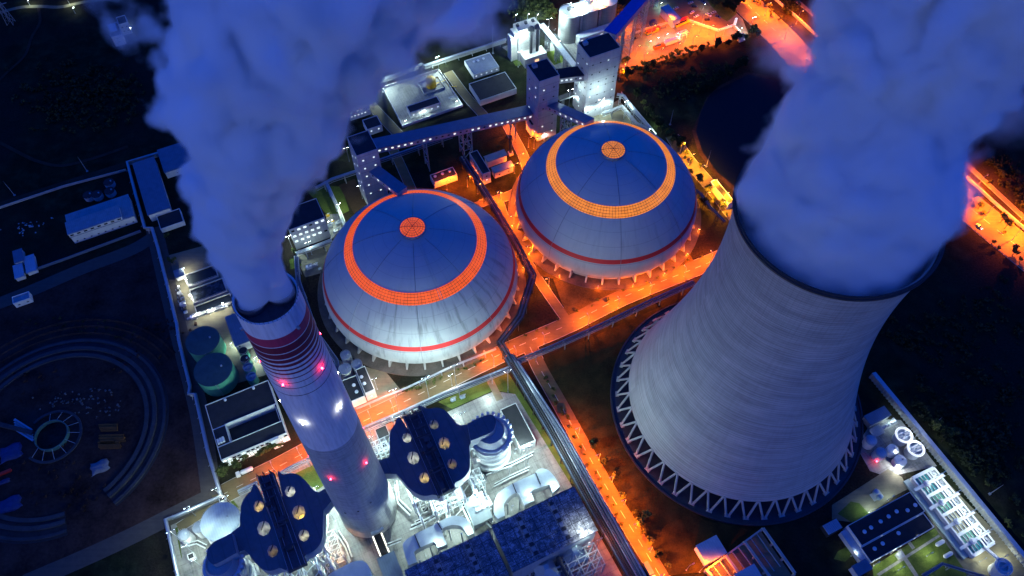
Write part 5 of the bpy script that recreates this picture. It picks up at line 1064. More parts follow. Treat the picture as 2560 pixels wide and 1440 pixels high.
pipe_rack('M', [(880, 500), (1100, 395)], 6, 2.4, [(-.5, .4, M_silver), (.5, .4, M_silver)], 'pale pipe rack left of the left flue duct, by the road', 8)
pipe_rack('M', [(1330, 300), (1560, 180), (1740, 95)], 6, 2.4, [(-.5, .4, M_silver), (.5, .4, M_silver)], 'pale pipe rack right of the left flue duct, reaching the chimney', 8)
pipe_rack('X', [(960, 1440), (1060, 1380), (1170, 1310), (1330, 1360), (1620, 1450)], 5, 1.2, [(0, .55, M_bsteel)], 'single thick blue pipe bending over the lawn at the bottom right', 10, 'pipe', double=False)
# boundary wall topped by a pale pipe
def boundary(k, pts, label, z=3.2, r=1.0, step=9, m=None):
    P_ = [px(k, x, y, z) for x, y in pts]; th = thing('boundary_wall', Vector((P_[0].x, P_[0].y, 0)), label, 'boundary wall')
    b = MB(); b.tube(P_, r, 8); build('coping_pipe', b, m or M_silver, th, 40)
    for i in range(len(P_)-1):
        b = MB(); a, c = P_[i], P_[i+1]; b.beam(Vector((a.x, a.y, z*.5-.5)), Vector((c.x, c.y, z*.5-.5)), .3, z-1.0); build('wall_panel', b, M_conc, th)
        n = max(1, int((c-a).length/step)); d = (c-a).normalized(); nn = Vector((-d.y, d.x, 0))
        for j in range(n): b = MB(); p = a.lerp(c, (j+.5)/n); b.beam(Vector((p.x, p.y, 0)), p, .5); b.beam(Vector((p.x, p.y, 0))-nn*2.4, p, .25); build('post', b, M_steel, th)
    return th
boundary('P', [(395, 383), (318, 405), (340, 490), (362, 570), (380, 570), (395, 620), (420, 720), (442, 810), (447, 850), (475, 965), (472, 985), (488, 985), (520, 1130), (552, 1238), (540, 1246), (440, 1290), (414, 1298), (432, 1380), (448, 1460)], 'long boundary wall topped by a pale pipe, zigzagging down the left of the plant')
boundary('P', [(905, 214), (980, 190), (1055, 160), (1062, 164), (1160, 132), (1265, 98)], 'boundary wall topped by a pale pipe, behind the floodlit tank compound')
boundary('P', [(1060, 1088), (1065, 1080)], 'short stub of pale pipe wall beside the left flue duct') if 0 else None
# leaning barrier on the right
a, c = px('V', 400, -30, 5), px('V', 2240, 2210, 5); d = (c-a).normalized(); nn = Vector((-d.y, d.x, 0))
th = thing('noise_barrier', Vector((a.x, a.y, 0)), 'long pale leaning barrier with ribs down the right edge of the plant', 'barrier')
b = MB(); e = nn*-1.0; L = (c-a).length
q = [a, c, c+nn*3.4-Vector((0, 0, 1.6)), a+nn*3.4-Vector((0, 0, 1.6))]; b.add(q+[p-Vector((0, 0, .3)) for p in q], [(0, 1, 2, 3), (7, 6, 5, 4), (0, 4, 5, 1), (1, 5, 6, 2), (2, 6, 7, 3), (3, 7, 4, 0)]); build('panel', b, panel_mat('barrier_sheet', (.42, .46, .50), 50), th)
nrib = 66
for i in range(nrib):
    p = a+d*L*(i+.5)/nrib; b = MB(); b.beam(Vector((p.x, p.y, 0)), p, .35); b.beam(p-nn*1.6-Vector((0, 0, 3.0)), p+nn*3.4-Vector((0, 0, 1.5)), .2); build('post', b, M_steel, th)
b = MB(); b.beam(Vector((a.x, a.y, 2))+nn*.3, Vector((c.x, c.y, 2))+nn*.3, .25, 4); build('lower_wall', b, M_conc, th)
# low wall along the highway and the yard
def lowwall(k, pts, label, h=1.6, w=.4, m=None, name='low_wall', cat='wall'):
    P_ = [px(k, x, y, 0) for x, y in pts]; b = MB()
    for p, q in zip(P_, P_[1:]): dd = (q-p).normalized()*w*.45; b.beam(p-dd+Vector((0, 0, h/2)), q+dd*0+Vector((0, 0, h/2)), w, h)
    return solo(name, b, m or M_conc, label, cat)
lowwall('P', [(1925, -10), (1990, 45), (2060, 110), (2150, 210)], 'orange lit wall along the far side of the highway, upper stretch', 2.2, .6)
lowwall('P', [(2400, 432), (2480, 505), (2600, 610)], 'orange lit wall along the far side of the highway, right of the tower steam', 2.2, .6)
lowwall('Z', [(1270, 375), (1560, 475), (1810, 560), (2085, 470)], 'low kinked wall between the car park and the truck yard', 2.0, .9, M_wallw)
lowwall('Z', [(250, 640), (560, 520), (860, 440), (1010, 370)], 'low wall behind the parked trucks', 2.0, .6)
lowwall('Z', [(2090, 470), (2190, 590)], 'short bright wall at the gate house', 2.0, 1.2, M_wallw)
lowwall('D', [(160, 700), (270, 830), (420, 1010)], 'pale fence along the path below the tallest tower', 1.4, .3, M_wallw, 'low_fence', 'fence')
lowwall('E', [(0, 485), (480, 325), (950, 200)], 'thin wall crossing the dark field above the workshop', 1.8, .4)
lowwall('E', [(170, 985), (520, 860), (1060, 660)], 'blue site hoarding along the dark track', 2.0, .5, M_blue, 'site_hoarding', 'hoarding')
# ================================================================ WATER WORKS ON THE RIGHT
for i, (x, y, lab) in enumerate(((720, 590, 'clarifier with a glowing white rim, nearer to the cooling tower'), (840, 726, 'clarifier with a glowing white rim, beside the leaning barrier'))):
    t = tank('V', x-74, y-6, x+74, y+6, 6.5, lab, M_white, M_bluew, 'open', 'clarifier', 'clarifier', 'two clarifiers with white rims', rail=True)
    c = Vector(t.location); r = (px('V', x-74, y, 6.5)-px('V', x+74, y, 6.5)).length/2
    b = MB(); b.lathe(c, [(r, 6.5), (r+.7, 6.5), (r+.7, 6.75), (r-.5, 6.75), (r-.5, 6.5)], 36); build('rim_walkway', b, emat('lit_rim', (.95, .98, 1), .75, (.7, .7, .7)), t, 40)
    for s in (-1, 1): b = MB(); b.beam(c+VX*s*1.4-UX*r*.75+Vector((0, 0, 6.4)), c+VX*s*1.4+UX*r*.75+Vector((0, 0, 6.4)), .6, .3); build('launder', b, M_white, t)
tank('V', 335, 645, 448, 640, 6, 'domed pale tank closest to the cooling tower columns', M_white, M_bluew, 'dome', group='two domed tanks beside the cooling tower')
tank('V', 435, 768, 548, 765, 6, 'domed pale tank with a small red lamp at its foot', M_white, M_bluew, 'dome', group='two domed tanks beside the cooling tower')
tank('V', 555, 740, 662, 730, 4.5, 'flat round mixing tank behind its twin, among pipes', M_white, M_white, 'flat', 'mixing_tank', group='two flat mixing tanks among pipes')
tank('V', 628, 850, 742, 840, 4.5, 'flat round mixing tank nearest to the ground floodlight', M_white, M_white, 'flat', 'mixing_tank', group='two flat mixing tanks among pipes')
building(gb('V', [(325, 402), (510, 296), (600, 378), (392, 505)], 5), 5, 'blue canvas roofed shed beside the leaning barrier', 'shed', M_steel, M_blue, 'canvas_shed', over=.3)
q = px('V', 560, 490, 0); t = thing('pump_skid', q, 'pump skid with pale pipes beside the blue canvas roofed shed', 'pump skid'); b = MB(); b.box(q, 11, 3, .4); build('base', b, M_conc, t)
for i in range(5): b = MB(); b.lathe(q+UX*(i*2-4)+Vector((0, 0, .4)), [(.7, 0), (.7, 1.4), (.2, 1.8)], 10, cap=True); build('pump', b, M_white, t, 40)
b = MB(); b.box(px('V', 440, 560, 0), 7, 5, 1.6); b.box(px('V', 440, 560, 1.61), 5.8, 4, .1); solo('concrete_pit', b, M_conc, 'square concrete pit between the canvas shed and the domed tanks', 'pit')
q = px('V', 445, 856, 1.5); t = thing('marker_lamp', Vector((q.x, q.y, 0)), 'tiny red lamp at the foot of a domed tank', 'lamp'); b = MB(); b.beam(Vector((q.x, q.y, 0)), q, .12); build('pole', b, M_dark, t); b = MB(); b.lathe(q, [(.05, -.1), (.3, 0), (.3, .4), (.05, .5)], 8); build('beacon', b, M_redlamp, t); point(t, q+Vector((0, 0, .9)), 120, (1, .05, .04))
# filter block of eight cells
Zf = 3.5
fa, fb_, fc, fd = px('X', 858, 402, Zf), px('X', 1500, 1225, Zf), px('X', 1722, 1085, Zf), px('X', 1080, 290, Zf)
def fp(s, t, z=Zf): p = (fa*(1-s)+fb_*s)*(1-t)+(fd*(1-s)+fc*s)*t; return Vector((p.x, p.y, z))
th = thing('filter_block', fp(.5, .5, 0), 'floodlit white filter block with eight teal cells beside the leaning barrier', 'filter block')
b = MB(); b.poly([fp(-.01, -.01, .6), fp(1.01, -.01, .6), fp(1.01, 1.01, .6), fp(-.01, 1.01, .6)], .6); build('base_slab', b, M_conc, th)
def wallseg(b, s0, t0, s1, t1, w, z=Zf): p, q = fp(s0, t0, 0), fp(s1, t1, 0); b.beam(p+Vector((0, 0, z/2)), q+Vector((0, 0, z/2)), w, z)
b = MB()
for t_ in (0, .62, .74, 1): wallseg(b, 0, t_, 1, t_, .9)
for i in range(9): wallseg(b, i/8, .01, i/8, .99, 1.6 if i % 2 == 0 else 1.0, Zf-.01)
build('cell_walls', b, M_white, th)
def cell_mat(name, col):
    m, nt, p, out = nodes_of(name); p.inputs['Base Color'].default_value = (*col, 1); p.inputs['Roughness'].default_value = .25
    nt.links.new(ramp(nt, noise(nt, .5, 4, .6, geo(nt)), [(.3, tuple(x*.7 for x in col)), (.7, col)]), p.inputs['Base Color']); return m
M_teal = cell_mat('teal_water', (.03, .22, .22)); M_tealg = cell_mat('green_water', (.10, .27, .19)); M_sand = cell_mat('drained_sand', (.34, .30, .19))
for i, m in enumerate((M_teal, M_teal, M_tealg, M_tealg, M_sand, M_sand, M_tealg, M_teal)):
    s0, s1 = i/8+.012, (i+1)/8-.012; c = MB(); c.poly([fp(s0, .04, 2.4), fp(s1, .04, 2.4), fp(s1, .59, 2.4), fp(s0, .59, 2.4)], 1.8); cl = build('cell_water', c, m, th)
    c = MB()
    for t_ in (.18, .32, .46): c.beam(fp(s0, t_, 2.7), fp(s1, t_, 2.7), .25, .5)
    build('launder', c, M_white, cl)
    c = MB(); c.poly([fp(s0, .64, 1.6), fp(s1, .64, 1.6), fp(s1, .72, 1.6), fp(s0, .72, 1.6)], 1.0); build('gutter', c, M_sand, th)
    c = MB()
    for j in range(4): c.box(fp(s0+.02+.02*j, .8+.05*(j % 3), .6), 1.2, 1.2, 2.2+.5*(j % 2))
    c.tube([fp(s0, .9, 2.2), fp(s1, .9, 2.2)], .35, 8); build('valve_set', c, M_steel if i % 2 else M_white, th)
for i in range(4):
    s = (i*2+1)/8; b = MB(); b.beam(fp(s, -.28, Zf+.4), fp(s, 1.12, Zf+.4), 1.7, .25); br = build('crossing_deck', b, M_white, th)
    b = MB(); q = fp(s, .28, Zf+.5); b.lathe(q, [(1.6, 0), (1.6, 1.2), (.9, 1.6), (.9, 2.0), (.1, 2.1)], 14, cap=True); build('drive_unit', b, M_white, br, 40)
    b = MB()
    for w in (-.8, .8):
        nn_ = (fp(s+.01, 0)-fp(s, 0)).normalized()*w
        for j in range(14): p = fp(s, -.28+1.4*j/13, Zf+.5)+nn_; b.beam(p, p+Vector((0, 0, 1.0)), .08)
        b.beam(fp(s, -.28, Zf+1.5)+nn_, fp(s, 1.12, Zf+1.5)+nn_, .1)
    build('guard_rail', b, M_steel, br)
b = MB(); b.poly([fp(-.02, -.3, 1.2), fp(.98, -.3, 1.2), fp(.98, -.06, 1.2), fp(-.02, -.06, 1.2)], 1.2); build('side_channel', b, mat('pale_channel', (.30, .38, .36), .8, .2, .2), th)
building(gb('X', [(175, 915), (830, 530), (965, 742), (325, 1142)], 7), 7, 'black roofed hall with seven round roof vents beside the filter block', 'hall', M_wallw, M_roof, 'treatment_hall', (2.5,), 5, faces='v', lit=.3, vents=[('X', *q) for q in ((343, 972), (412, 928), (513, 863), (598, 810), (682, 757), (798, 745), (880, 690))])
building(gb('X', [(325, 1152), (957, 752), (1072, 905), (420, 1318)], 5.5), 5.5, 'lower black roofed hall with three vents, its wall above the lit lawn', 'hall', M_wallw, M_roof, 'treatment_hall', (2,), 4, faces='v', lit=.9, vents=[('X', *q) for q in ((450, 1152), (535, 1097), (703, 987))])
building(gb('X', [(95, 965), (185, 930), (420, 1300), (330, 1335)], 4.5), 4.5, 'narrow pale roofed passage along the end of the two vented halls', 'passage', M_wallw, M_bluew, 'covered_passage', over=.2)
building(gb('X', [(190, 1335), (360, 1258), (432, 1352), (300, 1450)], 6), 6, 'small blue roofed house at the bottom edge, beside the lit lawn', 'house', M_wallw, M_blue, 'blue_roofed_house', over=.4)
q = px('X', 470, 590, 0); t = thing('dosing_unit', q, 'small dosing unit with round drums beside the vented hall', 'dosing unit'); b = MB(); b.box(q, 6, 4, .5); build('base', b, M_conc, t)
for i in range(2): b = MB(); b.lathe(q+VX*(1.5-3*i)+Vector((0, 0, .5)), [(1.3, 0), (1.3, 2.6), (.2, 3)], 14, cap=True); build('drum', b, M_bluew, t, 40)
cw = tank('X', 1745, 1335, 1895, 1345, 9, 'tall round white tower with ringed open top in the bottom right corner', M_white, M_white, 'open', 'settling_tower', 'settling tower')
b = MB(); c = Vector(cw.location)
for r in (2.2, 3.6): b.lathe(c, [(r, 8.4), (r+.5, 8.4), (r+.5, 9.1), (r, 9.1), (r, 8.4)], 30)
build('weir_ring', b, M_white, cw, 40)
b = MB(); b.tube([px('X', 1610, 1130, 4), px('X', 1680, 1190, 5), px('X', 1770, 1270, 8.5)], .9, 8); solo('feed_pipe', b, M_white, 'white feed pipe from the filter block to the round tower', 'pipe', smooth=40)
for i, (x, y) in enumerate(((1130, 1100), (1215, 1225))): 
    q = px('X', x, y, 0); t = thing('surge_vessel', q, ['pale horizontal vessel on the lawn near the vented hall', 'pale horizontal vessel on the lawn near the round tower'][i], 'vessel', 'two pale vessels on the lawn'); b = MB(); b.tube([q-UX*2.6+Vector((0, 0, 1.5)), q-UX*2+Vector((0, 0, 1.5)), q+UX*2+Vector((0, 0, 1.5)), q+UX*2.6+Vector((0, 0, 1.5))], [.5, 1, 1, .5], 12); build('shell', b, M_white, t, 40)
    for s in (-1.5, 1.5): b = MB(); b.box(q+UX*s, .4, 1.4, 1.0); build('saddle', b, M_conc, t)
q = px('X', 705, 1230, 0); t = thing('transformer_box', q, 'small white box on the lawn beside a path', 'box'); b = MB(); b.box(q, 3, 2.6, 2.2); build('body', b, M_white, t); b = MB(); b.box(q+Vector((0, 0, 2.2)), 3.4, 3.0, .3); build('lid', b, M_greyroof, t)
# pump pit and roofs under the cooling tower
building(gb('U', [(255, 1120), (465, 1000), (582, 1185), (372, 1320)], 7), 7, 'pale blue roofed pump house at the bottom edge, lit orange on one side', 'pump house', M_wallw, M_bluew, 'pump_house', over=.3)
building(gb('U', [(650, 1415), (872, 1315), (970, 1460), (740, 1560)], 7), 7, 'second pale blue roof at the bottom edge, right of the concrete frame', 'pump house', M_wallw, M_bluew, 'pump_house', over=.3)
def at2(u, v, z):
    a, b_, c, d = px('U', 345, 1400, 0), px('U', 935, 965, 0), px('U', 1270, 1440, 0), px('U', 690, 1860, 0); p = (a*(1-u)+b_*u)*(1-v)+(d*(1-u)+c*u)*v; return Vector((p.x, p.y, z))
t = thing('intake_frame', at2(.5, .4, 0), 'open concrete frame of beams over the pump intake, lit orange at one end', 'concrete frame')
b = MB(); b.poly([at2(0, 0, .3), at2(1, 0, .3), at2(1, 1, .3), at2(0, 1, .3)], .5); build('floor_slab', b, M_yard2, t)
for i in range(4):
    u = i/3; b = MB(); b.beam(at2(u, 0, 5), at2(u, 1, 5), 1.3, 1.2); build('main_beam', b, M_conc, t)
    for v in (0, .33, .66, 1): b = MB(); b.beam(at2(u, v, 0), at2(u, v, 4.4), .9); build('column', b, M_conc, t)
for i in range(3):
    for k in (1, 2): b = MB(); u = (i+k/3)/3; b.beam(at2(u, 0, 4.2), at2(u, .75, 4.2), .4); build('cross_beam', b, M_conc, t)
b = MB(); b.beam(at2(0, 0, 4.3), at2(1, 0, 4.3), .8, .8); build('edge_beam', b, M_conc, t)
q = gb('U', [(1598, 902), (1730, 822), (1812, 922), (1660, 1020)], 4); t = thing('louvred_house', gw((q[0]+q[1])/2, (q[2]+q[3])/2), 'dark house with blue louvre strips on its roof, beside the vented hall', 'house')
b = MB(); b.gbox(*q, 0, 3.6); build('wall', b, M_roof, t)
for i in range(9): b = MB(); u = q[0]+(q[1]-q[0])*(i+.5)/9; b.gbox(u-.35, u+.35, q[2]+.3, q[3]-.3, 3.6, 4.0); build('louvre', b, M_bluew, t)
# ================================================================ BUILDING SITE ON THE LEFT
RC = Vector((-243.8, 168.8, 0)); GAP0, GAP1 = R(-62), R(292-360+360-70)
th = thing('foundation_ring', RC, 'wide circular concrete foundation ring of an unfinished cooling tower on bare soil', 'foundation')
def ringpart(nm, r0, r1, z, m, a0=-.75, a1=5.1): b = MB(); b.lathe(RC, [(r1, -.2), (r1, z), (r0, z), (r0, -.2)], 90, a0, a1); build(nm, b, m, th, 30)
M_fresh = mat('raw_concrete', (.04, .042, .048), .9, .35, .2)
ringpart('outer_kerb', 55.6, 57.2, 1.0, M_fresh); ringpart('middle_beam', 50.2, 52.4, 1.5, M_fresh); ringpart('inner_beam', 46.0, 48.2, 1.1, M_fresh)
b = MB(); b.lathe(RC, [(45.5, .10), (58.5, .10)], 80, -.75, 5.1); build('trench_floor', b, mat('trench_soil', (.030, .028, .032), 1, .4, .2), th)
for rr in (62, 66.5, 71): 
    b = MB(); b.lathe(RC, [(rr-1.2, -.1), (rr, .7), (rr+1.5, -.1)], 80, .6+rr*.002, 3.2); structure('soil_ridge', b, M_mud)
PC = Vector((-245.1, 166.8, 0)); th = thing('round_shaft', PC, 'round teal lined shaft with a flat ring around it, inside the foundation ring', 'shaft')
b = MB(); b.lathe(PC, [(8.6, .2), (8.6, 3.0), (8.2, 3.0), (8.2, .4)], 40); build('liner', b, mat('teal_formwork', (.05, .13, .125), .5, .25, .5), th, 40)
b = MB(); b.lathe(PC, [(15.2, .2), (15.2, .9), (13.8, .9), (13.8, .2)], 48, -2.2, 2.6); build('outer_ring', b, M_fresh, th, 30)
for k in range(10): a = -2.1+k*.45; e = Vector((math.cos(a), math.sin(a), 0)); b = MB(); b.beam(PC+e*8.6+Vector((0, 0, 2.8)), PC+e*13.9+Vector((0, 0, .9)), .18); build('prop', b, M_steel, th)
t = thing('steel_platform', px('J', 240, -20, 0), 'blue steel platform leading to the round shaft', 'platform')
for i in range(5): b = MB(); o = px('J', 240, -20, .3)+VX*(i*1.6-3.2); b.box(o, 13, 1.3, .5, A0-.95); build('plank', b, M_bluew, t)
b = MB(); q0, q1 = px('J', -20, -80, 1), px('J', 330, 10, 1); b.beam(q0, q1, 2.2, 2); solo('concrete_wall', b, M_fresh, 'blue lit straight concrete wall beside the round shaft', 'wall')
rr_ = random.Random(11); M_rub = mat('rubble', (.10, .10, .10), .9, .5, .5)
def pile(name, k, x, y, n, spread, m, label, cat, size=(.3, .9)):
    c = px(k, x, y, 0); t = thing(name, c, label, cat)
    for i in range(n):
        b = MB(); p = c+Vector((rr_.gauss(0, spread), rr_.gauss(0, spread*.6), 0)); s = rr_.uniform(*size); a = rr_.random()*3
        b.box(p, s*1.3, s, s*.7, a); b.v = [v+Vector((rr_.uniform(-.2, .2)*s, rr_.uniform(-.2, .2)*s, rr_.uniform(-.1, .2)*s)) for v in b.v]; build('block', b, m, t)
    return t
pile('rubble_heap', 'I', 940, 1090, 40, 7, M_rub, 'larger scatter of pale rubble inside the foundation ring', 'rubble'); pile('rubble_heap', 'I', 600, 1130, 22, 5, M_rub, 'smaller scatter of pale rubble nearer to the round shaft', 'rubble')
pile('rubble_heap', 'I', 1070, 1240, 14, 4, M_rub, 'few pale blocks just above the timber stacks', 'rubble'); pile('scrap_heap', 'E', 210, 620, 30, 6, M_steel, 'heap of pale scrap on the dark yard left of the workshop', 'scrap')
M_timber = mat('timber', (.12, .05, .012), .8, .3, .6)
for i, (x, y, L_, lab) in enumerate(((1125, 65, 14, 'long stack of orange timber planks, uppermost'), (1080, 95, 9, 'middle stack of orange timber planks'), (1100, 135, 12, 'lowest stack of orange timber planks'), (1090, -40, 10, 'loose orange timber heap above the stacks'))):
    c = px('J', x, y, 0); t = thing('timber_stack', c, lab, 'timber', 'timber stacks inside the foundation ring')
    for j in range(5): b = MB(); b.box(c+VX*(j*.9-1.8)+Vector((0, 0, .05)), L_*rr_.uniform(.85, 1), .7, .8+.2*(j % 3), A0-.42); build('plank_bundle', b, M_timber, t)
def tarp(k, x, y, w, d, m, label):
    c = px(k, x, y, 0); b = MB(); n = 8; vs = []
    for i in range(n+1):
        for j in range(n+1):
            u, v = i/n*2-1, j/n*2-1; e = max(0, 1-max(abs(u), abs(v))**3); vs.append(c+UX*u*w/2*(1+.08*math.sin(5*v))+VX*v*d/2*(1+.1*math.sin(4*u))+Vector((0, 0, .1+1.4*e*(.8+.3*math.sin(7*u+3*v))+.25*math.sin(9*v+u))))
    b.add(vs, [(i*(n+1)+j, (i+1)*(n+1)+j, (i+1)*(n+1)+j+1, i*(n+1)+j+1) for i in range(n) for j in range(n)]); o = solo('tarpaulin', b, m, label, 'tarpaulin', smooth=True)
    o.modifiers.new('thickness', 'SOLIDIFY').thickness = .05
M_tarp = mat('blue_tarp', (.02, .035, .12), .5, .3, .5); M_tarpg = mat('pale_tarp', (.16, .16, .18), .6, .3, .5)
tarp('J', 110, 205, 11, 9, M_tarp, 'crumpled blue tarpaulin below the round shaft'); tarp('J', 90, 730, 12, 8, M_tarp, 'large folded blue tarpaulin at the left edge'); tarp('J', 1000, 350, 9, 7, M_tarpg, 'pale grey tarpaulin below the timber stacks'); tarp('J', 40, 500, 6, 2.5, M_tarp, 'narrow blue tarpaulin under the red girder')
q = px('J', 40, 415, 0); b = MB(); b.beam(q-UX*4+Vector((0, 0, .7)), q+UX*4+Vector((0, 0, .7)), .4, 1.4); b.beam(q-UX*4+Vector((0, 0, 1.35)), q+UX*4+Vector((0, 0, 1.35)), 1.4, .15); b.beam(q-UX*4+Vector((0, 0, .05)), q+UX*4+Vector((0, 0, .05)), 1.4, .15); solo('red_girder', b, M_redp, 'short red girder lying at the left edge', 'girder')
for i, (x, y) in enumerate(((660, 385), (725, 380), (820, 355), (815, 290))):
    tank('E', x-38, y, x+38, y-8, 3.5, ['leftmost', 'second from the left', 'third from the left, the largest looking', 'rearmost'][i]+' of the dim tanks behind the workshop', M_panel, M_roof, 'flat', rail=False, group='dim tanks behind the workshop')
for i, (x, y, n, sp) in enumerate(((300, 900, 26, 9), (1300, 700, 20, 6), (1650, 400, 26, 7), (800, 600, 30, 10), (500, 250, 24, 9))):
    pile('spoil_heap', 'J' if i > 2 else 'I', x, y, n, sp, M_mud, ['spoil lumps on the soil left of the round shaft', 'spoil lumps beside the right arc of the foundation ring', 'spoil lumps outside the lower right of the foundation ring', 'spoil lumps below the foundation ring gap', 'spoil lumps just below the round shaft'][i], 'spoil', (.5, 1.6))
# ================================================================ TREES
def leaf_mat(name, c1, c2):
    m, nt, p, out = nodes_of(name); f = noise(nt, .8, 3, .6, geo(nt)); nt.links.new(ramp(nt, f, [(.35, c1), (.65, c2)]), p.inputs['Base Color']); p.inputs['Roughness'].default_value = .8; p.inputs['Specular IOR Level'].default_value = .1; return m
M_leaf = leaf_mat('leaves', (.03, .045, .012), (.12, .13, .04)); M_leafd = leaf_mat('dark_leaves', (.012, .018, .008), (.04, .045, .018)); M_bark = mat('bark', (.06, .045, .03), .9, .3, 1)
def crown(b, c, rx, rz, n, ls, rnd, lumps=6):
    cs = [(c+Vector((rnd.uniform(-.6, .6)*rx, rnd.uniform(-.6, .6)*rx, rnd.uniform(-.5, .6)*rz)), rnd.uniform(.35, .6)) for _ in range(lumps)]
    for i in range(n):
        q, k = rnd.choice(cs); d = Vector((rnd.gauss(0, 1), rnd.gauss(0, 1), rnd.gauss(0, 1))).normalized()*(rnd.random()**.4); p = q+Vector((d.x*rx*k, d.y*rx*k, d.z*rz*k))
        x = Vector((rnd.gauss(0, 1), rnd.gauss(0, 1), rnd.gauss(0, .6))).normalized(); y = x.cross(Vector((rnd.gauss(0, 1), rnd.gauss(0, 1), rnd.gauss(0, 1)))).normalized(); s = ls*rnd.uniform(.6, 1.3)
        b.add([p-x*s-y*s*.6, p+x*s-y*s*.6, p+x*s*.8+y*s*.6, p-x*s*.8+y*s*.6], [(0, 1, 2, 3)])
def tree_proto(seed, h, rx, rz, m, n, ls):
    rnd = random.Random(seed); t = thing('tree', (0, 0, -50), '', 'tree'); o = Vector((0, 0, -50)); b = MB()
    b.tube([o, o+Vector((.1, 0, h*.35)), o+Vector((.15, .1, h*.6)), o+Vector((.1, .1, h*.85))], [.22, .17, .12, .04], 6)
    for k in range(5): a = k*1.3+seed; b.tube([o+Vector((.1, 0, h*(.38+.07*k))), o+Vector((math.cos(a)*rx*.6, math.sin(a)*rx*.6, h*(.58+.06*k)))], [.09, .03], 5)
    build('trunk', b, M_bark, t); b = MB(); crown(b, o+Vector((0, 0, h-rz*.8)), rx, rz, n, ls, rnd); build('crown', b, m, t); return t
TP = [tree_proto(1, 6.5, 2.4, 2.3, M_leaf, 420, .38), tree_proto(2, 5.0, 1.9, 1.7, M_leaf, 300, .34), tree_proto(3, 8.0, 3.2, 3.0, M_leafd, 560, .45), tree_proto(4, 3.4, 1.5, 1.3, M_leaf, 240, .30)]
used = [False]*4
def plant(kind, p, label, group, sc=1.0):
    rz = rr_.random()*6.28
    if not used[kind]: used[kind] = True; t = TP[kind]; t.location = Vector((p.x, p.y, 0)); t.rotation_euler = (0, 0, rz); t['label'] = label
    else: t = dup(TP[kind], Vector((p.x, p.y, 0)), rz, label)
    t['group'] = group; t.scale = (sc, sc, sc*rr_.uniform(.9, 1.1)); return t
def row(k, pts, kinds, label, group, jit=0, sc=(.8, 1.2)):
    for x, y in pts: p = px(k, x, y, 0); plant(rr_.choice(kinds), p+Vector((rr_.uniform(-jit, jit), rr_.uniform(-jit, jit), 0)), label, group, rr_.uniform(*sc))
def along(k, a, b_, n): return [(a[0]+(b_[0]-a[0])*(i+.5)/n, a[1]+(b_[1]-a[1])*(i+.5)/n) for i in range(n)]
row('P', [(1487, 1118), (1513, 1160), (1528, 1195), (1553, 1240), (1586, 1280), (1592, 1312), (1603, 1330), (1622, 1355), (1645, 1395), (1668, 1420), (1610, 1300)], [0, 1, 2], 'orange lit tree between the orange road and the cooling tower', 'trees between the orange road and the cooling tower', 1, (.6, 1.1))
row('P', along('P', (1420, 1060), (1560, 1320), 12), [3], 'small round bush between the slim blue pipe and the orange road', 'bushes beside the slim blue pipe', 1, (.5, .8))
row('P', along('P', (1360, 940), (1420, 1060), 8), [3, 1], 'dark bush beside the upper unlit end of the orange road', 'bushes beside the unlit road end', 1.5, (.6, 1.0))
row('Z', [(465, 1190), (560, 1170), (645, 1145), (730, 1110), (810, 1085), (985, 1035), (1065, 970), (1155, 955), (1230, 965), (1310, 920), (1400, 880), (1635, 815)], [0, 1], 'thin young tree standing in the orange light along the truck yard edge', 'young trees along the truck yard', .5, (.6, .9))
row('Z', along('Z', (330, 1290), (1950, 800), 22), [0, 2, 3], 'dark tree in the hedge line below the truck yard', 'hedge line below the truck yard', 2, (.7, 1.0))
row('Z', along('Z', (1640, 20), (2110, 250), 10)+along('Z', (1750, -20), (2150, 150), 8), [0, 2], 'dark tree on the island between the car park and the highway', 'trees between car park and highway', 4, (.8, 1.2))
row('Z', [(90, 1390), (150, 1400), (60, 1330), (210, 1420), (300, 1340), (420, 1330), (520, 1360), (640, 1330)], [0, 2], 'bushy tree lit orange beside the foot of the tallest tower', 'trees beside the tallest tower', 2, (.8, 1.2))
row('Z', [(140, 1110), (190, 1150), (110, 1170)], [0, 1], 'yellow lit tree at the corner of the tallest tower', 'trees at the corner of the tallest tower', 1, (.8, 1.0))
row('b', [(600, 130), (660, 220), (720, 470), (820, 590), (870, 640), (890, 310), (1000, 820), (960, 790), (1150, 1020), (1260, 1130), (1390, 1280), (880, 960), (960, 1060), (1060, 1180), (1120, 1100)], [0, 1, 2], 'orange lit tree between the farther dome and the pond', 'trees between the farther dome and the pond', 1.5, (.6, 1.1))
row('D', along('D', (290, 740), (470, 1000), 8)+along('D', (490, 1010), (640, 1180), 6), [2, 0], 'dark tree on the slope behind the farther dome', 'trees on the slope behind the farther dome', 3, (.8, 1.2))
row('C', [(1740, 1190), (1770, 1220), (1790, 1260), (1810, 1310), (1850, 1370)], [0, 3], 'bright green lit bush behind the farther dome', 'green lit bushes behind the farther dome', 1, (.8, 1.2))
row('L', [(660, 850), (700, 890), (760, 800), (820, 810), (880, 770), (1000, 730), (1060, 690), (1130, 650), (1210, 610), (640, 910)], [0, 1], 'leafy tree in front of the lit courtyard building', 'trees in front of the courtyard building', 1, (.8, 1.15))
row('Q', [(520, 430), (560, 420), (620, 400), (690, 370), (740, 350), (800, 320), (850, 300), (920, 270), (970, 250), (1040, 220), (1100, 200)], [3, 1], 'rounded shrub between the nearer dome and the orange road', 'shrubs between the nearer dome and the road', 1, (.6, .9))
row('P', along('P', (1430, 790), (1760, 640), 12)+along('P', (1300, 850), (1400, 800), 4), [3], 'low shrub on the verge between the farther dome and the road', 'shrubs between the farther dome and the road', 2, (.4, .8))
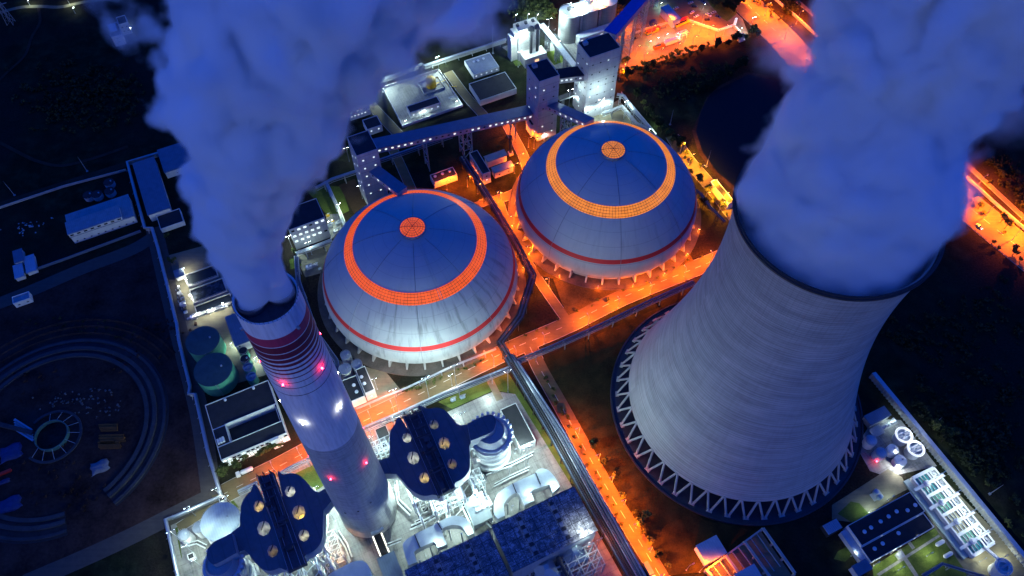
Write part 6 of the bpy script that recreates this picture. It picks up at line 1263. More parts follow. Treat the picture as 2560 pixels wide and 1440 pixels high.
row('E', [(1255, 700), (1290, 880), (1320, 900)], [1], 'dim tree beside the filter basins', 'trees beside the filter basins', 1)
row('F', [(430, 430), (480, 400), (290, 960), (530, 900), (445, 395)], [0, 1], 'yellow green tree near the steam veiled tower', 'trees near the steam veiled tower', 1)
row('W', [(1090, 520), (1140, 540), (1180, 580), (800, 640), (860, 630), (1060, 570), (960, 640)], [0, 2], 'dark tree beside the gate house', 'trees beside the gate house', 1.5)
row('D', along('D', (700, 720), (1100, 490), 14), [2], 'tree in the dark row on the bank of the pond', 'tree row on the pond bank', 2, (.8, 1.1))
row('W', [(1100, 20), (1150, 70), (1180, 100), (1270, 30), (1290, 130), (1340, 100), (1340, 180), (1330, 240), (1500, 280), (1490, 320)], [3, 1], 'dark shrub on the orange verge beyond the highway', 'shrubs on the verge beyond the highway', 1, (.7, 1.1))
row('P', [(2420, 505), (2432, 498), (2440, 520), (2460, 540), (2450, 512), (2500, 560), (2515, 572), (2505, 585), (2535, 630), (2548, 648), (2522, 636), (2480, 612), (2500, 628)], [3, 0], 'dark shrub beside the highway right of the tower steam', 'shrubs beside the highway at the right edge', 1.5, (.7, 1.2))
row('V', [(1050, 570), (1080, 590), (1110, 620), (1060, 630), (1140, 560)], [2, 0], 'leafy tree just outside the leaning barrier', 'trees outside the leaning barrier', 2, (.9, 1.3))
row('X', [(1830, 880), (1850, 910), (1990, 1010), (1620, 480)], [3], 'small bush outside the leaning barrier', 'bushes outside the leaning barrier', 1)
def scrub(name, areas, m, label, cat):
    b = MB(); rnd = random.Random(len(name)*7)
    for k, pts, n, s in areas:
        P_ = [px(k, x, y, 0) for x, y in pts]
        for i in range(n):
            w = [rnd.random() for _ in P_]; w = [q**2 for q in w]; c = sum((p*q for p, q in zip(P_, w)), Vector())/sum(w); r = s*rnd.uniform(.5, 1.4)
            crown(b, Vector((c.x, c.y, r*.5)), r, r*.8, 34, r*.22, rnd, 3)
    o = build(name, b, m); tag(o, label, cat, kind='stuff'); return o
M_scrub = leaf_mat('scrub_leaves', (.010, .018, .009), (.045, .055, .026))
scrub('scrub', [('A', [(-50, 500), (500, 420), (1150, 350), (1250, 900), (900, 1050), (100, 1100)], 320, 2.8), ('V', [(560, 0), (1990, 0), (1990, 1500), (1500, 1000), (1000, 600)], 260, 2.8), ('D', [(200, 620), (900, 430), (1080, 480), (700, 750), (380, 900)], 160, 1.8), ('P', [(2180, 820), (2560, 680), (2560, 1000), (2300, 900)], 160, 2.4), ('I', [(0, 300), (1500, 300), (1500, 560), (900, 460)], 60, .9)], M_scrub, 'dark scrub covering the unlit fields around the plant', 'scrub')
scrub('woodland', [('Y', [(-60, 420), (300, -60), (1150, -60), (1120, 440), (800, 500), (560, 330)], 230, 4.2), ('C', [(1300, 60), (1480, 60), (1420, 130), (1330, 150)], 14, 2.5)], M_leaf, 'dark green woodland behind the silo house', 'woodland')
scrub('roadside_scrub', [('W', [(1500, -40), (1750, -40), (1700, 300), (1560, 150)], 70, 3), ('P', [(2560, 400), (2480, 380), (2580, 560), (2440, 430)], 50, 3)], M_leafd, 'dark thicket beyond the orange lit highway wall', 'thicket')
# ================================================================ LAMPS
ORANGE, WHITE, WARMW = (1, .142, .001), (.70, 1.0, .98), (1, .95, .75)
M_sod = emat('sodium_lamp', (1, .42, .06), 40); M_flood = emat('flood_lamp', (.88, 1, .94), 90)
def lamp_proto(name, h, arm, m, power, col, label, cat, heads=1):
    o = Vector((0, 0, -80)); t = thing(name, o, label, cat); b = MB(); b.tube([o, o+Vector((0, 0, h))], [.16, .10], 8); b.box(o, .6, .6, .35, 0); build('pole', b, M_steel, t)
    for k in range(heads):
        s = 1 if k == 0 else -1; b = MB(); b.tube([o+Vector((0, 0, h-.1)), o+Vector((s*arm*.5, 0, h+.35)), o+Vector((s*arm, 0, h+.3))], .08, 6); a = build('arm', b, M_steel, t)
        b = MB(); b.box(o+Vector((s*(arm+.3), 0, h+.15)), 1.2, .5, .22, 0); hd = build('lamp_head', b, M_steel, a); b = MB(); b.box(o+Vector((s*(arm+.3), 0, h+.02)), .9, .4, .12, 0); build('lens', b, m, a)
        if k == 0: point(t, o+Vector((arm+.3, 0, h-.45)), power, col, .3, 164 if m is M_sod else 168)
    return t
L_road = lamp_proto('street_lamp', 9, 1.8, M_sod, 16000, ORANGE, '', 'street lamp'); L_hwy = lamp_proto('highway_lamp', 11, 2.4, M_sod, 130000, ORANGE, '', 'street lamp'); L_flood = lamp_proto('flood_mast', 13, .8, M_flood, 30000, WHITE, '', 'floodlight', 2); L_small = lamp_proto('yard_lamp', 5, .5, M_flood, 5500, WHITE, '', 'yard lamp'); L_hwy2 = None
first = {}; KO, KW = 2.1, .27
def lamp(proto, k, x, y, label, group=None, rz=0.0, power=None, col=None, z=0):
    p = px(k, x, y, z); p.z = z
    if proto.name not in first: first[proto.name] = 1; t = proto; t.location = p; t.rotation_euler = (0, 0, rz); t['label'] = label
    else: t = dup(proto, p, rz, label)
    if group: t['group'] = group
    if power or col:
        for c in t.children:
            if c.type == 'LIGHT':
                c.data = c.data.copy(); 
                if power: c.data.energy = power*(KO if proto in (L_road, L_hwy) else KW)
                if col: c.data.color = col
    return t
def lamps(proto, k, pts, label, group, rz=0, power=None, col=None):
    for x, y in pts: lamp(proto, k, x, y, label, group, rz, power, col)
lamps(L_road, 'P', [(1470, 812), (1545, 770), (1625, 735), (1710, 692), (1775, 655)], 'orange street lamp on the road below the farther dome', 'street lamps below the farther dome', A0+math.pi/2, 26000)
lamps(L_road, 'P', [(1360, 860), (1290, 893)], 'orange street lamp where the two roads cross', 'street lamps at the crossing', A0+math.pi/2, 9000)
lamps(L_road, 'P', [(1235, 915), (985, 1028), (930, 1055), (880, 1085)], 'orange street lamp on the road below the nearer dome', 'street lamps below the nearer dome', A0+math.pi/2, 16000)
lamps(L_road, 'P', [(800, 1118), (755, 1145), (690, 1180)], 'orange street lamp on the road between chimney and courtyard building', 'street lamps beside the courtyard building', A0+math.pi/2, 8000)
lamps(L_road, 'P', [(1447, 1085), (1497, 1150), (1560, 1262), (1590, 1320), (1625, 1380), (1655, 1445), (1530, 1205)], 'orange street lamp on the road beside the cooling tower', 'street lamps beside the cooling tower', A0+math.pi, 20000)
lamps(L_road, 'P', [(1252, 500), (1285, 560), (1325, 635), (1372, 715)], 'orange street lamp on the lane between the two domes', 'street lamps between the domes', A0+math.pi, 18000)
lamps(L_road, 'R', [(1215, 770), (1770, 1060), (2060, 530), (2310, 60), (1400, 900), (850, 830)], 'orange street lamp on the lanes behind the two domes', 'street lamps behind the domes', A0, 19000)
lamps(L_road, 'P', [(1275, 330), (1335, 372), (1300, 410), (1320, 330)], 'orange street lamp near the foot of the slender tower', 'street lamps near the slender tower', A0, 17000)
lamps(L_road, 'b', [(480, 20), (650, 250), (860, 470), (1100, 760), (1330, 1020), (960, 1010), (1250, 1200)], 'yellow orange street lamp on the pond road behind the farther dome', 'street lamps on the pond road', A0, 17000, (1, .33, .012))
lamps(L_road, 'Z', [(100, 1330), (60, 1420), (20, 600), (140, 560)], 'orange street lamp beside the tallest tower', 'street lamps beside the tallest tower', A0, 17000)
lamps(L_road, 'Z', [(480, 1130), (760, 1040), (1060, 960), (1350, 830), (1520, 440), (1290, 620), (1480, 620), (900, 480), (620, 640), (1200, 760), (1640, 640), (1750, 720), (350, 1000), (1900, 640), (1350, 480)], 'orange street lamp around the truck yard', 'street lamps around the truck yard', A0, 12000)
lamps(L_hwy, 'P', [(1850, 12), (1910, 40), (1960, 100), (1990, 60), (2035, 160), (2080, 145), (2130, 250), (2220, 330), (2240, 290), (2310, 420), (2390, 470), (2440, 470), (2460, 545), (2530, 600), (2545, 560)], 'tall orange lamp along the highway', 'lamps along the highway', R(-62)+math.pi/2)
lamps(L_road, 'U', [(290, 1400), (150, 1380), (420, 1395)], 'orange street lamp beside the concrete intake frame', 'street lamps beside the intake frame', A0, 10000)
def fl(k, x, y, label, power=30000, z=0, proto=None, col=None): lamp(proto or L_flood, k, x, y, label, None, A0, power, col, z)
fl('B', 942, 675, 'floodlight mast at the left corner of the tank compound', 150000); fl('B', 1372, 532, 'floodlight mast at the rear corner of the tank compound', 150000); fl('B', 1500, 800, 'low floodlight at the front right corner of the tank compound', 11000, 0, L_small); fl('B', 1120, 945, 'low floodlight at the front left corner of the tank compound', 9000, 0, L_small); fl('B', 1260, 880, 'yard lamp in front of the pump house in the tank compound', 8000, 0, L_small)
fl('Q', 870, 372, 'white floodlight standing on the road between green lawn and nearer dome', 42000, 0, None, (1, .97, .9)); fl('Q', 310, 400, 'white floodlight beside the black roofed lime buildings', 20000, 0, None, (1, .95, .9))
fl('Q', 1128, 488, 'white lamp on the green lawn', 16000, 0, L_small); fl('Q', 885, 620, 'white lamp between green lawn and right flue duct', 14000, 0, L_small)
for x, y, w, l in ((290, 830, 26000, 'beside the pipe frame right of the chimney'), (960, 650, 12000, 'behind the right absorber'), (1040, 1020, 30000, 'at the foot of the right absorber'), (700, 1230, 34000, 'below the near end of the right flue duct'), (460, 1200, 34000, 'between chimney foot and right flue duct'), (900, 1240, 30000, 'in front of the sloping duct'), (1390, 900, 14000, 'before the black roofed building'), (1300, 1060, 14000, 'on the open pale yard'), (1130, 1330, 22000, 'inside the right arched duct'), (640, 930, 9000, 'under the right flue duct')): fl('Q', x, y, 'white floodlight '+l, w)
for x, y, w, l in ((700, 555, 20000, 'at the bend of the boundary wall'), (400, 760, 9000, 'behind the cone roofed tank'), (380, 1180, 8000, 'beside the small pale tanks'), (900, 1290, 30000, 'below the left absorber'), (480, 1340, 26000, 'around the left absorber'), (1730, 1290, 30000, 'under the near end of the left flue duct'), (1900, 850, 34000, 'between the left flue duct and the chimney'), (1270, 1440, 22000, 'at the bottom edge by the left flue duct'), (820, 640, 8000, 'beside the left flue duct')): fl('M', x, y, 'white floodlight '+l, w, 0, None, (.8, 1, .8) if x < 850 else None)
fl('N', 470, 900, 'lamp beside the glowing ramp, on its chimney side', 9000, 0, L_small); fl('N', 1330, 960, 'white floodlight in the opening of the middle arched duct', 20000); fl('N', 1120, 1230, 'white floodlight in the front loop of the middle arched duct', 16000); fl('N', 1500, 900, 'white floodlight behind the middle arched duct', 26000); fl('N', 200, 1250, 'orange white lamp in the lattice frame left of the chimney foot', 26000, 0, None, (1, .42, .12))
fl('O', 1085, 985, 'starry floodlight at the corner of the right precipitator', 26000, 26, L_small, (.9, 1, .95)); fl('O', 900, 1250, 'white floodlight among the pyramid hoppers', 24000); fl('O', 560, 1420, 'white floodlight below the right precipitator', 20000); fl('O', 1240, 1130, 'orange lamp beside the widest pipe rack', 14000, 0, None, ORANGE)
for x, y, w, l in ((900, 880, 90000, 'between silo house and round silos'), (560, 1020, 90000, 'on the terrace of the silo house'), (1580, 640, 90000, 'left of the loading hall door'), (1900, 560, 90000, 'right of the loading hall door'), (1400, 850, 90000, 'on the pale yard before the loading hall'), (1850, 750, 130000, 'on the pale yard behind the tallest tower'), (1130, 1180, 10000, 'on the lawn beside the silver pipe bridge'), (330, 1390, 10000, 'at the left corner of the silo house')): fl('Y', x, y, 'white floodlight '+l, w)
for x, y, l in ((240, 440, 'left'), (500, 420, 'middle'), (690, 430, 'right')): fl('Y', x, y, l+' white lamp on the roof of the silo house', 6000, 27, L_small)
for x, y, l in ((1390, 190, 'left'), (1680, 110, 'middle'), (2060, 60, 'right')): fl('Y', x, y, 'white lamp on top of the '+l+' round silo', 8000, 25, L_small)
fl('C', 1060, 1225, 'white floodlight at the near corner of the tallest tower', 45000); fl('C', 1230, 1165, 'white floodlight at the front of the tallest tower', 45000); fl('C', 1440, 1150, 'white floodlight among the pipe racks behind the farther dome', 20000); fl('C', 940, 1110, 'white floodlight on the left side of the tallest tower', 14000); fl('C', 640, 1400, 'white lamp at the foot of the slender tower', 10000, 0, L_small)
lamps(L_road, 'Y', [(1500, 560), (1780, 480), (2080, 400)], 'orange lamp on the near side of the round silos', 'orange lamps before the round silos', A0, 30000)
fl('C', 1775, 1235, 'green tinted lamp among bushes behind the farther dome', 20000, 0, L_small, (.55, 1, .25)); fl('C', 1680, 1350, 'white lamp on the path behind the farther dome', 14000, 0, L_small)
fl('S', 1510, 850, 'blazing floodlight at the left end of the boiler house', 52000); fl('S', 1660, 800, 'blazing floodlight at the front of the boiler house', 40000); fl('F', 645, 665, 'greenish floodlight on the lawn beside the nearer dome', 34000, 0, None, (.8, 1, .6)); fl('F', 585, 790, 'floodlight among the tanks at the boiler house end', 24000); fl('F', 420, 950, 'floodlight on the dim plot below the boiler house', 10000); fl('F', 800, 530, 'floodlight at the foot of the steam veiled tower', 14000); fl('F', 700, 250, 'floodlight left of the steam veiled tower', 16000)
for x, y, w, l in ((1385, 970, 11000, 'at the first filter basin'), (1405, 1050, 14000, 'at the second filter basin'), (1430, 1165, 14000, 'at the third filter basin'), (1580, 1275, 14000, 'in the pump row'), (1480, 1310, 8000, 'at the left end of the pump row'), (1680, 1230, 10000, 'at the right end of the pump row'), (1350, 1100, 6000, 'beside the basin walkway')): fl('E', x, y, 'white lamp '+l, w, 0, L_small, (.95, 1, .8))
for x, y, w, l in ((780, 850, 18000, 'behind the green settling tanks'), (960, 1060, 20000, 'between settling tanks and chimney'), (720, 920, 16000, 'beside the farther green tank'), (760, 1210, 14000, 'beside the nearer green tank')): fl('K', x, y, 'white lamp '+l, w, 0, L_small)
fl('L', 620, 860, 'white lamp at the corner of the courtyard building', 3000, 0, L_small)
fl('V', 630, 945, 'white floodlight on the ground between tanks and filter block', 26000, 0, L_small, (.9, .97, 1)); fl('V', 780, 660, 'floodlight between the two clarifiers', 16000, 0, None, (.85, .95, 1)); fl('V', 590, 800, 'lamp among the mixing tanks', 9000, 0, L_small, (.85, .95, 1)); fl('V', 560, 470, 'lamp at the canvas shed', 6000, 0, L_small); fl('V', 370, 1370, 'lamp on the wall of the vented hall', 9000, 0, L_small); fl('V', 560, 1240, 'lamp beside the dosing unit', 6000, 0, L_small)
for s in (.06, .31, .56, .81):
    p = fp(s+.06, .7, 0); t = dup(L_flood, Vector((p.x, p.y, 0)), A0, ['floodlight over the first pair of filter cells, from the top', 'floodlight over the second pair of filter cells', 'floodlight over the third pair of filter cells', 'floodlight over the last pair of filter cells'][int(s*4)])
    for c in t.children:
        if c.type == 'LIGHT': c.data = c.data.copy(); c.data.energy = 5000; c.data.color = (.8, 1, .95)
for x, y, w, l in ((1010, 950, 7000, 'at the right end of the lower hall wall'), (850, 1050, 7000, 'at the path beside the lower hall'), (620, 1200, 6000, 'at the middle of the lower hall wall'), (440, 1330, 5000, 'at the left end of the lower hall wall'), (200, 1230, 6000, 'on the small lit lawn beside the passage'), (1000, 1230, 9000, 'on the lawn beside the paths'), (700, 1380, 6000, 'on the lawn at the bottom edge'), (1780, 1260, 9000, 'beside the round tower in the corner'), (1560, 1290, 8000, 'on the yard before the round tower')): fl('X', x, y, 'white lamp '+l, w, 0, L_small, (.88, 1, .75))
fl('Z', 580, 830, 'green tinted lamp throwing a green patch on the truck yard', 9000, 0, L_small, (.05, 1, .25)); fl('Z', 1060, 690, 'white lamp behind the white trailer', 14000, 0, L_small); fl('Z', 720, 770, 'white lamp before the orange truck', 8000, 0, L_small); fl('Z', 2200, 600, 'white lamp at the gate house', 14000, 0, L_small); fl('Z', 2375, 560, 'white double lamp at the gate', 14000); fl('Z', 780, 150, 'teal lamp under the lattice towers', 12000, 0, L_small, (.6, 1, .95)); fl('Z', 880, 700, 'white yard lamp on the weighbridge', 8000, 0, L_small); fl('Z', 1540, 180, 'dim white lamp in the car park', 5000, 0, L_small, (.7, .75, 1))
fl('A', 225, 40, 'far greenish lamp on the road at the top left', 9000, 0, L_small, (.8, 1, .7)); fl('A', 525, 35, 'second far greenish lamp on the road at the top left', 12000, 0, L_small, (.8, 1, .7)); fl('A', 565, 100, 'tiny blue white lamp in the dark field', 2500, 0, L_small, (.6, .85, 1)); fl('A', 960, 190, 'lamp at the lit house beside the steam', 6000, 0, L_small); fl('A', 990, 250, 'lamp on the ground beside the dark roofed house', 3000, 0, L_small)
L_high = lamp_proto('added_mast', 26, 1.4, M_flood, 60000, WHITE, '', 'floodlight', 2)  # masts added to brighten the dome, chimney, ducts, towers and silos
for c in L_high.children:
    if c.type == 'LIGHT': c.data.type = 'POINT'
for k, x, y, pw, l in (('Q', 905, 385, 4000, 'added tall double floodlight mast beside the road, facing the nearer dome'), ('Q', 470, 560, 26000, 'added tall double floodlight mast right of the chimney, behind the blue duct'), ('Q', 700, 470, 22000, 'added tall double floodlight mast behind the strip of the right flue duct'), ('Q', 1290, 420, 10000, 'added tall double floodlight mast at the corner of the green lawn'), ('M', 1850, 640, 46000, 'added tall double floodlight mast between the left duct and the chimney'), ('Y', 930, 1010, 60000, 'added tall double floodlight mast between silo house and round silos'), ('Y', 1470, 800, 70000, 'added tall double floodlight mast before the loading hall'), ('Y', 1900, 640, 50000, 'added tall orange double floodlight mast before the round silos'), ('Y', 300, 1420, 34000, 'added tall double floodlight mast at the corner of the silo house'), ('C', 1180, 1270, 12000, 'added tall double floodlight mast between the tallest tower and the farther dome'), ('C', 880, 1180, 5000, 'added tall double floodlight mast between the two tallest towers'), ('N', 1720, 770, 24000, 'added tall double floodlight mast beside the sloping duct'), ('N', 1190, 800, 26000, 'added tall double floodlight mast behind the middle arched duct'), ('O', 480, 290, 28000, 'added tall double floodlight mast behind the right arched duct'), ('N', 160, 860, 48000, 'added tall double floodlight mast left of the chimney foot'), ('N', 830, 560, 55000, 'added tall double floodlight mast right of the chimney foot'), ('M', 330, 1110, 18000, 'added tall double floodlight mast beside the small pale tanks'), ('M', 930, 1330, 24000, 'added tall double floodlight mast at the bottom edge below the left duct'), ('Q', 1440, 960, 26000, 'added tall double floodlight mast at the right edge of the pale yard')):
    t = lamp(L_high, k, x, y, l, None, A0)
    for c in t.children:
        if c.type == 'LIGHT': c.data = c.data.copy(); c.data.energy = pw; c.data.color = (1, .25, .03) if 'orange' in l else c.data.color
L_pad = lamp_proto('added_pad_lamp', 3, .4, M_sod, 3000, ORANGE, '', 'lamp')  # lamps added to throw orange light on the dome bases
for c in L_pad.children:
    if c.type == 'LIGHT': c.data.type = 'POINT'
for D, sc, an, l in ((D2, .985, [-2.9, -2.5, -2.1, -1.7, -1.35, -1.0, -.65, -.3], 'added low orange lamp on the pad of the farther dome'), (D1, 1.0, [-.9, -.55, -.2, .15], 'added low orange lamp on the pad of the nearer dome')):
    for a in an:
        p = D+Vector((math.cos(a), math.sin(a), 0))*60.9*sc
        if 'added_pad_lamp' not in first: first['added_pad_lamp'] = 1; t = L_pad; t.location = p; t.rotation_euler = (0, 0, a); t['label'] = l
        else: t = dup(L_pad, p, a, l)
        t['group'] = 'added lamps on the dome pads'
for k, x, y, z in (('Q', 1010, 840, 20), ('Q', 1290, 760, 20), ('Q', 1240, 900, 12), ('Q', 1060, 960, 10), ('Q', 480, 1120, 24), ('Q', 600, 1190, 24), ('Q', 860, 1120, 24), ('Q', 1000, 1010, 22), ('M', 1850, 960, 24), ('M', 1780, 1150, 24), ('M', 560, 1330, 14), ('M', 880, 1200, 20), ('M', 1660, 1240, 24), ('N', 690, 470, 16), ('N', 220, 720, 16), ('N', 1560, 1000, 20), ('N', 1240, 1130, 20), ('O', 520, 600, 20), ('O', 760, 520, 20), ('O', 330, 740, 20), ('O', 1130, 1130, 18), ('Q', 1340, 880, 9), ('Q', 420, 640, 8)):
    t = lamp(L_small, k, x, y, 'small white lamp fixed to the steelwork around ducts and absorbers', 'small lamps on the yard steelwork', A0, 7000, (.72, 1, .97), z)
# lightning masts and bare poles
def pole(k, x, y, h, label, group=None):
    p = px(k, x, y, 0); b = MB(); b.tube([p, p+Vector((0, 0, h*.6)), p+Vector((0, 0, h))], [.28, .18, .05], 8); b.box(p, 1.2, 1.2, .5); solo('lightning_mast', b, M_steel, label, 'mast', group)
pole('B', 955, 690, 30, 'tall thin lightning mast at the left corner of the tank compound'); pole('B', 1778, 400, 28, 'thin lightning mast behind the pale workshop'); pole('B', 1128, 470, 12, 'short mast behind the boundary pipe near the dark gap in the steam'); pole('b', 1005, 290, 16, 'bare mast between the farther dome and the pond'); pole('D', 525, 935, 14, 'bare mast on the slope beside the pond'); pole('V', 1000, 505, 12, 'bare mast outside the leaning barrier, near the leafy trees'); pole('V', 1575, 1180, 14, 'bare mast outside the leaning barrier, in the dark field'); pole('E', 110, 385, 14, 'bare mast in the dark field at the left edge'); pole('E', 655, 205, 14, 'bare mast in the dark field above the workshop')
# pylon, houses at the top left
q = px('A', 85, 175, 0); t = thing('power_pylon', q, 'thin lattice power pylon at the top left', 'pylon'); b = MB()
for sx_, sy in ((-1, -1), (1, -1), (1, 1), (-1, 1)): b.beam(q+Vector((sx_*2.4, sy*2.4, 0)), q+Vector((sx_*.5, sy*.5, 26)), .25)
for i in range(6):
    z0, z1, s0, s1 = i*4.3, i*4.3+4.3, 2.4-i*.32, 2.4-(i+1)*.32
    for a_, c_ in (((-1, -1), (1, -1)), ((1, -1), (1, 1)), ((1, 1), (-1, 1)), ((-1, 1), (-1, -1))): b.beam(q+Vector((a_[0]*s0, a_[1]*s0, z0)), q+Vector((c_[0]*s1, c_[1]*s1, z1)), .14)
build('tower', b, M_steel, t)
for z in (17, 21, 25): b = MB(); b.beam(q+UX*-5+Vector((0, 0, z)), q+UX*5+Vector((0, 0, z)), .35, .5); build('cross_arm', b, M_steel, t)
building(gb('A', [(785, 200), (845, 160), (940, 235), (860, 285)], 9), 9, 'dark house with a pale blue roof terrace beside the steam at the top left', 'house', M_panel, M_roof, 'village_house', (3, 6), 4, lit=.1)
hq = gb('A', [(800, 200), (842, 172), (895, 210), (848, 245)], 9.5); b = MB(); b.gbox(hq[0], hq[1], hq[2], hq[3], 9.0, 9.6); solo('roof_terrace', b, M_bluew, 'pale blue terrace slab on the dark house at the top left', 'roof terrace')
building(gb('A', [(868, 130), (930, 112), (960, 165), (890, 185)], 10), 10, 'lit white house with dark windows half hidden by the steam', 'house', M_wallw, M_roof, 'village_house', (3, 6.5), 3, lit=0)
# ================================================================ YARD AND VEHICLES AT THE TOP RIGHT
M_glass = mat('car_glass', (.01, .012, .016), .1, .2, 1, spec=.6); M_tyre = mat('tyre', (.012, .012, .012), .9, .2, 1); M_head = emat('head_lamp', (1, .97, .9), 12)
PAINT = [mat('car_paint_'+n, c, .35, .08, 1, .2) for n, c in (('white', (.62, .62, .62)), ('silver', (.36, .37, .39)), ('black', (.02, .02, .024)), ('blue', (.03, .06, .16)))]
def wheel(t, c, r, w, rz):
    d = Vector((-math.sin(rz), math.cos(rz), 0)); b = MB(); b.tube([c-d*w/2, c+d*w/2], r, 12); wh = build('wheel', b, M_tyre, t, 40); b = MB(); b.tube([c-d*(w/2+.02), c+d*(w/2+.02)], r*.55, 8); build('rim', b, M_steel, wh, 40)
def car(k, x, y, rz, m, label, group=None, on=False):
    c = px(k, x, y, 0); t = thing('parked_car' if not on else 'moving_car', c, label, 'car', group); f = Vector((math.cos(rz), math.sin(rz), 0)); s = Vector((-f.y, f.x, 0)); z = Vector((0, 0, 1))
    def loft(nm, secs, m_):
        b = MB(); vs = []
        for xx, hw, z0, z1 in secs: vs += [c+f*xx-s*hw+z*z0, c+f*xx+s*hw+z*z0, c+f*xx+s*hw*.92+z*z1, c+f*xx-s*hw*.92+z*z1]
        fs = [(3, 2, 1, 0), tuple(range(len(vs)-4, len(vs)))]
        for i in range(len(secs)-1): fs += [(i*4+j, i*4+(j+1) % 4, i*4+4+(j+1) % 4, i*4+4+j) for j in range(4)]
        b.add(vs, fs); return build(nm, b, m_, t)
    loft('body', [(-2.25, .75, .4, .85), (-2.1, .88, .3, 1.0), (.9, .9, .28, .98), (2.05, .86, .3, .78), (2.25, .74, .42, .66)], m); loft('glasshouse', [(-1.7, .74, .95, 1.0), (-1.15, .74, .95, 1.42), (.2, .74, .95, 1.44), (1.0, .74, .93, .98)], M_glass); loft('roof', [(-1.1, .62, 1.42, 1.47), (.15, .62, 1.44, 1.49)], m)
    for xx in (-1.4, 1.4):
        for ss in (-.82, .82): wheel(t, c+f*xx+s*ss+z*.33, .33, .22, rz)
    for ss in (-.6, .6): b = MB(); b.box(c+f*2.22+s*ss+z*.6, .12, .35, .16, rz); build('headlight', b, M_head if on else M_white, t)
    return t
for x, y, rz, m, l in ((1325, 60, .5, 1, 'silver car parked alone in the dim top of the car park'), (1390, 130, .1, 2, 'black car in the middle of the car park'), (1350, 230, .7, 0, 'white car above the orange light in the car park'), (1425, 298, .6, 0, 'white car lit orange at the near end of the car park'), (1650, 278, -.9, 0, 'white car pointing down, between two others in the car park'), (1732, 232, .5, 1, 'silver car closest to the trees of the car park'), (1805, 308, -.6, 3, 'dark blue car beside the low wall corner'), (1622, 358, .1, 2, 'black car in the orange edge of the car park'), (1540, 45, -.7, 3, 'dark van like car at the top of the car park'), (1065, 155, .5, 1, 'silver car beside the sloping violet roof'), (312, 690, .1, 2, 'dark car behind the truck yard wall by the lattice towers')): car('Z', x, y, rz, PAINT[m], l)
car('P', 2400, 520, R(-62), PAINT[0], 'white car driving on the highway right of the tower steam', 'cars on the highway', True); car('P', 2447, 568, R(-62), PAINT[1], 'silver car driving behind the white one on the highway', 'cars on the highway', True); car('P', 2020, 152, R(118), PAINT[0], 'car on the highway half veiled by the tower steam', 'cars on the highway', True)
def truck(k, x, y, rz, L, cabm, bodym, label, kind='box', h=2.6, group=None):
    c = px(k, x, y, 0); t = thing('truck', c, label, 'truck', group); f = Vector((math.cos(rz), math.sin(rz), 0)); s = Vector((-f.y, f.x, 0)); z = Vector((0, 0, 1))
    b = MB(); b.box(c+z*.7, L, 2.0, .35, rz); build('chassis', b, M_dark, t)
    b = MB(); b.box(c+f*(L/2-1.1)+z*.8, 2.1, 2.4, 1.3, rz); b.box(c+f*(L/2-1.25)+z*2.1, 1.8, 2.3, 1.0, rz); cb = build('cab', b, cabm, t); b = MB(); b.box(c+f*(L/2-.33)+z*2.2, .1, 2.0, .8, rz); build('windscreen', b, M_glass, cb)
    bl = L-2.6; bc = c-f*1.25+z*1.06; b = MB()
    if kind == 'box': b.box(bc, bl, 2.5, h, rz)
    elif kind == 'dump':
        for o, sx_, sy in ((s*1.2, bl, .12), (-s*1.2, bl, .12), (f*(bl/2-.06), .12, 2.28), (-f*(bl/2-.06), .12, 2.28)): b.box(bc+o, sx_, sy, h, rz)
        b.box(bc, bl-.2, 2.25, .2, rz)
    else: b.tube([bc-f*bl/2+z*1.2, bc-f*(bl/2-.6)+z*1.2, bc+f*(bl/2-.6)+z*1.2, bc+f*bl/2+z*1.2], [.7, 1.2, 1.2, .7], 14)
    build('cargo_body' if kind != 'tank' else 'tank_body', b, bodym, t, 40 if kind == 'tank' else False)
    if kind == 'dump': b = MB(); b.box(bc+z*.22, bl-.3, 2.2, h-.5, rz); build('coal_load', b, M_roof, t)
    for xx in (L/2-1.3, -L/2+1.2, -L/2+2.5): 
        for ss in (-1.0, 1.0): wheel(t, c+f*xx+s*ss+z*.5, .5, .35, rz)
    return t
truck('Z', 760, 852, A0, 9, M_orp, M_orp, 'orange dump truck loaded with coal on the truck yard', 'dump', 1.8); truck('Z', 995, 775, A0, 13, M_white, M_white, 'long white box trailer truck in front of the orange dump truck', 'box', 3.2)
truck('Z', 660, 560, A0, 11, M_redp, M_redp, 'red truck parked along the yard wall', 'box', 1.6); truck('Z', 640, 592, A0, 11, M_yel, M_yel, 'yellow truck parked close beside the red one', 'dump', 1.2); truck('Z', 1150, 410, A0+.1, 13, M_orp, M_redp, 'large orange and red truck at the violet roof corner', 'box', 2.4); truck('Z', 1170, 445, A0+.1, 13, M_yel, M_yel, 'large yellow truck in front of the orange and red one', 'dump', 2.0)
truck('L', 855, 890, A0+math.pi, 9, M_white, M_white, 'white tanker truck on the road below the courtyard building', 'tank'); truck('O', 1790, 1400, A0+math.pi/2+math.pi, 9, M_white, M_blue, 'blue boxed truck at the bottom end of the orange road', 'box', 2.6)
c = px('Z', 665, 440, 0); t = thing('covered_heap', c, 'round heap under a blue cover beside the lattice towers', 'heap'); b = MB(); b.lathe(c, [(3.4, 0), (3.1, 2), (2.2, 3.6), (.1, 4.4)], 20, cap=True); build('cover', b, M_tarp, t, 60); b = MB(); b.lathe(c, [(3.6, 0), (3.6, .5), (3.35, .5)], 20); build('base_ring', b, M_conc, t)
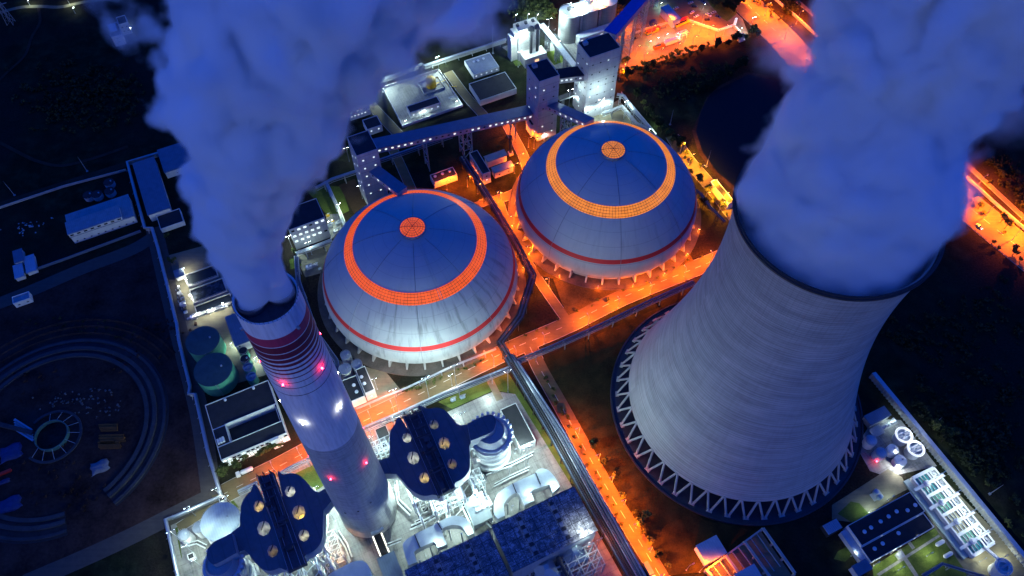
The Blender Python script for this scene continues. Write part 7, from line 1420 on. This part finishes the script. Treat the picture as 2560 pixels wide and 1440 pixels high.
def leantower(k, pts, h, label):
    q = [px(k, x, y, 0) for x, y in pts]; c = sum(q, Vector())/4; t = thing('lattice_tower', c, label, 'lattice tower', 'lattice towers under the blue conveyor')
    for i in range(4):
        a, d = q[i], q[(i+1) % 4]; b = MB(); b.beam(a, a+Vector((0, 0, h)), .5); n = 6
        for j in range(n):
            z0, z1 = Vector((0, 0, h*j/n)), Vector((0, 0, h*(j+1)/n)); b.beam(a+z1, d+z1, .25); b.beam(a+z0, d+z1, .2); b.beam(d+z0, a+z1, .2)
        build('braced_side', b, M_steel, t)
leantower('Z', [(255, 440), (420, 500), (500, 520), (350, 420)], 34, 'nearer grey lattice tower in the coal yard'); leantower('Z', [(590, 130), (650, 150), (730, 130), (660, 100)], 30, 'farther grey lattice tower in the coal yard')
building(gb('Z', [(780, 120), (925, 85), (1170, 322), (1030, 372)], 7), 7, 'flat violet blue roof between the lattice towers and the car park', 'shed', M_wallw, M_bluew, 'coal_yard_shed', over=.3)
building(gb('Z', [(2150, 600), (2275, 585), (2330, 640), (2215, 665)], 4.5), 4.5, 'small white gate house with a black roof at the yard entrance', 'gate house', M_wallw, M_roof, 'gate_house', (1.5,), 2.5, faces='v', lit=.8)
q = px('Z', 2100, 470, 0); t = thing('gate_pillar', q, 'tall white and red sign pillar at the yard gate', 'pillar'); b = MB(); b.box(q, 1.6, 1.2, 7.5); build('pillar', b, emat('lit_sign', (1, .9, .92), .6, (.7, .7, .7)), t); b = MB(); b.box(q+UX*.85, .15, 1.0, 6.5); build('red_panel', b, M_redp, t)
frame_bay('Z', [(1060, 700), (1220, 640), (1200, 690), (1110, 720)], 6, 'white weighbridge frame behind the white trailer', 2, 1, 'weighbridge_frame')
# low walkway of slabs across the dark turf
t = thing('stepping_path', px('O', 1430, 240, 0), 'dotted slab path from the orange road to the cooling tower', 'path')
for i in range(24): b = MB(); p = px('O', 1285+12.5*i, 310-6.4*i, 0); b.box(p, .9, 1.6, .16, A0); build('slab', b, M_conc, t)
# pumps and drums in the lit pump row, clutter on the pale yard
def clutter(k, pts, label, cat, name, group, mats, sz=(1, 2.4)):
    for i, (x, y) in enumerate(pts):
        c = px(k, x, y, 0); t = thing(name, c, label, cat, group); s = rr_.uniform(*sz); b = MB(); b.box(c, s*1.4, s, s*.9); build('body', b, rr_.choice(mats), t)
        b = MB(); b.tube([c+Vector((0, 0, s*.9)), c+Vector((0, 0, s*1.4)), c+UX*s+Vector((0, 0, s*1.4))], .18*s, 6); build('pipe', b, M_steel, t); b = MB(); b.tube([c-UX*s*.9+Vector((0, 0, s*.4)), c-UX*s*.7+Vector((0, 0, s*.4))], s*.35, 10); build('motor', b, M_bluew, t)
clutter('E', along('E', (1400, 1320), (1720, 1215), 9), 'pump in the lit row below the filter basins', 'pump', 'pump_set', 'pumps below the filter basins', [M_white, M_steel])
clutter('E', along('E', (1335, 1080), (1400, 1280), 7), 'pump along the walkway left of the filter basins', 'pump', 'pump_set', 'pumps left of the filter basins', [M_white, M_dark])
clutter('Q', [(250, 760), (330, 870), (290, 900), (360, 640)], 'machine in the bright corner right of the chimney', 'machine', 'blower_set', 'machines right of the chimney', [M_white, M_dark])
clutter('F', [(540, 660), (575, 700), (560, 740), (600, 780), (545, 800), (620, 720)], 'machine on the lit pad at the end of the boiler house', 'machine', 'blower_set', 'machines at the boiler house end', [M_white, M_steel, M_yel])
clutter('F', [(400, 1050), (430, 1040), (450, 1030), (480, 1060)], 'white machine on the dim plot below the boiler house', 'machine', 'blower_set', 'machines below the boiler house', [M_white, M_steel])
clutter('N', [(120, 1180), (180, 1230), (230, 1270), (90, 1280)], 'machine under the lattice frame left of the chimney foot', 'machine', 'blower_set', 'machines left of the chimney foot', [M_white, M_steel])
clutter('O', [(820, 1420), (600, 1430), (1150, 1120), (1250, 1330)], 'machine among the hoppers at the bottom edge', 'machine', 'blower_set', 'machines at the bottom edge', [M_white, M_steel])
clutter('Y', [(1750, 650), (1860, 650), (1550, 760), (640, 1040), (900, 960), (1080, 640)], 'machine near the silos and the loading hall', 'machine', 'blower_set', 'machines near the silos', [M_white, M_dark, M_redp], (.8, 1.6))
clutter('Q', [(880, 480), (950, 460)], 'pale blue bin pair on the green lawn', 'bin', 'lawn_bin', 'pale blue bins on the green lawn', [M_bluew], (1.6, 1.9))
